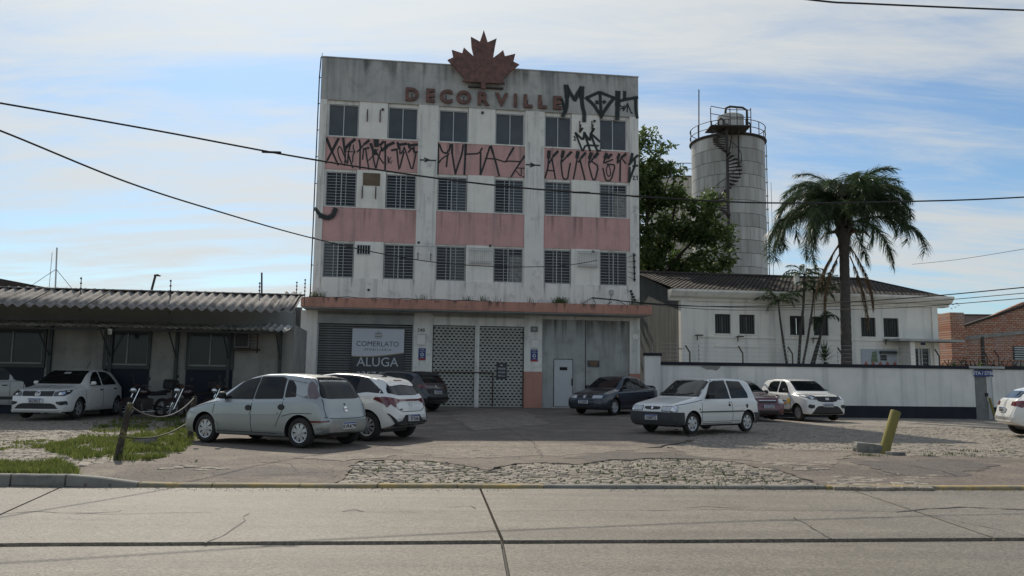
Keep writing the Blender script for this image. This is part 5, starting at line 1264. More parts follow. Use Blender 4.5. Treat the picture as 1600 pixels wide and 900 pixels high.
for k, (L_, e, bd, dr) in enumerate(((3.7,1.42,1.9,.22),(3.9,1.2,2.3,.28),(4.1,1.0,2.5,.32),(4.1,.8,2.5,.34),(4.2,.8,2.8,.36),(4.1,.6,2.6,.40),(3.9,.35,2.1,.42),(3.9,1.1,2.5,.25))):
    FV.append((frond(L_*1.12, e+.04, bd*1.06, 150, .86, dr*.62, k, twist=random.choice((-1, 1)))))
FM = []
for k in range(66):
    v = (0,1,4,0,5,1,6,2,7,5,0,4,3,6,2,1)[k % 16]; a = k*2.39996+random.uniform(-.2,.2); 
    if v not in [m[0] for m in FM]: o = FV[v].build('frond', M['palmleaf'], PALM); FM.append((v, o)); 
    else: o = inst('frond', [m[1] for m in FM if m[0] == v][0], PALM)
    o.location = (ptop.x, ptop.y, ptop.z+random.uniform(-.05,.4)); o.rotation_euler = (random.uniform(-.12,.12), random.uniform(-.12,.12), a); s = random.uniform(.80,.97)*(1.16 if v in (5, 6) else 1); o.scale = (s, s, s)
for k, (px, py0, ln, a) in enumerate(((1310,385,3.4,2.9),(1313,395,3.0,3.5),(1328,385,3.2,.2),(1328,400,3.6,.6),(1312,380,2.6,2.6))):
    t = Yp(px, py0, 36.4)-PB; o = frond(ln, -.95, .68, 110, .36, .6, 40+k, ragged=.1).build('dead_frond', M['deadleaf'], PALM); o.location = t; o.rotation_euler.z = a
for k, (px, ang) in enumerate(((1280, 2.6), (1350, -.4))):
    t = ptop+Vector((-.15+.3*k, -.1, -.45)); q = MB(); q.tube([(0,0,0), (.3,0,.15), (.7,0,.1), (.95,0,-.2)], [.05,.09,.07,.02], 6); o = q.build('spathe', M['deadleaf'], PALM); o.location = t; o.rotation_euler.z = ang
# slender palms
def slender(pts, Y, label, nf, fl, seed, r=.06):
    b = Yp(pts[0][0], pts[0][1], Y); b.z = 0; o = empty('slender_palm', b, 0, label, 'palm', 'slender palms in front of the office')
    P = [Vector((0,0,0))]+[Yp(x, y, Y)-b for x, y in pts]; mb = MB(); mb.tube(P, [r*1.15]+[r*(1-.35*i/len(pts)) for i in range(len(pts))], 7); mb.build('trunk', M['palmbark'], o)
    for k in range(nf):
        f = frond(fl*random.uniform(.8,1.1), random.uniform(.1,1.3), random.uniform(1.2,2.2), 30, .34, .3, seed+k, thick=.02).build('frond', M['palmleaf'], o); f.location = P[-1]; f.rotation_euler.z = k*2.4+seed
    return o
slender([(1229,567),(1224,535),(1219,500),(1216,472)], 38.3, 'leftmost slender palm with curved grey trunk by the office', 11, 1.35, 100)
slender([(1248,567),(1250,530),(1255,480),(1257,430)], 38.0, 'tallest slender palm of the clump left of the big palm', 9, 1.35, 200, .075)
slender([(1255,567),(1262,530),(1268,490),(1272,455)], 37.8, 'slender palm with brownish head leaning right in the clump', 10, 1.1, 300)
slender([(1272,567),(1280,535),(1289,490),(1291,450)], 38.1, 'slender palm nearest the big palm trunk, its head against it', 10, 1.1, 400)
slender([(1268,567),(1276,540),(1283,520),(1286,500)], 38.4, 'shortest slender palm behind the spiky yucca', 6, .8, 500, .05)
yb0 = Yp(1288, 568, 37.4); yb0.z = 0; YC = empty('yucca', yb0, 0, 'spiky yucca plant above the yard wall left of the big palm', 'plant')
mb = MB(); mb.tube([(0,0,0), (.02,0,yb0.z+2.3)], .07, 7); mb.build('stem', M['palmbark'], YC)
for k in range(64):
    a = k*2.4; e = -.6+2.0*(k/64); q = MB(); l = .75; q.add([(0,-.03,0),(0,.03,0),(l*.5,.035,.0),(l,0,-.03),(l*.5,-.035,0)], [(0,1,2,3,4)]) if k == 0 else None
    if k == 0: y0_ = q.build('leaf', M['palmleaf'], YC); o = y0_
    else: o = inst('leaf', y0_, YC)
    o.location = (.02, 0, 2.35+.35*(k/64)); o.rotation_euler = (0, -e, a); s = random.uniform(.8,1.15); o.scale = (s,s,s)
# low shrubs beyond the wall near the brick hall
sp = Yp(1520, 568, 45); sp.z = 0; SHB = empty('leafless_shrub', sp, 0, 'dark twiggy shrubs behind the yard wall before the brick hall', 'shrub')
mb = MB()
for k in range(90):
    x = random.uniform(-2.4, 3.2); h = random.uniform(2.4, 3.0) ; mb.tube([(x, 0, 1.2), (x+random.uniform(-.2,.2), 0, h*.8), (x+random.uniform(-.4,.4), random.uniform(-.3,.3), h)], .025, 4)
mb.build('twigs', M['bark'], SHB)
mb = crown_mesh([(x, 0, 2.2, .9, .7, .38) for x in (-2,-1,0,1,2,3)], 2600, .16, 8); mb.build('foliage', M['leaf'], SHB)
# ================================================================ overhead wires
def wire(pts, r, label, name='overhead_wire', twist=True, extra=None, grp=None):
    P = [Yp(x, y, Y) for x, y, Y in pts]; Q = []
    n = len(P)
    for i in range(n-1):                       # catmull-rom through the points
        p0, p1, p2, p3 = P[max(0,i-1)], P[i], P[i+1], P[min(n-1,i+2)]
        for k in range(10):
            t = k/10; Q.append(.5*((2*p1)+(p2-p0)*t+(2*p0-5*p1+4*p2-p3)*t*t+(3*p1-p0-3*p2+p3)*t**3))
    Q.append(P[-1]); mb = MB(); mb.tube(Q, r, 6)
    if extra:
        for f in extra: q = Q[int(f*(len(Q)-1))]; mb.tube([q+Vector((-.15,0,.006)), q+Vector((.15,0,-.004))], r*1.35, 6)
    o = mb.build(name, M['cable'], smooth=True); return tag(o, label, 'wire', grp)
wire([(-150,136,11),(0,161,11.3),(250,205,11.8),(500,251,12.4),(760,288,13),(1000,307,13.6),(1200,317,14.1),(1450,314,14.7),(1600,308,15.1),(1750,298,15.5)], .0145, 'longest overhead wire sagging across the whole street from upper left', extra=(.52,.56,.30))
wire([(-150,150,11),(0,204,11.6),(200,285,13.5),(350,333,16),(480,370,19.5),(600,397,23),(700,412,26),(800,417,29),(880,415,32.2),(932,407,34.4)], .016, 'lower overhead wire running from the left to the tall building')
wire([(1050,-30,9),(1270,0,9.5),(1360,6,9.8),(1600,16,10.4),(1750,20,10.6)], .012, 'short stretch of wire across the top right corner of the sky')
wire([(925,465,34.8),(1050,477,32),(1200,478,29),(1400,467,26),(1600,449,23),(1700,438,22)], .018, 'uppermost of the three service wires from the building to the right')
wire([(925,466,34.8),(1050,476,32),(1200,481,29),(1400,474,26),(1600,458,23),(1700,448,22)], .012, 'middle of the three service wires from the building to the right')
wire([(965,470,34.8),(1100,483,32),(1250,484,29),(1400,481,26),(1600,466,23),(1700,456,22)], .012, 'lowest of the three service wires from the building to the right')
wire([(1425,413,50),(1500,405,46),(1600,389,42),(1700,372,40)], .014, 'thin faint wire in the sky right of the palm crown')
# birds
for k, (px, py) in enumerate(((1482,479),(1487,482),(1489,476),(1493,480),(1495,474),(1498,477))):
    p = Yp(px, py, 90); mb = MB(); mb.add([(-.28,0,.10),(-.02,-.06,0),(-.02,.08,0),(.28,0,.10),(.02,-.06,0),(.02,.08,0)], [(0,1,2),(3,5,4),(1,4,5,2)]); mb.tube([(0,-.16,0),(0,.0,.01),(0,.14,0)], [.02,.05,.02], 5)
    o = mb.build('bird', M['cable'], loc=p); tag(o, 'tiny dark bird in the small flock above the brick hall', 'bird', 'birds flying above the brick hall')
# ================================================================ posts, rope and chunks
def leanpost(px0, py0, px1, py1, r, name, mat, label, cat, square=False, capd=None):
    b = G(px0, py0, 0); b.z = gz(b.x, b.y)-.04; t = Yp(px1, py1, b.y); D = t-b
    o = empty(name, b, 0, label, cat); mb = MB()
    if square:
        u = Vector((1,0,0)); vs = []
        for f, s in ((-.1, 1.08), (0, 1.05), (.3, 1), (.55, .93), (.8, 1.0), (.97, .95), (1, .8)):
            p = D*f
            for k in range(8):
                a = 2*pi*k/8+.3; j = 1+.12*noise.noise((f*4, k*1.7, px0)); vs.append(p+Vector((cos(a)*r*s*j, sin(a)*r*s*j, (.02*noise.noise((k, 2, px0)) if f == 1 else 0))))
        fs = [(i*8+k, i*8+(k+1)%8, (i+1)*8+(k+1)%8, (i+1)*8+k) for i in range(6) for k in range(8)]+[tuple(range(48, 56))]
        mb.add(vs, fs)
    else: mb.tube([D*-.08, D*0, D*.985, D*1.0], [r, r, r, r*.9], 20)
    mb.build('post', M[mat], o, smooth=not square)
    return o, b, D
o1, b1, D1 = leanpost(183, 716, 203, 630, .056, 'leaning_post', 'oldwood', 'rotting leaning post with flaking yellow paint at the grass edge', 'post', True)
q = MB(); q.tube([D1*.2+Vector((0,-.085,0)), D1*.2+Vector((0,-.088,.02))], .01, 5)
o2, b2, D2 = leanpost(297, 682, 304, 619, .06, 'leaning_post', 'oldwood', 'second dark post half hidden by the silver hatchback', 'post', True)
bo, bb0, bD = leanpost(1380, 707, 1400, 642, .10, 'yellow_bollard', 'yellowpost', 'leaning olive yellow concrete bollard on a broken block', 'bollard')
M['ropegrey'] = simple('grey_rope', (.10,.10,.095), .8)
def rope(a, b, sag, label):
    L = []; 
    for k in range(25): t = k/24; p = a.lerp(b, t); p.z -= sag*4*t*(1-t); L.append(p)
    mb = MB(); mb.tube(L, .013, 6); o = mb.build('rope', M['cable'] if sag < .2 else M['ropegrey'], smooth=True); tag(o, label, 'rope')
rope(b1+D1*.96, b2+D2*.97, .30, 'pale upper rope sagging between the two leaning posts')
rope(b1+D1*.42, b2+D2*.45, .17, 'dark lower rope sagging between the two leaning posts')
def chunk(px, py, sx, sy, sz, label, rz=0, seed=0, tilt=0, mat='kerb'):
    p = G(px, py, 0); mb = MB(); R_ = random.Random(seed); mb.box(-sx/2, sx/2, -sy/2, sy/2, -.06, sz)
    bm = bmesh.new(); me = bpy.data.meshes.new('broken_block'); me.from_pydata(mb.v, [], mb.f); bm.from_mesh(me); bmesh.ops.subdivide_edges(bm, edges=bm.edges, cuts=3, use_grid_fill=True)
    for v in bm.verts: v.co += Vector((noise.noise(v.co*6+Vector((seed,0,0))), noise.noise(v.co*6+Vector((0,seed,0))), noise.noise(v.co*6+Vector((0,0,seed)))))*min(sx, sz)*.32; v.co.z += tilt*v.co.x
    bm.to_mesh(me); bm.free(); me.materials.append(M[mat]); o = bpy.data.objects.new('broken_block', me); o.location = (p.x, p.y, gz(p.x, p.y)-.01); o.rotation_euler.z = rz; link(o); tag(o, label, 'concrete block')
chunk(1362, 706, .62, .30, .17, 'broken concrete block at the foot of the yellow bollard', -.12, 3, -.12)
chunk(1400, 711, .30, .2, .07, 'flat dark piece of rubble in front of the yellow bollard', .1, 5)
chunk(226, 694, .42, .2, .13, 'grey broken block lying in the grass between the posts', .2, 7, .1)
for k, (px, py, s, lab) in enumerate(((306,702,.05,'small dark stone on the asphalt below the silver hatchback'),(278,700,.04,'small stone beside the weed tuft on the left asphalt'),(340,702,.05,'pebble on the asphalt right of the dark stone'))):
    chunk(px, py, s*1.4, s, s*.6, lab, 0, 20+k)
# ================================================================ cars
def paint(name, c, metal=0, rough=.32, flake=0, dust=.12):
    m, t, b = newmat(name); n = t.nodes; L = t.links
    tc = n.new('ShaderNodeTexCoord'); q = n.new('ShaderNodeTexNoise'); q.inputs['Scale'].default_value = 1.6; q.inputs['Detail'].default_value = 7; L.new(tc.outputs['Object'], q.inputs['Vector'])
    sp = n.new('ShaderNodeSeparateXYZ'); L.new(tc.outputs['Object'], sp.inputs[0])
    r = n.new('ShaderNodeMapRange'); r.inputs[1].default_value = .9; r.inputs[2].default_value = .15; r.inputs[3].default_value = 0.25; r.inputs[4].default_value = 1; L.new(sp.outputs[2], r.inputs[0])
    f = n.new('ShaderNodeMath'); f.operation = 'MULTIPLY'; L.new(q.outputs[0], f.inputs[0]); L.new(r.outputs[0], f.inputs[1])
    f2 = n.new('ShaderNodeMath'); f2.operation = 'MULTIPLY'; L.new(f.outputs[0], f2.inputs[0]); f2.inputs[1].default_value = dust*2.4
    mx = n.new('ShaderNodeMix'); mx.data_type = 'RGBA'; L.new(f2.outputs[0], mx.inputs[0]); mx.inputs[6].default_value = rgb(c); mx.inputs[7].default_value = (.16,.14,.115,1); L.new(mx.outputs[2], b.inputs['Base Color'])
    rr = n.new('ShaderNodeMapRange'); rr.inputs[3].default_value = rough*.8; rr.inputs[4].default_value = rough*1.5; L.new(q.outputs[0], rr.inputs[0]); L.new(rr.outputs[0], b.inputs['Roughness'])
    setp(b, Metallic=metal, Coat_Weight=.8); b.inputs['Coat Roughness'].default_value = .05; return m
M['tyre'] = noisy('tyre_rubber', (.022,.021,.02), (.035,.032,.03), 6, rough=.85, bump=.1)
M['carglass'] = simple('car_glass', (.008,.010,.011), .05, spec=.26)
M['glass_clear'] = simple('tinted_car_glass', (.03,.036,.038), .03, spec=.7)
M['rim'] = simple('wheel_silver', (.50,.51,.52), .38, .65); M['rim_dark'] = simple('wheel_dark', (.05,.05,.052), .5, .3)
M['lamp'] = simple('headlamp_glass', (.42,.44,.45), .12, .35, coat=1); M['lampin'] = simple('headlamp_reflector', (.7,.72,.74), .15, .9, coat=1); M['lamp_dark'] = simple('smoked_lamp', (.05,.055,.06), .08, .2, coat=1)
M['tail'] = simple('tail_lamp_red', (.11,.006,.008), .15, coat=1); M['amber'] = simple('amber_lamp', (.5,.2,.05), .2, coat=1); M['tailpink'] = simple('clear_pinkish_lamp', (.12,.085,.095), .12, .1, coat=1)
M['plate'] = simple('plate_white', (.62,.63,.64), .4); M['plateblue'] = simple('plate_blue', (.03,.06,.25), .4); M['chrome'] = simple('chrome', (.7,.7,.7), .12, 1); M['seam'] = simple('panel_gap', (.02,.02,.02), .8)
M['trim'] = noisy('grey_plastic_trim', (.040,.041,.043), (.055,.056,.058), 5, rough=.6, bump=.05)
def rnd(poly, r=.05, k=4):
    o = []; n = len(poly)
    for i in range(n):
        a, b, c = Vector(poly[i-1]), Vector(poly[i]), Vector(poly[(i+1) % n]); u, v = a-b, c-b; q = min(r, u.length*.45, v.length*.45)
        p0, p2 = b+u.normalized()*q, b+v.normalized()*q
        for j in range(k+1): t = j/k; o.append(tuple(p0*(1-t)**2+b*2*t*(1-t)+p2*t*t))
    return o
def interp(ctrl, x):
    if x <= ctrl[0][0]: return ctrl[0][1]
    for (a, b), (c, d) in zip(ctrl, ctrl[1:]):
        if x <= c: return b+(d-b)*(x-a)/(c-a)
    return ctrl[-1][1]
def smoothf(ctrl, s=.035):
    def f(x): return sum(w*interp(ctrl, x+k*s) for k, w in ((-2,.1),(-1,.22),(0,.36),(1,.22),(2,.1)))
    return f
class Car:
    def __init__(c, name, label, X, Y, hd, L, Wd, wb, tr, fo, wr, top, belt, hw, tw, bot, mat, cat='car', group=None, wheel='spoke', ncv=8, archr=.05, gap=.0):
        c.L, c.W, c.wb, c.fx = L, Wd, wb, wb/2+fo; c.mat = mat; c.wr = wr; c.tr = tr
        X, Y = X, Y; c.root = empty(name, (X, Y, gz(X, Y)), hd, label, cat, group)
        ft, fb, fh, fw_, fz = smoothf(top), smoothf(belt, .03), smoothf(hw, .02), smoothf(tw, .03), smoothf(bot, .02)
        st = [0,.012,.03,.055,.09,.13,.18,.24,.3]; x = .36
        while x < L-.33: st.append(x); x += .055
        st += [L-.3,L-.24,L-.18,L-.13,L-.09,L-.055,L-.03,L-.012,L]
        NP = 30; mb = MB(); ring_n = None
        for d in st:
            zt, zb, h, w, z0 = ft(d), fb(d), fh(d), fw_(d), fz(d); zb = min(zb, zt-.03); w = min(w, h-.03); gh = zt-zb
            a = [(0, z0), (h*.5, z0), (h*.86, z0), (h*.95, z0+.015), (h*.985, z0+.06), (h, z0+.13)]
            zm = z0+.13
            for k in range(1, 7): t = k/7; a.append((h*(1+.012*sin(pi*t)-.004*t), zm+(zb-.10-zm)*t))
            a += [(h*.996-.002, zb-.085), (h-.008, zb-.05), (h-.022, zb-.02), (h-.042, zb)]
            xr, zr = w, zt-min(.055, gh*.45)
            for k in range(1, 6): t = k/6; a.append((h-.045+(xr-h+.045)*t+.016*sin(pi*t)*min(1, gh*3), zb+(zr-zb)*t))
            a += [(xr, zr), (xr-.018, zr+(zt-zr)*.42), (xr-.055, zr+(zt-zr)*.68), (xr*.82, zt-(zt-zr)*.14), (xr*.62, zt-.010), (xr*.4, zt-.003), (xr*.2, zt), (0, zt)]
            x_ = c.fx-d; full = a+[(-p[0], p[1]) for p in reversed(a[1:-1])]; ring_n = len(full)
            mb.v += [(x_, p[0], p[1]) for p in full]
        n = ring_n
        for i in range(len(st)-1):
            for k in range(n): mb.f.append((i*n+k, i*n+(k+1)%n, (i+1)*n+(k+1)%n, (i+1)*n+k)); mb.m.append(0)
        mb.f += [tuple(range(n)), tuple((len(st)-1)*n+k for k in reversed(range(n)))]; mb.m += [0, 0]
        body = mb.build('body', [mat, M['dark']], c.root, smooth=True); 
        cut = MB(); yo = Wd/2+.2; yi = tr/2-.16
        for sx in (wb/2, -wb/2):
            for s in (1, -1):
                cut.lathe([(wr+archr, min(s*yo, s*yi)), (wr+archr, max(s*yo, s*yi))], 40, (sx, 0, wr+.005), 'y')
        co = cut.build('cutter', M['dark'], c.root); md = body.modifiers.new('b', 'BOOLEAN'); md.operation = 'DIFFERENCE'; md.object = co; md.solver = 'EXACT'
        try: md.material_mode = 'TRANSFER'
        except Exception: pass
        dg = bpy.context.evaluated_depsgraph_get(); me = bpy.data.meshes.new_from_object(body.evaluated_get(dg)); body.modifiers.clear(); body.data = me; bpy.data.objects.remove(co)
        me.name = 'body'; me.polygons.foreach_set('use_smooth', [True]*len(me.polygons)); me.set_sharp_from_angle(angle=radians(33))
        bm = bmesh.new(); bm.from_mesh(me); c.bvh = BVHTree.FromBMesh(bm); bm.free(); c.body = body
    def cast(c, a, b, view):
        if view in 'LR': o = Vector((c.fx-a, 3 if view == 'L' else -3, b)); d = Vector((0, -1 if view == 'L' else 1, 0))
        elif view == 'F': o = Vector((c.fx+2, a, b)); d = Vector((-1, 0, 0))
        elif view == 'B': o = Vector((c.fx-c.L-2, a, b)); d = Vector((1, 0, 0))
        else: o = Vector((c.fx-a, b, 4)); d = Vector((0, 0, -1))
        h = c.bvh.ray_cast(o, d)
        if h[0] is None: return None
        nrm = h[1] if h[1].dot(d) < 0 else -h[1]; return h[0], nrm, d
    def patch(c, name, poly, view, mat, eps=.006, par=None, r=.0, step=.07, label=None, deep=.02):
        """panel, pane or lamp whose outline is laid onto the body: (d,z) from the side, (y,z) from front/back, (d,y) from above"""
        if r: poly = rnd(poly, r)
        P = []
        for i in range(len(poly)):
            a, b = Vector(poly[i]), Vector(poly[(i+1) % len(poly)]); k = max(1, int((b-a).length/step))
            for j in range(k): P.append(a.lerp(b, j/k))
        vs = list(P); xs = [p.x for p in P]; ys = [p.y for p in P]; x = min(xs)+step/2
        while x < max(xs):
            y = min(ys)+step/2
            while y < max(ys): vs.append(Vector((x, y))); y += step
            x += step
        nb = len(P)
        rv, re, rf, ov, *_ = delaunay_2d_cdt(vs, [], [list(range(nb))], 1, 1e-5)
        pts = []; ok = []
        for v in rv:
            h = c.cast(v.x, v.y, view)
            if h is None: pts.append(None); continue
            pts.append((h[0]+h[1]*eps, h[0]-h[1]*deep))
        mb = MB(); idx = {}
        def vid(i, lv):
            if (i, lv) not in idx: idx[(i, lv)] = len(mb.v); mb.v.append(tuple(pts[i][lv]))
            return idx[(i, lv)]
        cnt = {}
        for f in rf:
            if any(pts[i] is None for i in f): continue
            q = [pts[i][0] for i in f]
            if max((q[i]-q[i-1]).length for i in range(3)) > step*5+.1: continue
            mb.f.append(tuple(vid(i, 0) for i in f)); mb.m.append(0)
            for i in range(len(f)): a, b = f[i], f[(i+1) % len(f)]; cnt.setdefault((min(a,b), max(a,b)), []).append((a, b))
        for k, l in cnt.items():
            if len(l) == 1: a, b = l[0]; mb.f.append((vid(b,0), vid(a,0), vid(a,1), vid(b,1))); mb.m.append(0)
        if not mb.f: print('EMPTY', name, view); return None
        o = mb.build(name, M[mat] if isinstance(mat, str) else mat, par or c.root, smooth=True, angle=35)
        if label: o['label'] = label
        return o
    def both(c, name, poly, mat, **k): return [c.patch(name, poly, v, mat, **k) for v in c.sides]
    sides = 'LR'
    def mirror_fb(c, name, poly, view, mat, **k):
        return [c.patch(name, poly, view, mat, **k), c.patch(name, [(-p[0], p[1]) for p in poly], view, mat, **k)]
    def line(c, name, pts, view, w=.012, mat='seam', eps=.003, par=None):
        L = []; R_ = []
        P = [Vector(p) for p in pts]
        for i, p in enumerate(P):
            t = (P[min(i+1, len(P)-1)]-P[max(i-1, 0)]).normalized(); nn = Vector((-t.y, t.x))*w/2; L.append(tuple(p+nn)); R_.append(tuple(p-nn))
        return c.patch(name, L+R_[::-1], view, mat, eps=eps, par=par, step=.06, deep=.004)
    def blines(c, pts, **k): return [c.line('panel_gap', pts, v, **k) for v in c.sides]
    def wheels(c, style, wt=.185, rimmat='rim', rr=None):
        rr = rr or c.wr*.66; w0 = None
        for sx in (c.wb/2, -c.wb/2):
            for s in (1, -1):
                y = s*(c.W/2-.035-wt/2)
                if w0 is None:
                    R0 = c.wr; mb = MB(); h = wt/2
                    mb.lathe([(rr*.98, -h*.8), (rr+.02, -h*.98), (R0-.05, -h*1.03), (R0-.012, -h*.82), (R0, -h*.6), (R0, h*.6), (R0-.012, h*.82), (R0-.05, h*1.03), (rr+.02, h*.98), (rr*.98, h*.8)], 36, axis='y', cap=False)
                    w0 = mb.build('wheel', M['tyre'], c.root, smooth=True, angle=50)
                    mb = MB(); mb.lathe([(rr, -h*.8), (rr*.93, h*.2), (.05, h*.15)], 30, axis='y'); mb.build('wheel_barrel', M['rim_dark'], w0, smooth=True, angle=40)
                    mb = MB(); yo = h*.62
                    mb.lathe([(rr*1.0, yo*1.1), (rr*1.0, yo*1.32), (rr*.88, yo*1.2), (rr*.88, yo*.8)], 36, axis='y', cap=False)
                    ns, wa, wb_ = style
                    for k in range(ns):
                        a = 2*pi*k/ns; q = []
                        for (r_, ww, yy) in ((.03, wa, yo*1.25), (rr*.5, (wa+wb_)/2, yo*1.22), (rr*.92, wb_, yo*1.12)): q.append((r_, ww, yy))
                        for j in range(2):
                            (r0, w0_, y0), (r1, w1_, y1) = q[j], q[j+1]; pts = []
                            for (r_, ww, yy) in ((r0, -w0_, y0), (r0, w0_, y0), (r1, w1_, y1), (r1, -w1_, y1)): pts.append((r_*cos(a)-ww*sin(a), yy, r_*sin(a)+ww*cos(a)))
                            bk = [(p[0], p[1]-.025, p[2]) for p in pts]; mb.add(pts+bk, [(0,1,2,3),(0,4,5,1),(2,6,7,3),(1,5,6,2),(3,7,4,0)])
                    mb.lathe([(.055, yo*1.0), (.052, yo*1.45), (.001, yo*1.5)], 14, axis='y', cap=False)
                    mb.build('rim', M[rimmat], w0); w = w0; w.location = (sx, y, c.wr)
                    if s < 0: w.rotation_euler.z = pi
                else:
                    w = copy_tree(w0, c.root); w.location = (sx, y, c.wr); w.rotation_euler.z = 0 if s > 0 else pi
                ang = random.uniform(0, 6); w.rotation_euler.y = ang
        mb = MB(); mb.box(-c.wb/2-.2, c.wb/2+.25, -c.tr/2+.2, c.tr/2-.2, .17, .26); mb.box(-c.wb/2-.03, -c.wb/2+.03, -c.tr/2, c.tr/2, .22, .28); mb.build('underbody', M['black'], c.root)
    def plate(c, txt, view, y, z, grey=False, w=.40, h=.13):
        hit = c.cast(y, z, view); s = 1 if view == 'F' else -1; x = hit[0].x+s*.06
        t = (c.cast(y, z+h/2, view)[0].x-c.cast(y, z-h/2, view)[0].x)
        mb = MB(); mb.box(x-.05*s if s > 0 else x, x if s > 0 else x+.05, y-w/2, y+w/2, z-h/2, z+h/2); pl = mb.build('licence_plate', M['plate'], c.root)
        xs = x+s*.003
        mb = MB(); mb.box(min(xs, xs-s*.002), max(xs, xs-s*.002), y-w/2+.005, y+w/2-.005, z+h/2-.028, z+h/2-.004); mb.build('plate_band', M['plateblue'], pl)
        o = text('plate_lettering', txt, .105, M['black'], pl, (xs, y, z-.018), (pi/2, 0, pi/2 if s > 0 else -pi/2), ext=.001, off=.002, sx=.95)
        return pl
    def mirror(c, d, z, yo=.0, mat='black', sc=1):
        for v in c.sides:
            h = c.cast(d, z, v); s = 1 if v == 'L' else -1; p = h[0]; mb = MB()
            cx, cy, cz = p.x, p.y+s*.10, z+.05; n = 12; prof = [(-.10,.03),(-.09,.065),(0,.078),(.085,.07),(.10,.05)]
            mb.tube([(cx, p.y-s*.02, z), (cx, cy-s*.03, z+.02)], .028, 8)
            vs = []; m = 7
            for j in range(m):
                t = j/(m-1); e = sqrt(max(.02, 1-(2*t-1)**4)); yy = cy+s*(t-.5)*.21*sc
                for k in range(n): a = 2*pi*k/n; vs.append((cx+.055*cos(a)*e+(-.02 if cos(a) < -.3 else 0)*0, yy, cz+.072*sc*sin(a)*e))
            fs = [(i*n+k, i*n+(k+1)%n, (i+1)*n+(k+1)%n, (i+1)*n+k) for i in range(m-1) for k in range(n)]+[tuple(range(n)), tuple((m-1)*n+k for k in range(n))]
            mb.add(vs, fs); mb.build('wing_mirror', M[mat] if isinstance(mat, str) else mat, c.root, smooth=True, angle=50)
    def handle(c, d, z, mat='black', w=.16, h=.035, r=.016):
        c.both('door_handle', [(d-w/2, z-h/2), (d+w/2, z-h/2), (d+w/2, z+h/2), (d-w/2, z+h/2)], mat, eps=.022, r=r, step=.03)
def std(front, rear, L): return front+rear
def disc(cy, cz, r, n=16, sq=1): return [(cy+r*cos(2*pi*k/n), cz+r*sq*sin(2*pi*k/n)) for k in range(n)]
def ringp(c, name, cy, cz, r0, r1, view, mat, eps):
    n = 22; out = []
    for k in range(n):
        a, b = 2*pi*k/n, 2*pi*(k+1)/n; out.append([(cy+r0*cos(a), cz+r0*sin(a)), (cy+r1*cos(a), cz+r1*sin(a)), (cy+r1*cos(b), cz+r1*sin(b)), (cy+r0*cos(b), cz+r0*sin(b))])
    mb = MB()
    for q in out:
        P = [c.cast(a, b, view) for a, b in q]
        if any(p is None for p in P): continue
        mb.quad(*[tuple(p[0]+p[1]*eps) for p in P])
    return mb.build(name, M[mat], c.root)
def archlip(c, mat, w=.045, eps=.012, name='wheel_arch_lip', a0=-.35, a1=pi+.35, sides=None):
    for sx in (c.wb/2, -c.wb/2):
        d0 = c.fx-sx
        for v in c.sides:
            n = 20; r0 = c.wr+.052; mb = MB(); pr = None
            for k in range(n+1):
                a = a0+(a1-a0)*k/n; P = []
                for r in (r0, r0+w):
                    h = c.cast(d0+r*cos(a), c.wr+r*sin(a)+.0, v)
                    P.append(None if h is None or abs(h[0].y) < c.W*.40 else h[0]+h[1]*eps)
                if None in P:
                    pr = None
                    if mb.f: break
                    continue
                s = 1 if v == 'L' else -1; inn = Vector((P[0].x, P[0].y-s*.05, P[0].z)); out_ = Vector((P[1].x, P[1].y-s*eps*1.4, P[1].z))
                if pr: mb.quad(pr[0], P[0], inn, pr[2]); mb.quad(pr[0], pr[1], P[1], P[0]); mb.quad(pr[1], pr[3], out_, P[1])
                pr = (P[0], P[1], inn, out_)
            if mb.f: mb.build(name, mat if not isinstance(mat, str) else M[mat], c.root, smooth=True, angle=50)
def vwlogo(c, cy, cz, r, view, mat='chrome', eps=.012):
    ringp(c, 'emblem_ring', cy, cz, r*.82, r, view, mat, eps)
    s = r*.82
    for pts in ([(-.55*s,.62*s),(-.05*s,-.05*s+.12*s)], [(.55*s,.62*s),(.05*s,-.05*s+.12*s)], [(-.85*s,.3*s),(-.4*s,-.8*s)], [(-.4*s,-.8*s),(0,.02*s)], [(0,.02*s),(.4*s,-.8*s)], [(.4*s,-.8*s),(.85*s,.3*s)]):
        c.line('emblem_stroke', [(cy+a, cz+b) for a, b in pts], view, w=r*.17, mat=mat, eps=eps)
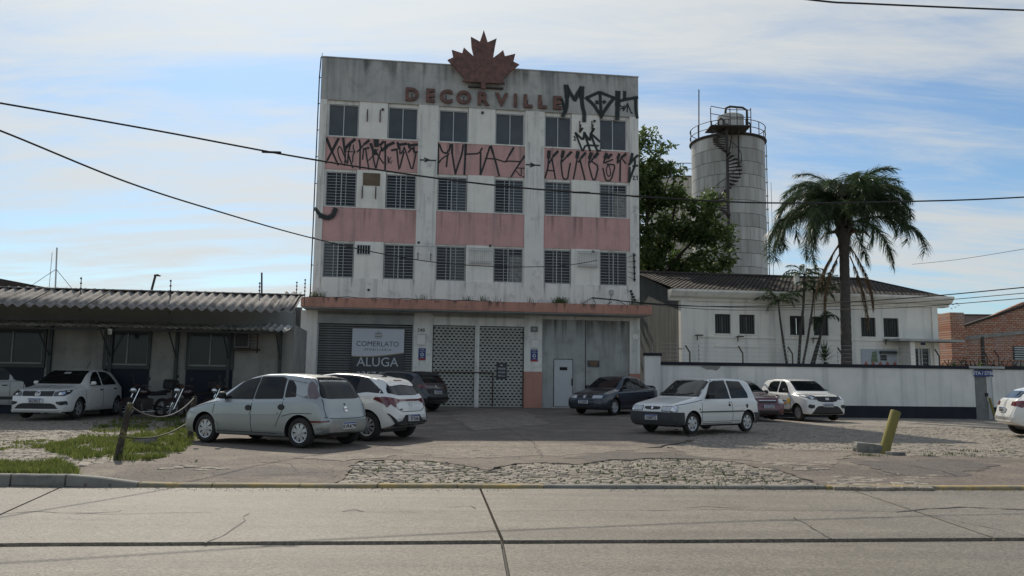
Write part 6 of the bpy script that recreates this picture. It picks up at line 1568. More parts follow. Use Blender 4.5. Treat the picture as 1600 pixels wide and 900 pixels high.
# ---------------------------------------------------------------- silver hatchback (rear view, left side)
def corsa():
    c = Car('silver_hatchback', 'silver five door hatchback seen from its left rear, front left of the lot', -4.85, 16.80, radians(153.8), 3.82, 1.65, 2.49, 1.41, .78, .292,
        top=[(0,.50),(.03,.60),(.10,.68),(.30,.76),(.80,.90),(1.0,.955),(1.25,1.10),(1.55,1.275),(1.85,1.375),(2.15,1.425),(2.6,1.435),(3.05,1.405),(3.35,1.355),(3.44,1.31),(3.52,1.20),(3.64,1.0),(3.72,.88),(3.76,.72),(3.81,.60),(3.82,.50)],
        belt=[(0,.46),(.1,.60),(.3,.70),(.8,.82),(1.1,.865),(2.0,.89),(3.0,.925),(3.5,.93),(3.7,.85),(3.82,.46)],
        hw=[(0,.50),(.03,.60),(.09,.68),(.2,.74),(.4,.79),(.8,.815),(1.5,.82),(2.8,.82),(3.3,.80),(3.55,.765),(3.70,.715),(3.79,.66),(3.82,.58)],
        tw=[(0,.44),(.3,.60),(.9,.66),(1.3,.63),(1.9,.565),(2.6,.555),(3.3,.545),(3.5,.56),(3.7,.62),(3.82,.56)],
        bot=[(0,.30),(.06,.22),(.4,.19),(3.3,.20),(3.6,.24),(3.82,.34)], mat=paint('silver_paint', (.34,.37,.37), .6, .34))
    g = 'carglass'
    c.both('front_side_window', [(1.22,.925),(1.60,1.235),(1.78,1.315),(2.02,1.345),(2.02,.93)], g, r=.035)
    c.both('rear_side_window', [(2.10,.935),(2.10,1.35),(2.62,1.345),(2.72,1.31),(2.80,.955)], g, r=.03)
    c.both('quarter_window', [(2.86,.96),(2.80,1.30),(2.93,1.285),(3.05,1.18),(3.13,.98)], g, r=.03)
    c.both('window_trim', [(1.16,.905),(1.62,1.262),(1.8,1.345),(2.06,1.372),(2.06,.91)], 'black', eps=.002, r=.03)
    c.both('window_trim', [(2.075,.915),(2.075,1.372),(2.64,1.37),(2.75,1.33),(2.83,.935)], 'black', eps=.002, r=.03)
    c.patch('rear_window', [(-.60,.965),(-.57,1.10),(-.46,1.325),(-.35,1.36),(.35,1.36),(.46,1.325),(.57,1.10),(.60,.965),(.4,.945),(-.4,.945)], 'B', g, r=.05)
    for s in (1, -1): c.patch('tail_lamp', [(s*.62,.985),(s*.60,1.10),(s*.48,1.335),(s*.52,1.355),(s*.60,1.30),(s*.70,1.10),(s*.74,.96),(s*.68,.94)], 'B', 'tailpink', eps=.010, r=.02)
    c.both('tail_lamp', [(3.44,.96),(3.36,1.08),(3.31,1.24),(3.36,1.285),(3.44,1.24),(3.52,1.12),(3.61,.99),(3.57,.955)], 'tailpink', eps=.008, r=.04)
    c.patch('windshield', [(-.60,.99),(-.52,1.34),(.52,1.34),(.60,.99)], 'F', g, r=.05)
    c.patch('headlamp', [(.35,.55),(.38,.68),(.62,.72),(.72,.66),(.68,.55)], 'F', 'lamp', r=.03); c.patch('headlamp', [(-.35,.55),(-.38,.68),(-.62,.72),(-.72,.66),(-.68,.55)], 'F', 'lamp', r=.03)
    c.both('side_moulding', [(1.08,.60),(1.08,.64),(2.03,.665),(2.03,.62)], c.mat, eps=.016, r=.015); c.both('side_moulding', [(2.06,.62),(2.06,.665),(2.72,.68),(2.76,.65),(2.74,.635)], c.mat, eps=.016, r=.015)
    for s in ((1.98,.745),(2.83,.775)): c.both('door_handle', disc(s[0], s[1], .075, 16, .75), 'black', eps=.018, step=.03)
    c.blines([(2.055,.90),(2.055,.45),(2.10,.26)]); c.blines([(1.05,.86),(1.0,.55),(1.05,.26)]); c.blines([(2.85,.94),(2.86,.72),(2.78,.56),(2.72,.44),(2.70,.40)]); c.blines([(1.06,.265),(2.72,.265)])
    c.blines([(2.86,.60),(3.10,.66),(3.55,.665)]); c.blines([(3.22,.44),(3.66,.46)]); c.blines([(.35,.70),(.8,.80),(1.1,.855)])
    c.line('panel_gap', [(-.71,.60),(-.4,.565),(0,.56),(.4,.565),(.71,.60)], 'B'); c.line('panel_gap', [(-.60,.94),(-.63,.75),(-.60,.585)], 'B'); c.line('panel_gap', [(.60,.94),(.63,.75),(.60,.585)], 'B')
    c.patch('rear_bumper', [(-.72,.30),(-.76,.40),(-.76,.52),(-.5,.545),(.5,.545),(.76,.52),(.76,.40),(.72,.30)], 'B', c.mat, eps=.035, r=.03)
    c.patch('bumper_reflector', [(3.52,.495),(3.55,.535),(3.72,.53),(3.74,.50)], 'L', 'tail', eps=.042, r=.01, step=.03); c.patch('bumper_reflector', [(-.755,.495),(-.74,.535),(-.58,.53),(-.58,.50)], 'B', 'tail', eps=.046, r=.01, step=.03)
    c.patch('bumper_reflector', [(.755,.495),(.74,.535),(.58,.53),(.58,.50)], 'B', 'tail', eps=.046, r=.01, step=.03)
    c.plate('KVR4C99', 'B', 0.0, .425)
    c.patch('emblem', disc(0, .74, .055), 'B', 'chrome', eps=.012, step=.03); c.line('emblem_stroke', [(-.05,.74),(.05,.74)], 'B', w=.016, mat='black', eps=.018)
    c.patch('lock', disc(0, .835, .018), 'B', 'black', eps=.01, step=.02)
    archlip(c, c.mat, .055, .014); c.mirror(1.27, .93); c.wheels((8, .02, .045), .185)
    mb = MB(); mb.tube([(c.fx-3.3,.35,.2),(c.fx-3.70,.35,.235),(c.fx-3.83,.35,.20)], .026, 8, cap=False); mb.build('exhaust_pipe', M['rust'], c.root)
    mb = MB(); mb.tube([(c.fx-3.36, 0, 1.36), (c.fx-3.40, 0, 1.42)], .006, 5); mb.build('roof_aerial', M['black'], c.root)
corsa()
def hb20():
    c = Car('white_hatchback', 'white modern hatchback with black pillars behind the silver hatchback', -3.96, 18.74, radians(156.3), 4.0, 1.72, 2.53, 1.5, .80, .315,
        top=[(0,.50),(.04,.64),(.12,.74),(.4,.86),(.95,.98),(1.15,1.05),(1.5,1.26),(1.85,1.42),(2.3,1.47),(2.8,1.45),(3.2,1.39),(3.55,1.32),(3.62,1.27),(3.72,1.12),(3.83,1.0),(3.90,.93),(3.93,.78),(3.99,.62),(4.0,.5)],
        belt=[(0,.46),(.1,.62),(.4,.78),(1.0,.90),(2.0,.95),(3.0,1.0),(3.6,1.03),(3.8,.95),(3.93,.72),(4.0,.46)],
        hw=[(0,.50),(.04,.64),(.1,.72),(.25,.79),(.5,.845),(1.2,.86),(3.0,.86),(3.5,.845),(3.75,.80),(3.88,.74),(3.97,.68),(4.0,.60)],
        tw=[(0,.44),(.3,.62),(1.0,.70),(1.5,.66),(2.0,.60),(3.0,.575),(3.55,.56),(3.75,.62),(3.9,.68),(4.0,.56)],
        bot=[(0,.30),(.06,.22),(.4,.19),(3.4,.20),(3.7,.26),(4.0,.36)], mat=paint('white_paint_modern', (.74,.74,.71), 0, .25))
    c.both('window_band', [(1.22,.965),(1.55,1.22),(1.9,1.385),(2.3,1.425),(2.85,1.41),(3.15,1.37),(3.45,1.20),(3.62,1.10),(3.70,1.02),(3.3,1.05),(2.9,1.0),(2.0,.965)], 'black', eps=.003, r=.03)
    c.both('front_side_window', [(1.34,.99),(1.65,1.235),(1.92,1.36),(2.13,1.385),(2.13,.985)], 'carglass', r=.03, eps=.008); c.both('rear_side_window', [(2.2,.99),(2.2,1.39),(2.8,1.38),(3.0,1.34),(3.0,1.05),(2.85,1.01)], 'carglass', r=.04, eps=.008)
    c.patch('rear_window', [(-.66,1.03),(-.6,1.14),(-.50,1.26),(.50,1.26),(.6,1.14),(.66,1.03),(.35,.985),(-.35,.985)], 'B', 'carglass', r=.04, eps=.009)
    c.patch('rear_spoiler', [(3.36,-.54),(3.36,.54),(3.68,.52),(3.66,0),(3.68,-.52)], 'T', c.mat, eps=.02, r=.05, deep=.03)
    c.patch('brake_lamp', [(-.16,1.285),(-.16,1.305),(.16,1.305),(.16,1.285)], 'B', 'tail', eps=.022, step=.04)
    c.patch('tail_lamp_bar', [(-.5,.855),(-.5,.895),(.5,.895),(.5,.855)], 'B', 'tail', eps=.014)
    for s in (1, -1): c.patch('tail_lamp', [(s*.44,.84),(s*.44,.90),(s*.80,.955),(s*.83,.90),(s*.72,.80),(s*.62,.72),(s*.58,.80)], 'B', 'tail', eps=.014, r=.015, step=.05)
    c.both('tail_lamp', [(3.50,.90),(3.55,.95),(3.9,.93),(3.92,.86),(3.82,.72),(3.75,.80)], 'tail', eps=.010, r=.015)
    c.line('panel_gap', [(-.6,.83),(-.56,.70),(-.4,.63),(.4,.63),(.56,.70),(.6,.83)], 'B'); c.blines([(2.16,.97),(2.18,.3)]); c.blines([(3.02,1.04),(3.08,.8),(2.95,.55)]); c.blines([(1.1,.9),(1.12,.3)])
    c.both('fuel_cap_gap', [(3.28,.86),(3.44,.86),(3.46,.72),(3.30,.71)], c.mat, eps=.006, r=.04)
    c.patch('bumper_insert', [(-.70,.33),(-.62,.42),(-.42,.44),(-.30,.56),(.30,.56),(.42,.44),(.62,.42),(.70,.33)], 'B', 'black', eps=.012, r=.02)
    for s in (1, -1): c.patch('bumper_vent', [(s*.66,.38),(s*.775,.60),(s*.755,.60),(s*.60,.40)], 'B', 'black', eps=.02, r=.01)
    c.both('sill_trim', [(1.1,.205),(1.1,.25),(2.95,.25),(2.95,.20)], 'black', eps=.008)
    c.plate('SIT3G06', 'B', 0, .485)
    for q in ([(-.035,.775),(-.02,.735)], [(.02,.775),(.035,.735)], [(-.03,.75),(.03,.76)]): c.line('emblem_stroke', [(a*1.6, .76+(b-.755)*1.5) for a, b in q], 'B', w=.014, mat='chrome', eps=.01)
    ringp(c, 'emblem_ring', 0, .76, .062, .072, 'B', 'chrome', .01); t = c.cast(.42, .68, 'B'); text('model_lettering', 'HB20', .05, M['black'], c.root, (t[0].x-.008, .42, .68), (pi/2,0,-pi/2), ext=.001, off=.001)
    c.patch('windshield', [(-.66,1.07),(-.56,1.38),(.56,1.38),(.66,1.07)], 'F', 'carglass', r=.05)
    c.mirror(1.3, 1.0, mat=c.mat); c.handle(2.0, .86, c.mat); c.handle(2.9, .88, c.mat); c.wheels((10, .012, .03), .19)
    mb = MB(); mb.prism([(c.fx-3.15, 1.395), (c.fx-3.27, 1.44), (c.fx-3.30, 1.385)], -.018, .018); mb.build('roof_aerial', M['black'], c.root)
hb20()
def suv():
    c = Car('black_hatchback', 'black hatchback behind the white hatchback, before the lattice shutters', -4.55, 31.0, radians(148), 4.35, 1.82, 2.64, 1.56, .85, .35,
        top=[(0,.55),(.05,.7),(.15,.82),(1.0,.98),(1.3,1.08),(1.9,1.42),(2.3,1.50),(3.4,1.48),(3.85,1.42),(4.05,1.2),(4.2,1.0),(4.28,.86),(4.34,.66),(4.35,.55)],
        belt=[(0,.5),(.2,.74),(1.2,.92),(2.5,.96),(3.8,1.02),(4.1,.96),(4.35,.5)], hw=[(0,.55),(.1,.76),(.5,.89),(1.2,.91),(3.4,.91),(3.9,.87),(4.2,.80),(4.35,.66)],
        tw=[(0,.5),(.9,.74),(1.5,.68),(2.2,.64),(3.6,.60),(3.9,.62),(4.2,.74),(4.35,.6)], bot=[(0,.36),(.1,.27),(4.1,.27),(4.35,.4)], mat=paint('black_paint', (.012,.012,.015), 0, .25, dust=.05))
    c.both('side_window', [(1.45,1.0),(1.9,1.32),(2.4,1.43),(3.3,1.41),(3.75,1.28),(3.7,1.06)], 'carglass', r=.05); c.patch('rear_window', [(-.62,1.06),(-.55,1.35),(.55,1.35),(.62,1.06)], 'B', 'carglass', r=.06)
    c.mirror_fb('tail_lamp', [(.55,.86),(.55,.95),(.82,.99),(.84,.88)], 'B', 'tail', r=.03, eps=.01); c.plate('IVW2841', 'B', 0, .72); ringp(c, 'emblem_ring', 0, .90, .05, .065, 'B', 'chrome', .01)
    c.patch('rear_spoiler', [(3.55,-.58),(3.55,.58),(3.95,.56),(3.95,-.56)], 'T', 'black', eps=.03, r=.05); c.mirror(1.5, 1.02); c.wheels((5, .04, .06), .2)
suv()
# ---------------------------------------------------------------- white boxy hatchback
def uno():
    c = Car('boxy_hatchback', 'white boxy three door hatchback with black bumpers facing left', 5.10, 21.80, radians(219), 3.69, 1.56, 2.36, 1.34, .72, .275,
        top=[(0,.52),(.02,.66),(.05,.735),(.20,.785),(.5,.845),(.95,.92),(1.02,.945),(1.2,1.08),(1.52,1.31),(1.66,1.395),(1.9,1.43),(2.4,1.445),(3.0,1.43),(3.3,1.39),(3.38,1.34),(3.48,1.15),(3.58,.93),(3.62,.80),(3.66,.62),(3.69,.5)],
        belt=[(0,.50),(.05,.70),(.2,.74),(.95,.855),(2.0,.875),(3.3,.88),(3.55,.86),(3.62,.72),(3.69,.48)],
        hw=[(0,.66),(.02,.70),(.06,.73),(.2,.755),(.6,.77),(2.8,.77),(3.3,.76),(3.55,.735),(3.65,.70),(3.69,.66)],
        tw=[(0,.60),(.1,.66),(.9,.685),(1.1,.67),(1.6,.585),(2.4,.575),(3.3,.57),(3.45,.6),(3.6,.66),(3.69,.6)],
        bot=[(0,.30),(.04,.25),(.3,.22),(3.4,.22),(3.69,.30)], mat=paint('white_paint_old', (.74,.74,.71), 0, .32))
    g = 'carglass'
    c.both('door_window', [(1.30,.905),(1.63,1.275),(1.74,1.355),(2.22,1.375),(2.28,.91)], g, r=.03)
    c.both('window_trim', [(1.24,.885),(1.60,1.295),(1.72,1.378),(2.25,1.398),(2.32,.89)], 'black', eps=.002, r=.02)
    c.both('quarter_window', [(2.40,.92),(2.35,1.35),(2.93,1.335),(3.13,1.02),(3.13,.93)], g, r=.035); c.both('window_trim', [(2.375,.90),(2.325,1.372),(2.945,1.357),(3.16,1.03),(3.16,.91)], 'black', eps=.002, r=.03)
    c.patch('windshield', [(-.635,.965),(-.535,1.365),(.535,1.365),(.635,.965)], 'F', g, r=.04, eps=.008); c.patch('windshield_seal', [(-.665,.945),(-.555,1.388),(.555,1.388),(.665,.945)], 'F', 'black', r=.03, eps=.003)
    c.patch('rear_window', [(-.55,.98),(-.5,1.3),(.5,1.3),(.55,.98)], 'B', g, r=.04)
    # front: bumper, lamps, slim grille
    c.patch('front_bumper', [(-.745,.24),(-.75,.56),(.75,.56),(.745,.24)], 'F', 'trim', eps=.045, r=.03)
    c.both('front_bumper', [(.0,.25),(.0,.555),(.33,.555),(.36,.25)], 'trim', eps=.03, r=.02); c.both('rear_bumper', [(3.30,.25),(3.25,.52),(3.68,.52),(3.68,.26)], 'trim', eps=.03, r=.02); c.patch('rear_bumper', [(-.72,.27),(-.72,.54),(.72,.54),(.72,.27)], 'B', 'trim', eps=.045, r=.02)
    for s in (1, -1):
        c.patch('headlamp_bezel', [(s*.31,.575),(s*.31,.715),(s*.735,.705),(s*.745,.575)], 'F', 'black', eps=.004, r=.015)
        c.patch('headlamp', [(s*.33,.59),(s*.33,.70),(s*.60,.695),(s*.60,.59)], 'F', 'lamp', eps=.010, r=.015, step=.05); c.patch('indicator_lamp', [(s*.61,.59),(s*.61,.695),(s*.73,.69),(s*.735,.59)], 'F', 'lampin', eps=.010, r=.012, step=.05)
    c.patch('grille_slot', [(-.27,.645),(-.25,.69),(0,.70),(.25,.69),(.27,.645),(.2,.62),(0,.61),(-.2,.62)], 'F', 'black', eps=.006, r=.02); c.patch('emblem', [(-.03,.625),(-.03,.685),(.03,.685),(.03,.625)], 'F', 'chrome', eps=.014, r=.01, step=.03)
    c.plate('IXB8F22', 'F', 0.02, .42)
    c.both('side_moulding', [(.98,.545),(.98,.575),(2.98,.58),(2.98,.55)], 'black', eps=.012, r=.01)
    c.blines([(1.13,.87),(1.08,.80),(1.06,.45),(1.10,.26)]); c.blines([(2.30,.88),(2.36,.72),(2.38,.45),(2.34,.26)]); c.blines([(1.10,.262),(2.34,.262)]); c.blines([(.12,.73),(.5,.775),(1.0,.845),(1.12,.86)]); c.blines([(1.02,.31),(3.0,.31)], w=.008)
    c.both('door_handle', [(2.20,.70),(2.20,.765),(2.27,.745),(2.27,.70)], 'black', eps=.02, r=.012, step=.03); c.both('door_lock', disc(2.235, .80, .018), 'black', eps=.008, step=.03); c.both('fuel_cap', disc(3.03,.70,.045,14,1.35), 'trim', eps=.008, step=.03); c.both('side_repeater', disc(.98,.63,.026,10,.7), 'trim', eps=.012, step=.03)
    c.mirror(1.42, .93); c.line('wiper', [(-.5,.985),(-.1,1.0),(.02,1.0)], 'F', w=.02, mat='black', eps=.02); c.line('wiper', [(.0,.985),(.25,1.0),(.45,1.03)], 'F', w=.018, mat='black', eps=.02)
    mb = MB(); h = c.cast(.25, 1.0, 'F')
    c.wheels((6, .035, .05), .165, rr=.185)
uno()
def polo():
    c = Car('blue_sedan', 'dark blue sedan parked before the grey sliding door, facing left', 3.95, 30.39, radians(230.3), 4.14, 1.64, 2.44, 1.43, .85, .29,
        top=[(0,.50),(.03,.60),(.08,.70),(.3,.79),(.9,.90),(1.1,.95),(1.5,1.20),(1.8,1.365),(2.1,1.41),(2.7,1.40),(3.05,1.32),(3.4,1.10),(3.6,1.03),(4.0,1.01),(4.08,.96),(4.12,.7),(4.14,.5)],
        belt=[(0,.48),(.1,.64),(.4,.74),(1.0,.85),(2.0,.88),(3.2,.91),(3.6,.93),(4.05,.92),(4.14,.48)], hw=[(0,.55),(.04,.66),(.12,.73),(.3,.785),(.7,.81),(3.2,.81),(3.7,.79),(4.0,.74),(4.1,.68),(4.14,.6)],
        tw=[(0,.5),(.3,.66),(1.0,.67),(1.4,.63),(1.9,.56),(2.8,.55),(3.2,.58),(3.6,.66),(4.0,.64),(4.14,.55)], bot=[(0,.28),(.06,.2),(3.8,.2),(4.14,.32)], mat=paint('navy_paint', (.006,.015,.030), .3, .3, dust=.06))
    g = 'carglass'; c.both('front_side_window', [(1.35,.92),(1.7,1.2),(1.95,1.325),(2.2,1.34),(2.2,.93)], g, r=.03); c.both('rear_side_window', [(2.27,.93),(2.27,1.34),(2.65,1.33),(2.95,1.24),(3.10,1.10),(3.05,.95)], g, r=.03)
    c.patch('windshield', [(-.62,.98),(-.52,1.34),(.52,1.34),(.62,.98)], 'F', g, r=.05, eps=.008); c.patch('rear_window', [(-.55,1.1),(-.5,1.3),(.5,1.3),(.55,1.1)], 'B', g, r=.04)
    c.patch('grille', [(-.32,.60),(-.30,.69),(.30,.69),(.32,.60)], 'F', 'black', eps=.004, r=.02); vwlogo(c, 0, .655, .058, 'F')
    for s in (1, -1): c.patch('headlamp', [(s*.34,.59),(s*.34,.69),(s*.60,.705),(s*.70,.67),(s*.70,.60)], 'F', 'lamp', eps=.008, r=.02); c.patch('fog_lamp_slot', [(s*.42,.35),(s*.42,.40),(s*.62,.40),(s*.62,.35)], 'F', 'black', eps=.01, r=.01)
    c.patch('front_bumper', [(-.70,.30),(-.72,.55),(.72,.55),(.70,.30)], 'F', c.mat, eps=.03, r=.03); c.patch('air_intake', [(-.5,.24),(-.5,.31),(.5,.31),(.5,.24)], 'F', 'black', eps=.034, r=.02)
    c.plate('IJO4B08', 'F', 0, .47); c.mirror(1.42, .94); c.handle(2.1, .78); c.handle(3.0, .80); c.blines([(2.235,.9),(2.25,.28)]); c.blines([(1.12,.86),(1.08,.28)]); c.patch('side_repeater', disc(.95,.68,.03), 'L', 'amber', eps=.01, step=.03)
    c.patch('rear_spoiler', [(3.85,-.6),(3.85,.6),(4.06,.6),(4.06,-.6)], 'T', c.mat, eps=.06, r=.04, deep=.05); c.both('side_moulding', [(1.1,.5),(1.1,.54),(3.0,.55),(3.0,.51)], 'black', eps=.012); c.wheels((6, .03, .045), .18)
polo()
def mobi():
    c = Car('white_city_car', 'white tall city car with yellow door sticker and black arches by the yard wall', 11.22, 31.28, radians(283.6), 3.6, 1.66, 2.3, 1.41, .72, .30,
        top=[(0,.62),(.03,.80),(.08,.90),(.3,.965),(.75,1.02),(.95,1.10),(1.3,1.34),(1.55,1.48),(1.9,1.545),(2.6,1.55),(3.1,1.51),(3.3,1.44),(3.42,1.2),(3.5,1.0),(3.55,.8),(3.6,.6)],
        belt=[(0,.60),(.1,.80),(.4,.90),(1.0,.97),(2.0,1.0),(2.9,1.06),(3.3,1.07),(3.5,.9),(3.6,.58)], hw=[(0,.62),(.03,.70),(.1,.77),(.25,.81),(.5,.83),(2.9,.83),(3.3,.81),(3.5,.75),(3.6,.66)],
        tw=[(0,.55),(.2,.68),(.9,.70),(1.4,.64),(1.9,.60),(3.0,.58),(3.3,.58),(3.5,.66),(3.6,.6)], bot=[(0,.32),(.05,.25),(3.4,.24),(3.6,.34)], mat=paint('white_paint_city', (.74,.74,.71), 0, .25))
    g = 'carglass'; c.both('front_side_window', [(1.28,1.02),(1.52,1.30),(1.75,1.44),(2.0,1.46),(2.0,1.03)], g, r=.04); c.both('rear_side_window', [(2.08,1.04),(2.08,1.46),(2.55,1.46),(2.75,1.40),(2.78,1.14),(2.6,1.06)], g, r=.05)
    c.patch('windshield', [(-.66,1.10),(-.56,1.47),(.56,1.47),(.66,1.10)], 'F', g, r=.05, eps=.008)
    c.patch('grille', [(-.40,.74),(-.46,.90),(.46,.90),(.40,.74),(.2,.70),(-.2,.70)], 'F', 'black', eps=.010, r=.03)
    for k in range(4): c.patch('emblem', [(-.075+k*.038,.77),(-.06+k*.038,.85),(-.038+k*.038,.85),(-.053+k*.038,.77)], 'F', 'chrome', eps=.022, step=.04)
    for s in (1, -1):
        c.patch('headlamp', [(s*.42,.78),(s*.46,.92),(s*.80,1.0),(s*.80,.88),(s*.68,.80)], 'F', 'lamp_dark', eps=.012, r=.03); c.patch('lamp_reflector', disc(s*.60,.855,.055), 'F', 'lampin', eps=.018, step=.03)
        c.patch('fog_lamp', [(s*.56,.49),(s*.54,.60),(s*.74,.62),(s*.77,.52),(s*.70,.46)], 'F', 'black', eps=.010, r=.04)
    c.patch('lower_grille', [(-.66,.28),(-.48,.50),(-.38,.56),(.38,.56),(.48,.50),(.66,.28)], 'F', 'black', eps=.014, r=.03); c.plate('JBN9D94', 'F', 0, .59)
    archlip(c, 'trim', .075, .018); c.both('sill_cladding', [(1.1,.25),(1.1,.40),(2.68,.40),(2.68,.25)], 'trim', eps=.014, r=.02); c.mirror(1.38, 1.05); c.handle(1.98, .90); c.handle(2.75, .95)
    c.blines([(2.04,1.0),(2.06,.42)]); c.blines([(1.08,.96),(1.10,.42)])
    M['stick'] = simple('sticker_yellow', (.62,.38,.04), .5); c.both('door_sticker', disc(1.22,.72,.11,9), 'stick', eps=.006, step=.04); c.both('door_sticker', [(1.38,.70),(1.38,.73),(1.85,.75),(1.85,.72)], 'signblue', eps=.006, step=.05); c.both('door_sticker', [(1.36,.60),(1.36,.66),(1.6,.66),(1.6,.60)], M['signorange'], eps=.006, step=.05); c.both('door_sticker', disc(1.92,.73,.035,8,1.5), 'black', eps=.006, step=.04)
    c.wheels((10, .012, .035), .18)
mobi()
def red():
    c = Car('dark_red_car', 'dark red hatchback half hidden behind the white boxy car', 8.75, 30.9, radians(286), 3.9, 1.66, 2.46, 1.43, .80, .295,
        top=[(0,.55),(.04,.70),(.12,.80),(.4,.88),(.95,.96),(1.2,1.06),(1.6,1.30),(1.9,1.42),(2.3,1.455),(3.0,1.43),(3.5,1.3),(3.7,1.05),(3.85,.8),(3.9,.55)],
        belt=[(0,.5),(.1,.66),(.4,.80),(1.0,.88),(2.0,.92),(3.4,.96),(3.7,.9),(3.9,.5)], hw=[(0,.52),(.04,.65),(.12,.73),(.3,.79),(.6,.82),(3.2,.82),(3.6,.78),(3.9,.62)],
        tw=[(0,.46),(.3,.66),(1.0,.69),(1.5,.63),(1.9,.58),(3.2,.56),(3.6,.62),(3.9,.55)], bot=[(0,.30),(.06,.22),(3.6,.2),(3.9,.34)], mat=paint('dark_red_paint', (.10,.012,.025), .2, .28, dust=.06))
    g = 'carglass'; c.both('side_window', [(1.3,.94),(1.65,1.22),(1.95,1.365),(2.8,1.37),(3.2,1.26),(3.3,1.0)], g, r=.04); c.patch('windshield', [(-.63,1.02),(-.54,1.38),(.54,1.38),(.63,1.02)], 'F', g, r=.05, eps=.008)
    for s in (1, -1): c.patch('headlamp', [(s*.42,.62),(s*.45,.74),(s*.70,.82),(s*.76,.70),(s*.68,.62)], 'F', 'lamp', eps=.010, r=.03)
    c.patch('grille', [(-.36,.64),(-.38,.70),(.38,.70),(.36,.64)], 'F', 'black', eps=.01, r=.02); c.patch('chrome_bar', [(-.36,.71),(-.36,.735),(.36,.735),(.36,.71)], 'F', 'chrome', eps=.012); c.patch('air_intake', [(-.45,.28),(-.42,.38),(.42,.38),(.45,.28)], 'F', 'black', eps=.01, r=.02); c.plate('IUD5E20', 'F', 0, .52); c.mirror(1.4, .97); c.wheels((5, .03, .05), .18)
red()
def gol():
    c = Car('white_compact_car', 'white five door compact car in the shade before the shed', -13.55, 24.86, radians(272.3), 3.89, 1.66, 2.46, 1.43, .83, .295,
        top=[(0,.55),(.03,.70),(.08,.80),(.3,.87),(.95,.96),(1.15,1.03),(1.55,1.29),(1.85,1.42),(2.2,1.465),(2.8,1.455),(3.3,1.38),(3.5,1.28),(3.65,1.05),(3.78,.85),(3.85,.7),(3.89,.5)],
        belt=[(0,.5),(.08,.68),(.3,.79),(1.0,.88),(2.0,.92),(3.3,.96),(3.6,.95),(3.8,.7),(3.89,.48)], hw=[(0,.60),(.03,.68),(.1,.74),(.3,.80),(.6,.825),(3.2,.825),(3.6,.78),(3.8,.70),(3.89,.6)],
        tw=[(0,.5),(.2,.66),(1.0,.69),(1.5,.63),(1.9,.57),(3.0,.555),(3.5,.56),(3.7,.62),(3.89,.55)], bot=[(0,.26),(.05,.20),(3.6,.2),(3.89,.34)], mat=paint('white_paint_compact', (.74,.74,.71), 0, .25))
    g = 'carglass'; c.both('front_side_window', [(1.42,.95),(1.68,1.21),(1.93,1.36),(2.18,1.38),(2.18,.955)], g, r=.05); c.both('rear_side_window', [(2.27,.965),(2.27,1.38),(2.85,1.365),(3.08,1.22),(3.18,1.02),(3.1,.985)], g, r=.05)
    c.patch('windshield', [(-.64,1.0),(-.54,1.40),(.54,1.40),(.64,1.0)], 'F', g, r=.05, eps=.008); c.patch('windshield_sticker', [(-.1,1.30),(-.09,1.35),(.09,1.35),(.1,1.30)], 'F', 'frame', eps=.012, r=.01, step=.04)
    c.patch('grille', [(-.42,.655),(-.44,.775),(.44,.775),(.42,.655)], 'F', 'black', eps=.008, r=.02); c.patch('chrome_bar', [(-.45,.78),(-.45,.792),(.45,.792),(.45,.78)], 'F', 'chrome', eps=.012); vwlogo(c, 0, .715, .075, 'F', eps=.018)
    for s in (1, -1):
        c.patch('headlamp', [(s*.44,.655),(s*.46,.775),(s*.76,.83),(s*.79,.74),(s*.72,.66)], 'F', 'lamp_dark', eps=.012, r=.025); c.patch('lamp_reflector', [(s*.56,.68),(s*.57,.76),(s*.70,.78),(s*.70,.70)], 'F', 'lampin', eps=.018, r=.02, step=.04)
        c.patch('fog_lamp', [(s*.56,.44),(s*.53,.50),(s*.76,.52),(s*.78,.42),(s*.66,.40)], 'F', 'black', eps=.010, r=.02)
    c.patch('lower_grille', [(-.60,.30),(-.50,.42),(-.38,.455),(.38,.455),(.50,.42),(.60,.30)], 'F', 'black', eps=.012, r=.02); c.patch('bumper_lip', [(-.68,.22),(-.70,.28),(.70,.28),(.68,.22)], 'F', c.mat, eps=.03, r=.02); c.plate('JBZ8I22', 'F', -.02, .53)
    c.mirror(1.5, .98, mat=c.mat, sc=.8); c.handle(2.1, .83); c.handle(3.02, .86); c.blines([(2.22,.93),(2.24,.28)]); c.blines([(1.15,.87),(1.12,.28)]); c.blines([(3.1,.97),(3.1,.75),(2.95,.5)]); archlip(c, c.mat, .04, .01)
    mb = MB(); mb.tube([(c.fx-2.75,0,1.45),(c.fx-3.0,0,1.72)], .008, 5); mb.build('roof_aerial', M['black'], c.root); c.wheels((5, .035, .03), .18)
gol()
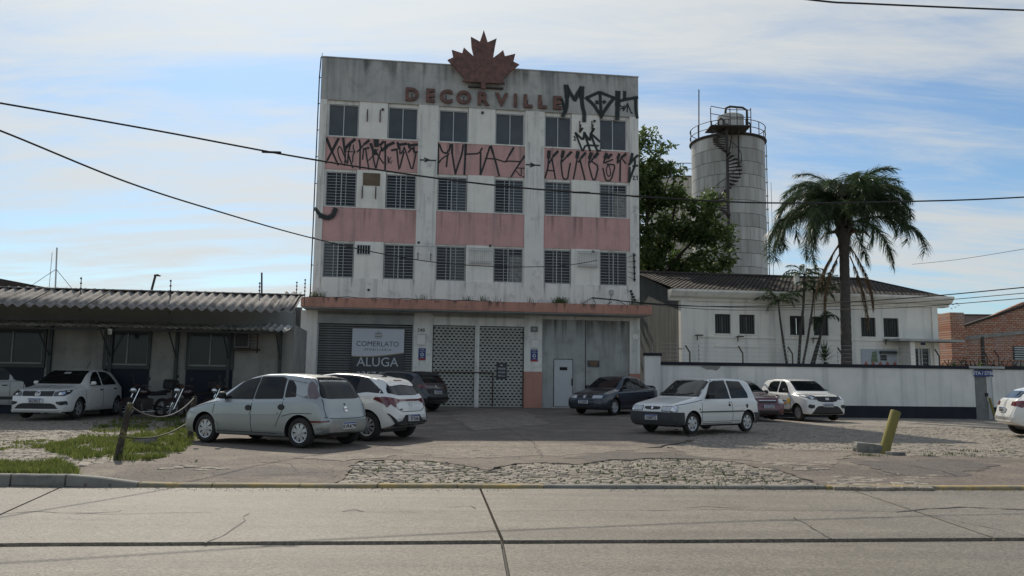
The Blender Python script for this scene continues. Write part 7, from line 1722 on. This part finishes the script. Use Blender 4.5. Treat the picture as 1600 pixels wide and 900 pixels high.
def van():
    c = Car('white_panel_van', 'white small panel van cut by the left edge in the shed shade', -16.95, 26.9, radians(196), 3.95, 1.66, 2.5, 1.42, .80, .30,
        top=[(0,.60),(.05,.8),(.2,.92),(.85,1.06),(1.1,1.2),(1.5,1.52),(1.8,1.66),(2.2,1.76),(2.6,1.84),(3.4,1.86),(3.8,1.80),(3.9,1.5),(3.93,1.0),(3.95,.6)],
        belt=[(0,.56),(.2,.8),(1.0,.98),(2.0,1.02),(3.0,1.06),(3.85,1.08),(3.95,.56)], hw=[(0,.6),(.1,.74),(.4,.81),(3.6,.83),(3.85,.80),(3.95,.74)], tw=[(0,.5),(.9,.7),(1.5,.66),(2.2,.66),(3.5,.70),(3.85,.68),(3.95,.66)], bot=[(0,.3),(.05,.22),(3.9,.24),(3.95,.3)], mat=paint('white_paint_van', (.46,.47,.46), 0, .35))
    c.both('door_window', [(1.35,1.04),(1.62,1.38),(1.9,1.52),(2.35,1.54),(2.35,1.05)], 'carglass', r=.05); c.both('quarter_window', [(2.45,1.06),(2.45,1.53),(2.62,1.50),(2.74,1.36),(2.74,1.12)], 'carglass', r=.07); c.patch('windshield', [(-.64,1.18),(-.58,1.58),(.58,1.58),(.64,1.18)], 'F', 'carglass', r=.05)
    c.handle(2.25, .88); c.blines([(2.4,1.02),(2.42,.28)]); c.blines([(1.15,.98),(1.12,.28)]); c.blines([(2.8,1.7),(2.8,.3)]); c.both('side_moulding', [(1.2,.42),(1.2,.52),(3.3,.52),(3.3,.42)], 'trim', eps=.012); c.patch('headlamp', [(.35,.66),(.4,.84),(.72,.88),(.74,.7)], 'F', 'lamp', r=.03); c.mirror(1.4, 1.07); c.wheels((8, .02, .03), .18)
van()
def edge():
    c = Car('white_hatchback', 'white hatchback cut by the right edge with red tail lamp', 15.75, 22.1, radians(-14), 4.1, 1.76, 2.6, 1.52, .82, .32,
        top=[(0,.5),(.05,.7),(.15,.8),(1.0,.98),(1.3,1.12),(1.9,1.43),(2.4,1.48),(3.2,1.40),(3.6,1.28),(3.8,1.1),(3.95,1.0),(4.0,.9),(4.07,.66),(4.1,.52)],
        belt=[(0,.46),(.2,.7),(1.0,.9),(2.5,.96),(3.6,1.02),(3.95,.9),(4.1,.48)], hw=[(0,.5),(.05,.66),(.3,.82),(.8,.88),(3.3,.88),(3.8,.82),(4.02,.72),(4.1,.62)], tw=[(0,.44),(.9,.72),(1.9,.62),(3.3,.58),(3.7,.6),(3.95,.68),(4.1,.58)], bot=[(0,.3),(.06,.22),(3.6,.22),(3.9,.30),(4.1,.40)], mat=paint('white_paint_edge', (.74,.74,.71), 0, .25))
    c.both('side_window', [(1.4,.98),(1.9,1.33),(2.4,1.41),(3.1,1.35),(3.5,1.18),(3.45,1.05)], 'carglass', r=.05); c.patch('rear_window', [(-.6,1.04),(-.52,1.24),(.52,1.24),(.6,1.04)], 'B', 'carglass', r=.04)
    c.both('tail_lamp', [(3.62,.90),(3.70,.97),(3.98,.96),(4.0,.84),(3.86,.78),(3.76,.83)], 'tail', eps=.012, r=.02); c.mirror_fb('tail_lamp', [(.45,.84),(.47,.94),(.78,.95),(.78,.82)], 'B', 'tail', eps=.012, r=.02); c.plate('JCA6H51', 'B', 0, .72); c.mirror(1.5, 1.0, mat=c.mat); c.handle(2.1,.86,c.mat); c.blines([(2.3,.95),(2.32,.3)]); archlip(c, c.mat, .03, .008); c.wheels((10, .012, .035), .2)
edge()
# ================================================================ motorcycles
def bike():
    o = empty('motorcycle', (0,0,0), 0)
    for x in (.64, -.62):
        mb = MB(); mb.lathe([(.21,-.03),(.27,-.045),(.30,-.02),(.30,.02),(.27,.045),(.21,.03)], 24, (x,0,.30), 'y', cap=False); w = mb.build('wheel', M['tyre'], o, smooth=True)
        mb = MB(); mb.lathe([(.205,-.02),(.205,.02),(.225,.02),(.225,-.02),(.205,-.02)], 24, (x,0,.30), 'y', cap=False)
        for k in range(10): a = k*.628; mb.tube([(x,0,.3),(x+.21*cos(a),0,.3+.21*sin(a))], .008, 4)
        mb.lathe([(.04,-.05),(.04,.05)], 10, (x,0,.3), 'y'); mb.build('rim', M['rim'], w)
    mb = MB()
    for s in (.09,-.09): mb.tube([(.64,s,.30),(.40,s,.92)], .02, 6)
    mb.build('fork', M['chrome'], o)
    mb = MB(); mb.tube([(.42,0,.85),(.1,0,.55),(-.1,0,.4),(-.62,0,.32)], .03, 6); mb.tube([(.35,0,.75),(-.2,0,.70),(-.75,0,.72)], .025, 6); mb.build('frame', M['black'], o)
    mb = MB(); mb.lathe([(.001,-.16),(.11,-.12),(.14,0),(.11,.12),(.001,.16)], 12, (0,0,0), 'y', cap=False); t = mb.build('fuel_tank', M['bikepaint'], o, smooth=True); t.location = (.15,0,.80); t.scale = (1.5,.75,.95)
    mb = MB(); mb.prism([(.02,.76),(-.1,.80),(-.45,.80),(-.8,.86),(-.8,.80),(-.4,.72),(0,.70)], -.12,.12); mb.build('seat', M['black'], o)
    mb = MB(); mb.box(-.15,.28,-.14,.14,.28,.60); mb.lathe([(.10,-.17),(.10,.17)], 14, (.05,0,.42), 'y'); mb.build('engine', M['steel'], o)
    mb = MB(); mb.tube([(.3,.16,.45),(.25,.18,.22),(-.2,.18,.22),(-.7,.2,.36)], [.02,.025,.045,.045], 8); mb.build('exhaust_pipe', M['chrome'], o)
    mb = MB(); mb.lathe([(.001,-.02),(.09,-.01),(.10,.05),(.06,.12),(.001,.14)], 14, (0,0,0), 'y', cap=False); h = mb.build('headlamp', M['lampin'], o, smooth=True); h.location = (.50,0,.86); h.rotation_euler = (0,0,-pi/2)
    mb = MB(); mb.prism([(.46,.92),(.56,1.02),(.44,1.06),(.36,.95)], -.10,.10); mb.build('instrument_cowl', M['bikepaint'], o)
    mb = MB(); mb.tube([(.25,.38,1.0),(.34,.25,1.04),(.38,.0,.96),(.34,-.25,1.04),(.25,-.38,1.0)], .014, 6); mb.build('handlebar', M['steel'], o)
    for s in (1,-1):
        mb = MB(); mb.tube([(.32,s*.26,1.03),(.33,s*.33,1.2)], .008, 4); mb.lathe([(.001,-.012),(.055,-.012),(.055,.012),(.001,.012)], 12, (.33,s*.34,1.25), 'y'); m_ = mb.build('mirror', M['black'], o)
    mb = MB(); mb.prism([(.40,.58),(.55,.64),(.75,.62),(.92,.50),(.94,.46),(.75,.58),(.55,.60)], -.06,.06); mb.build('mudguard', M['bikepaint'], o)
    mb = MB(); mb.box(-1.05,-.68,-.2,.2,.88,1.18); mb.build('top_box', M['black'], o, bevel=.05)
    return o
M['bikepaint'] = simple('motorcycle_dark_paint', (.028,.012,.014), .3, coat=1)
b0 = bike(); spots = [(-11.35, 24.9, 246, 'dark motorcycle with chrome fork parked leftmost of the three before the shed'), (-10.1, 25.2, 240, 'middle motorcycle of the three parked before the shed'), (-8.9, 25.5, 215, 'rightmost motorcycle before the shed, half hidden by the silver hatchback')]
for i, (x, y, a, lab) in enumerate(spots):
    o = b0 if i == 0 else copy_tree(b0); o.location = (x, y, gz(x, y)-.02); o.rotation_euler = (radians(-7), 0, radians(a)); tag(o, lab, 'motorcycle', 'motorcycles parked before the shed')
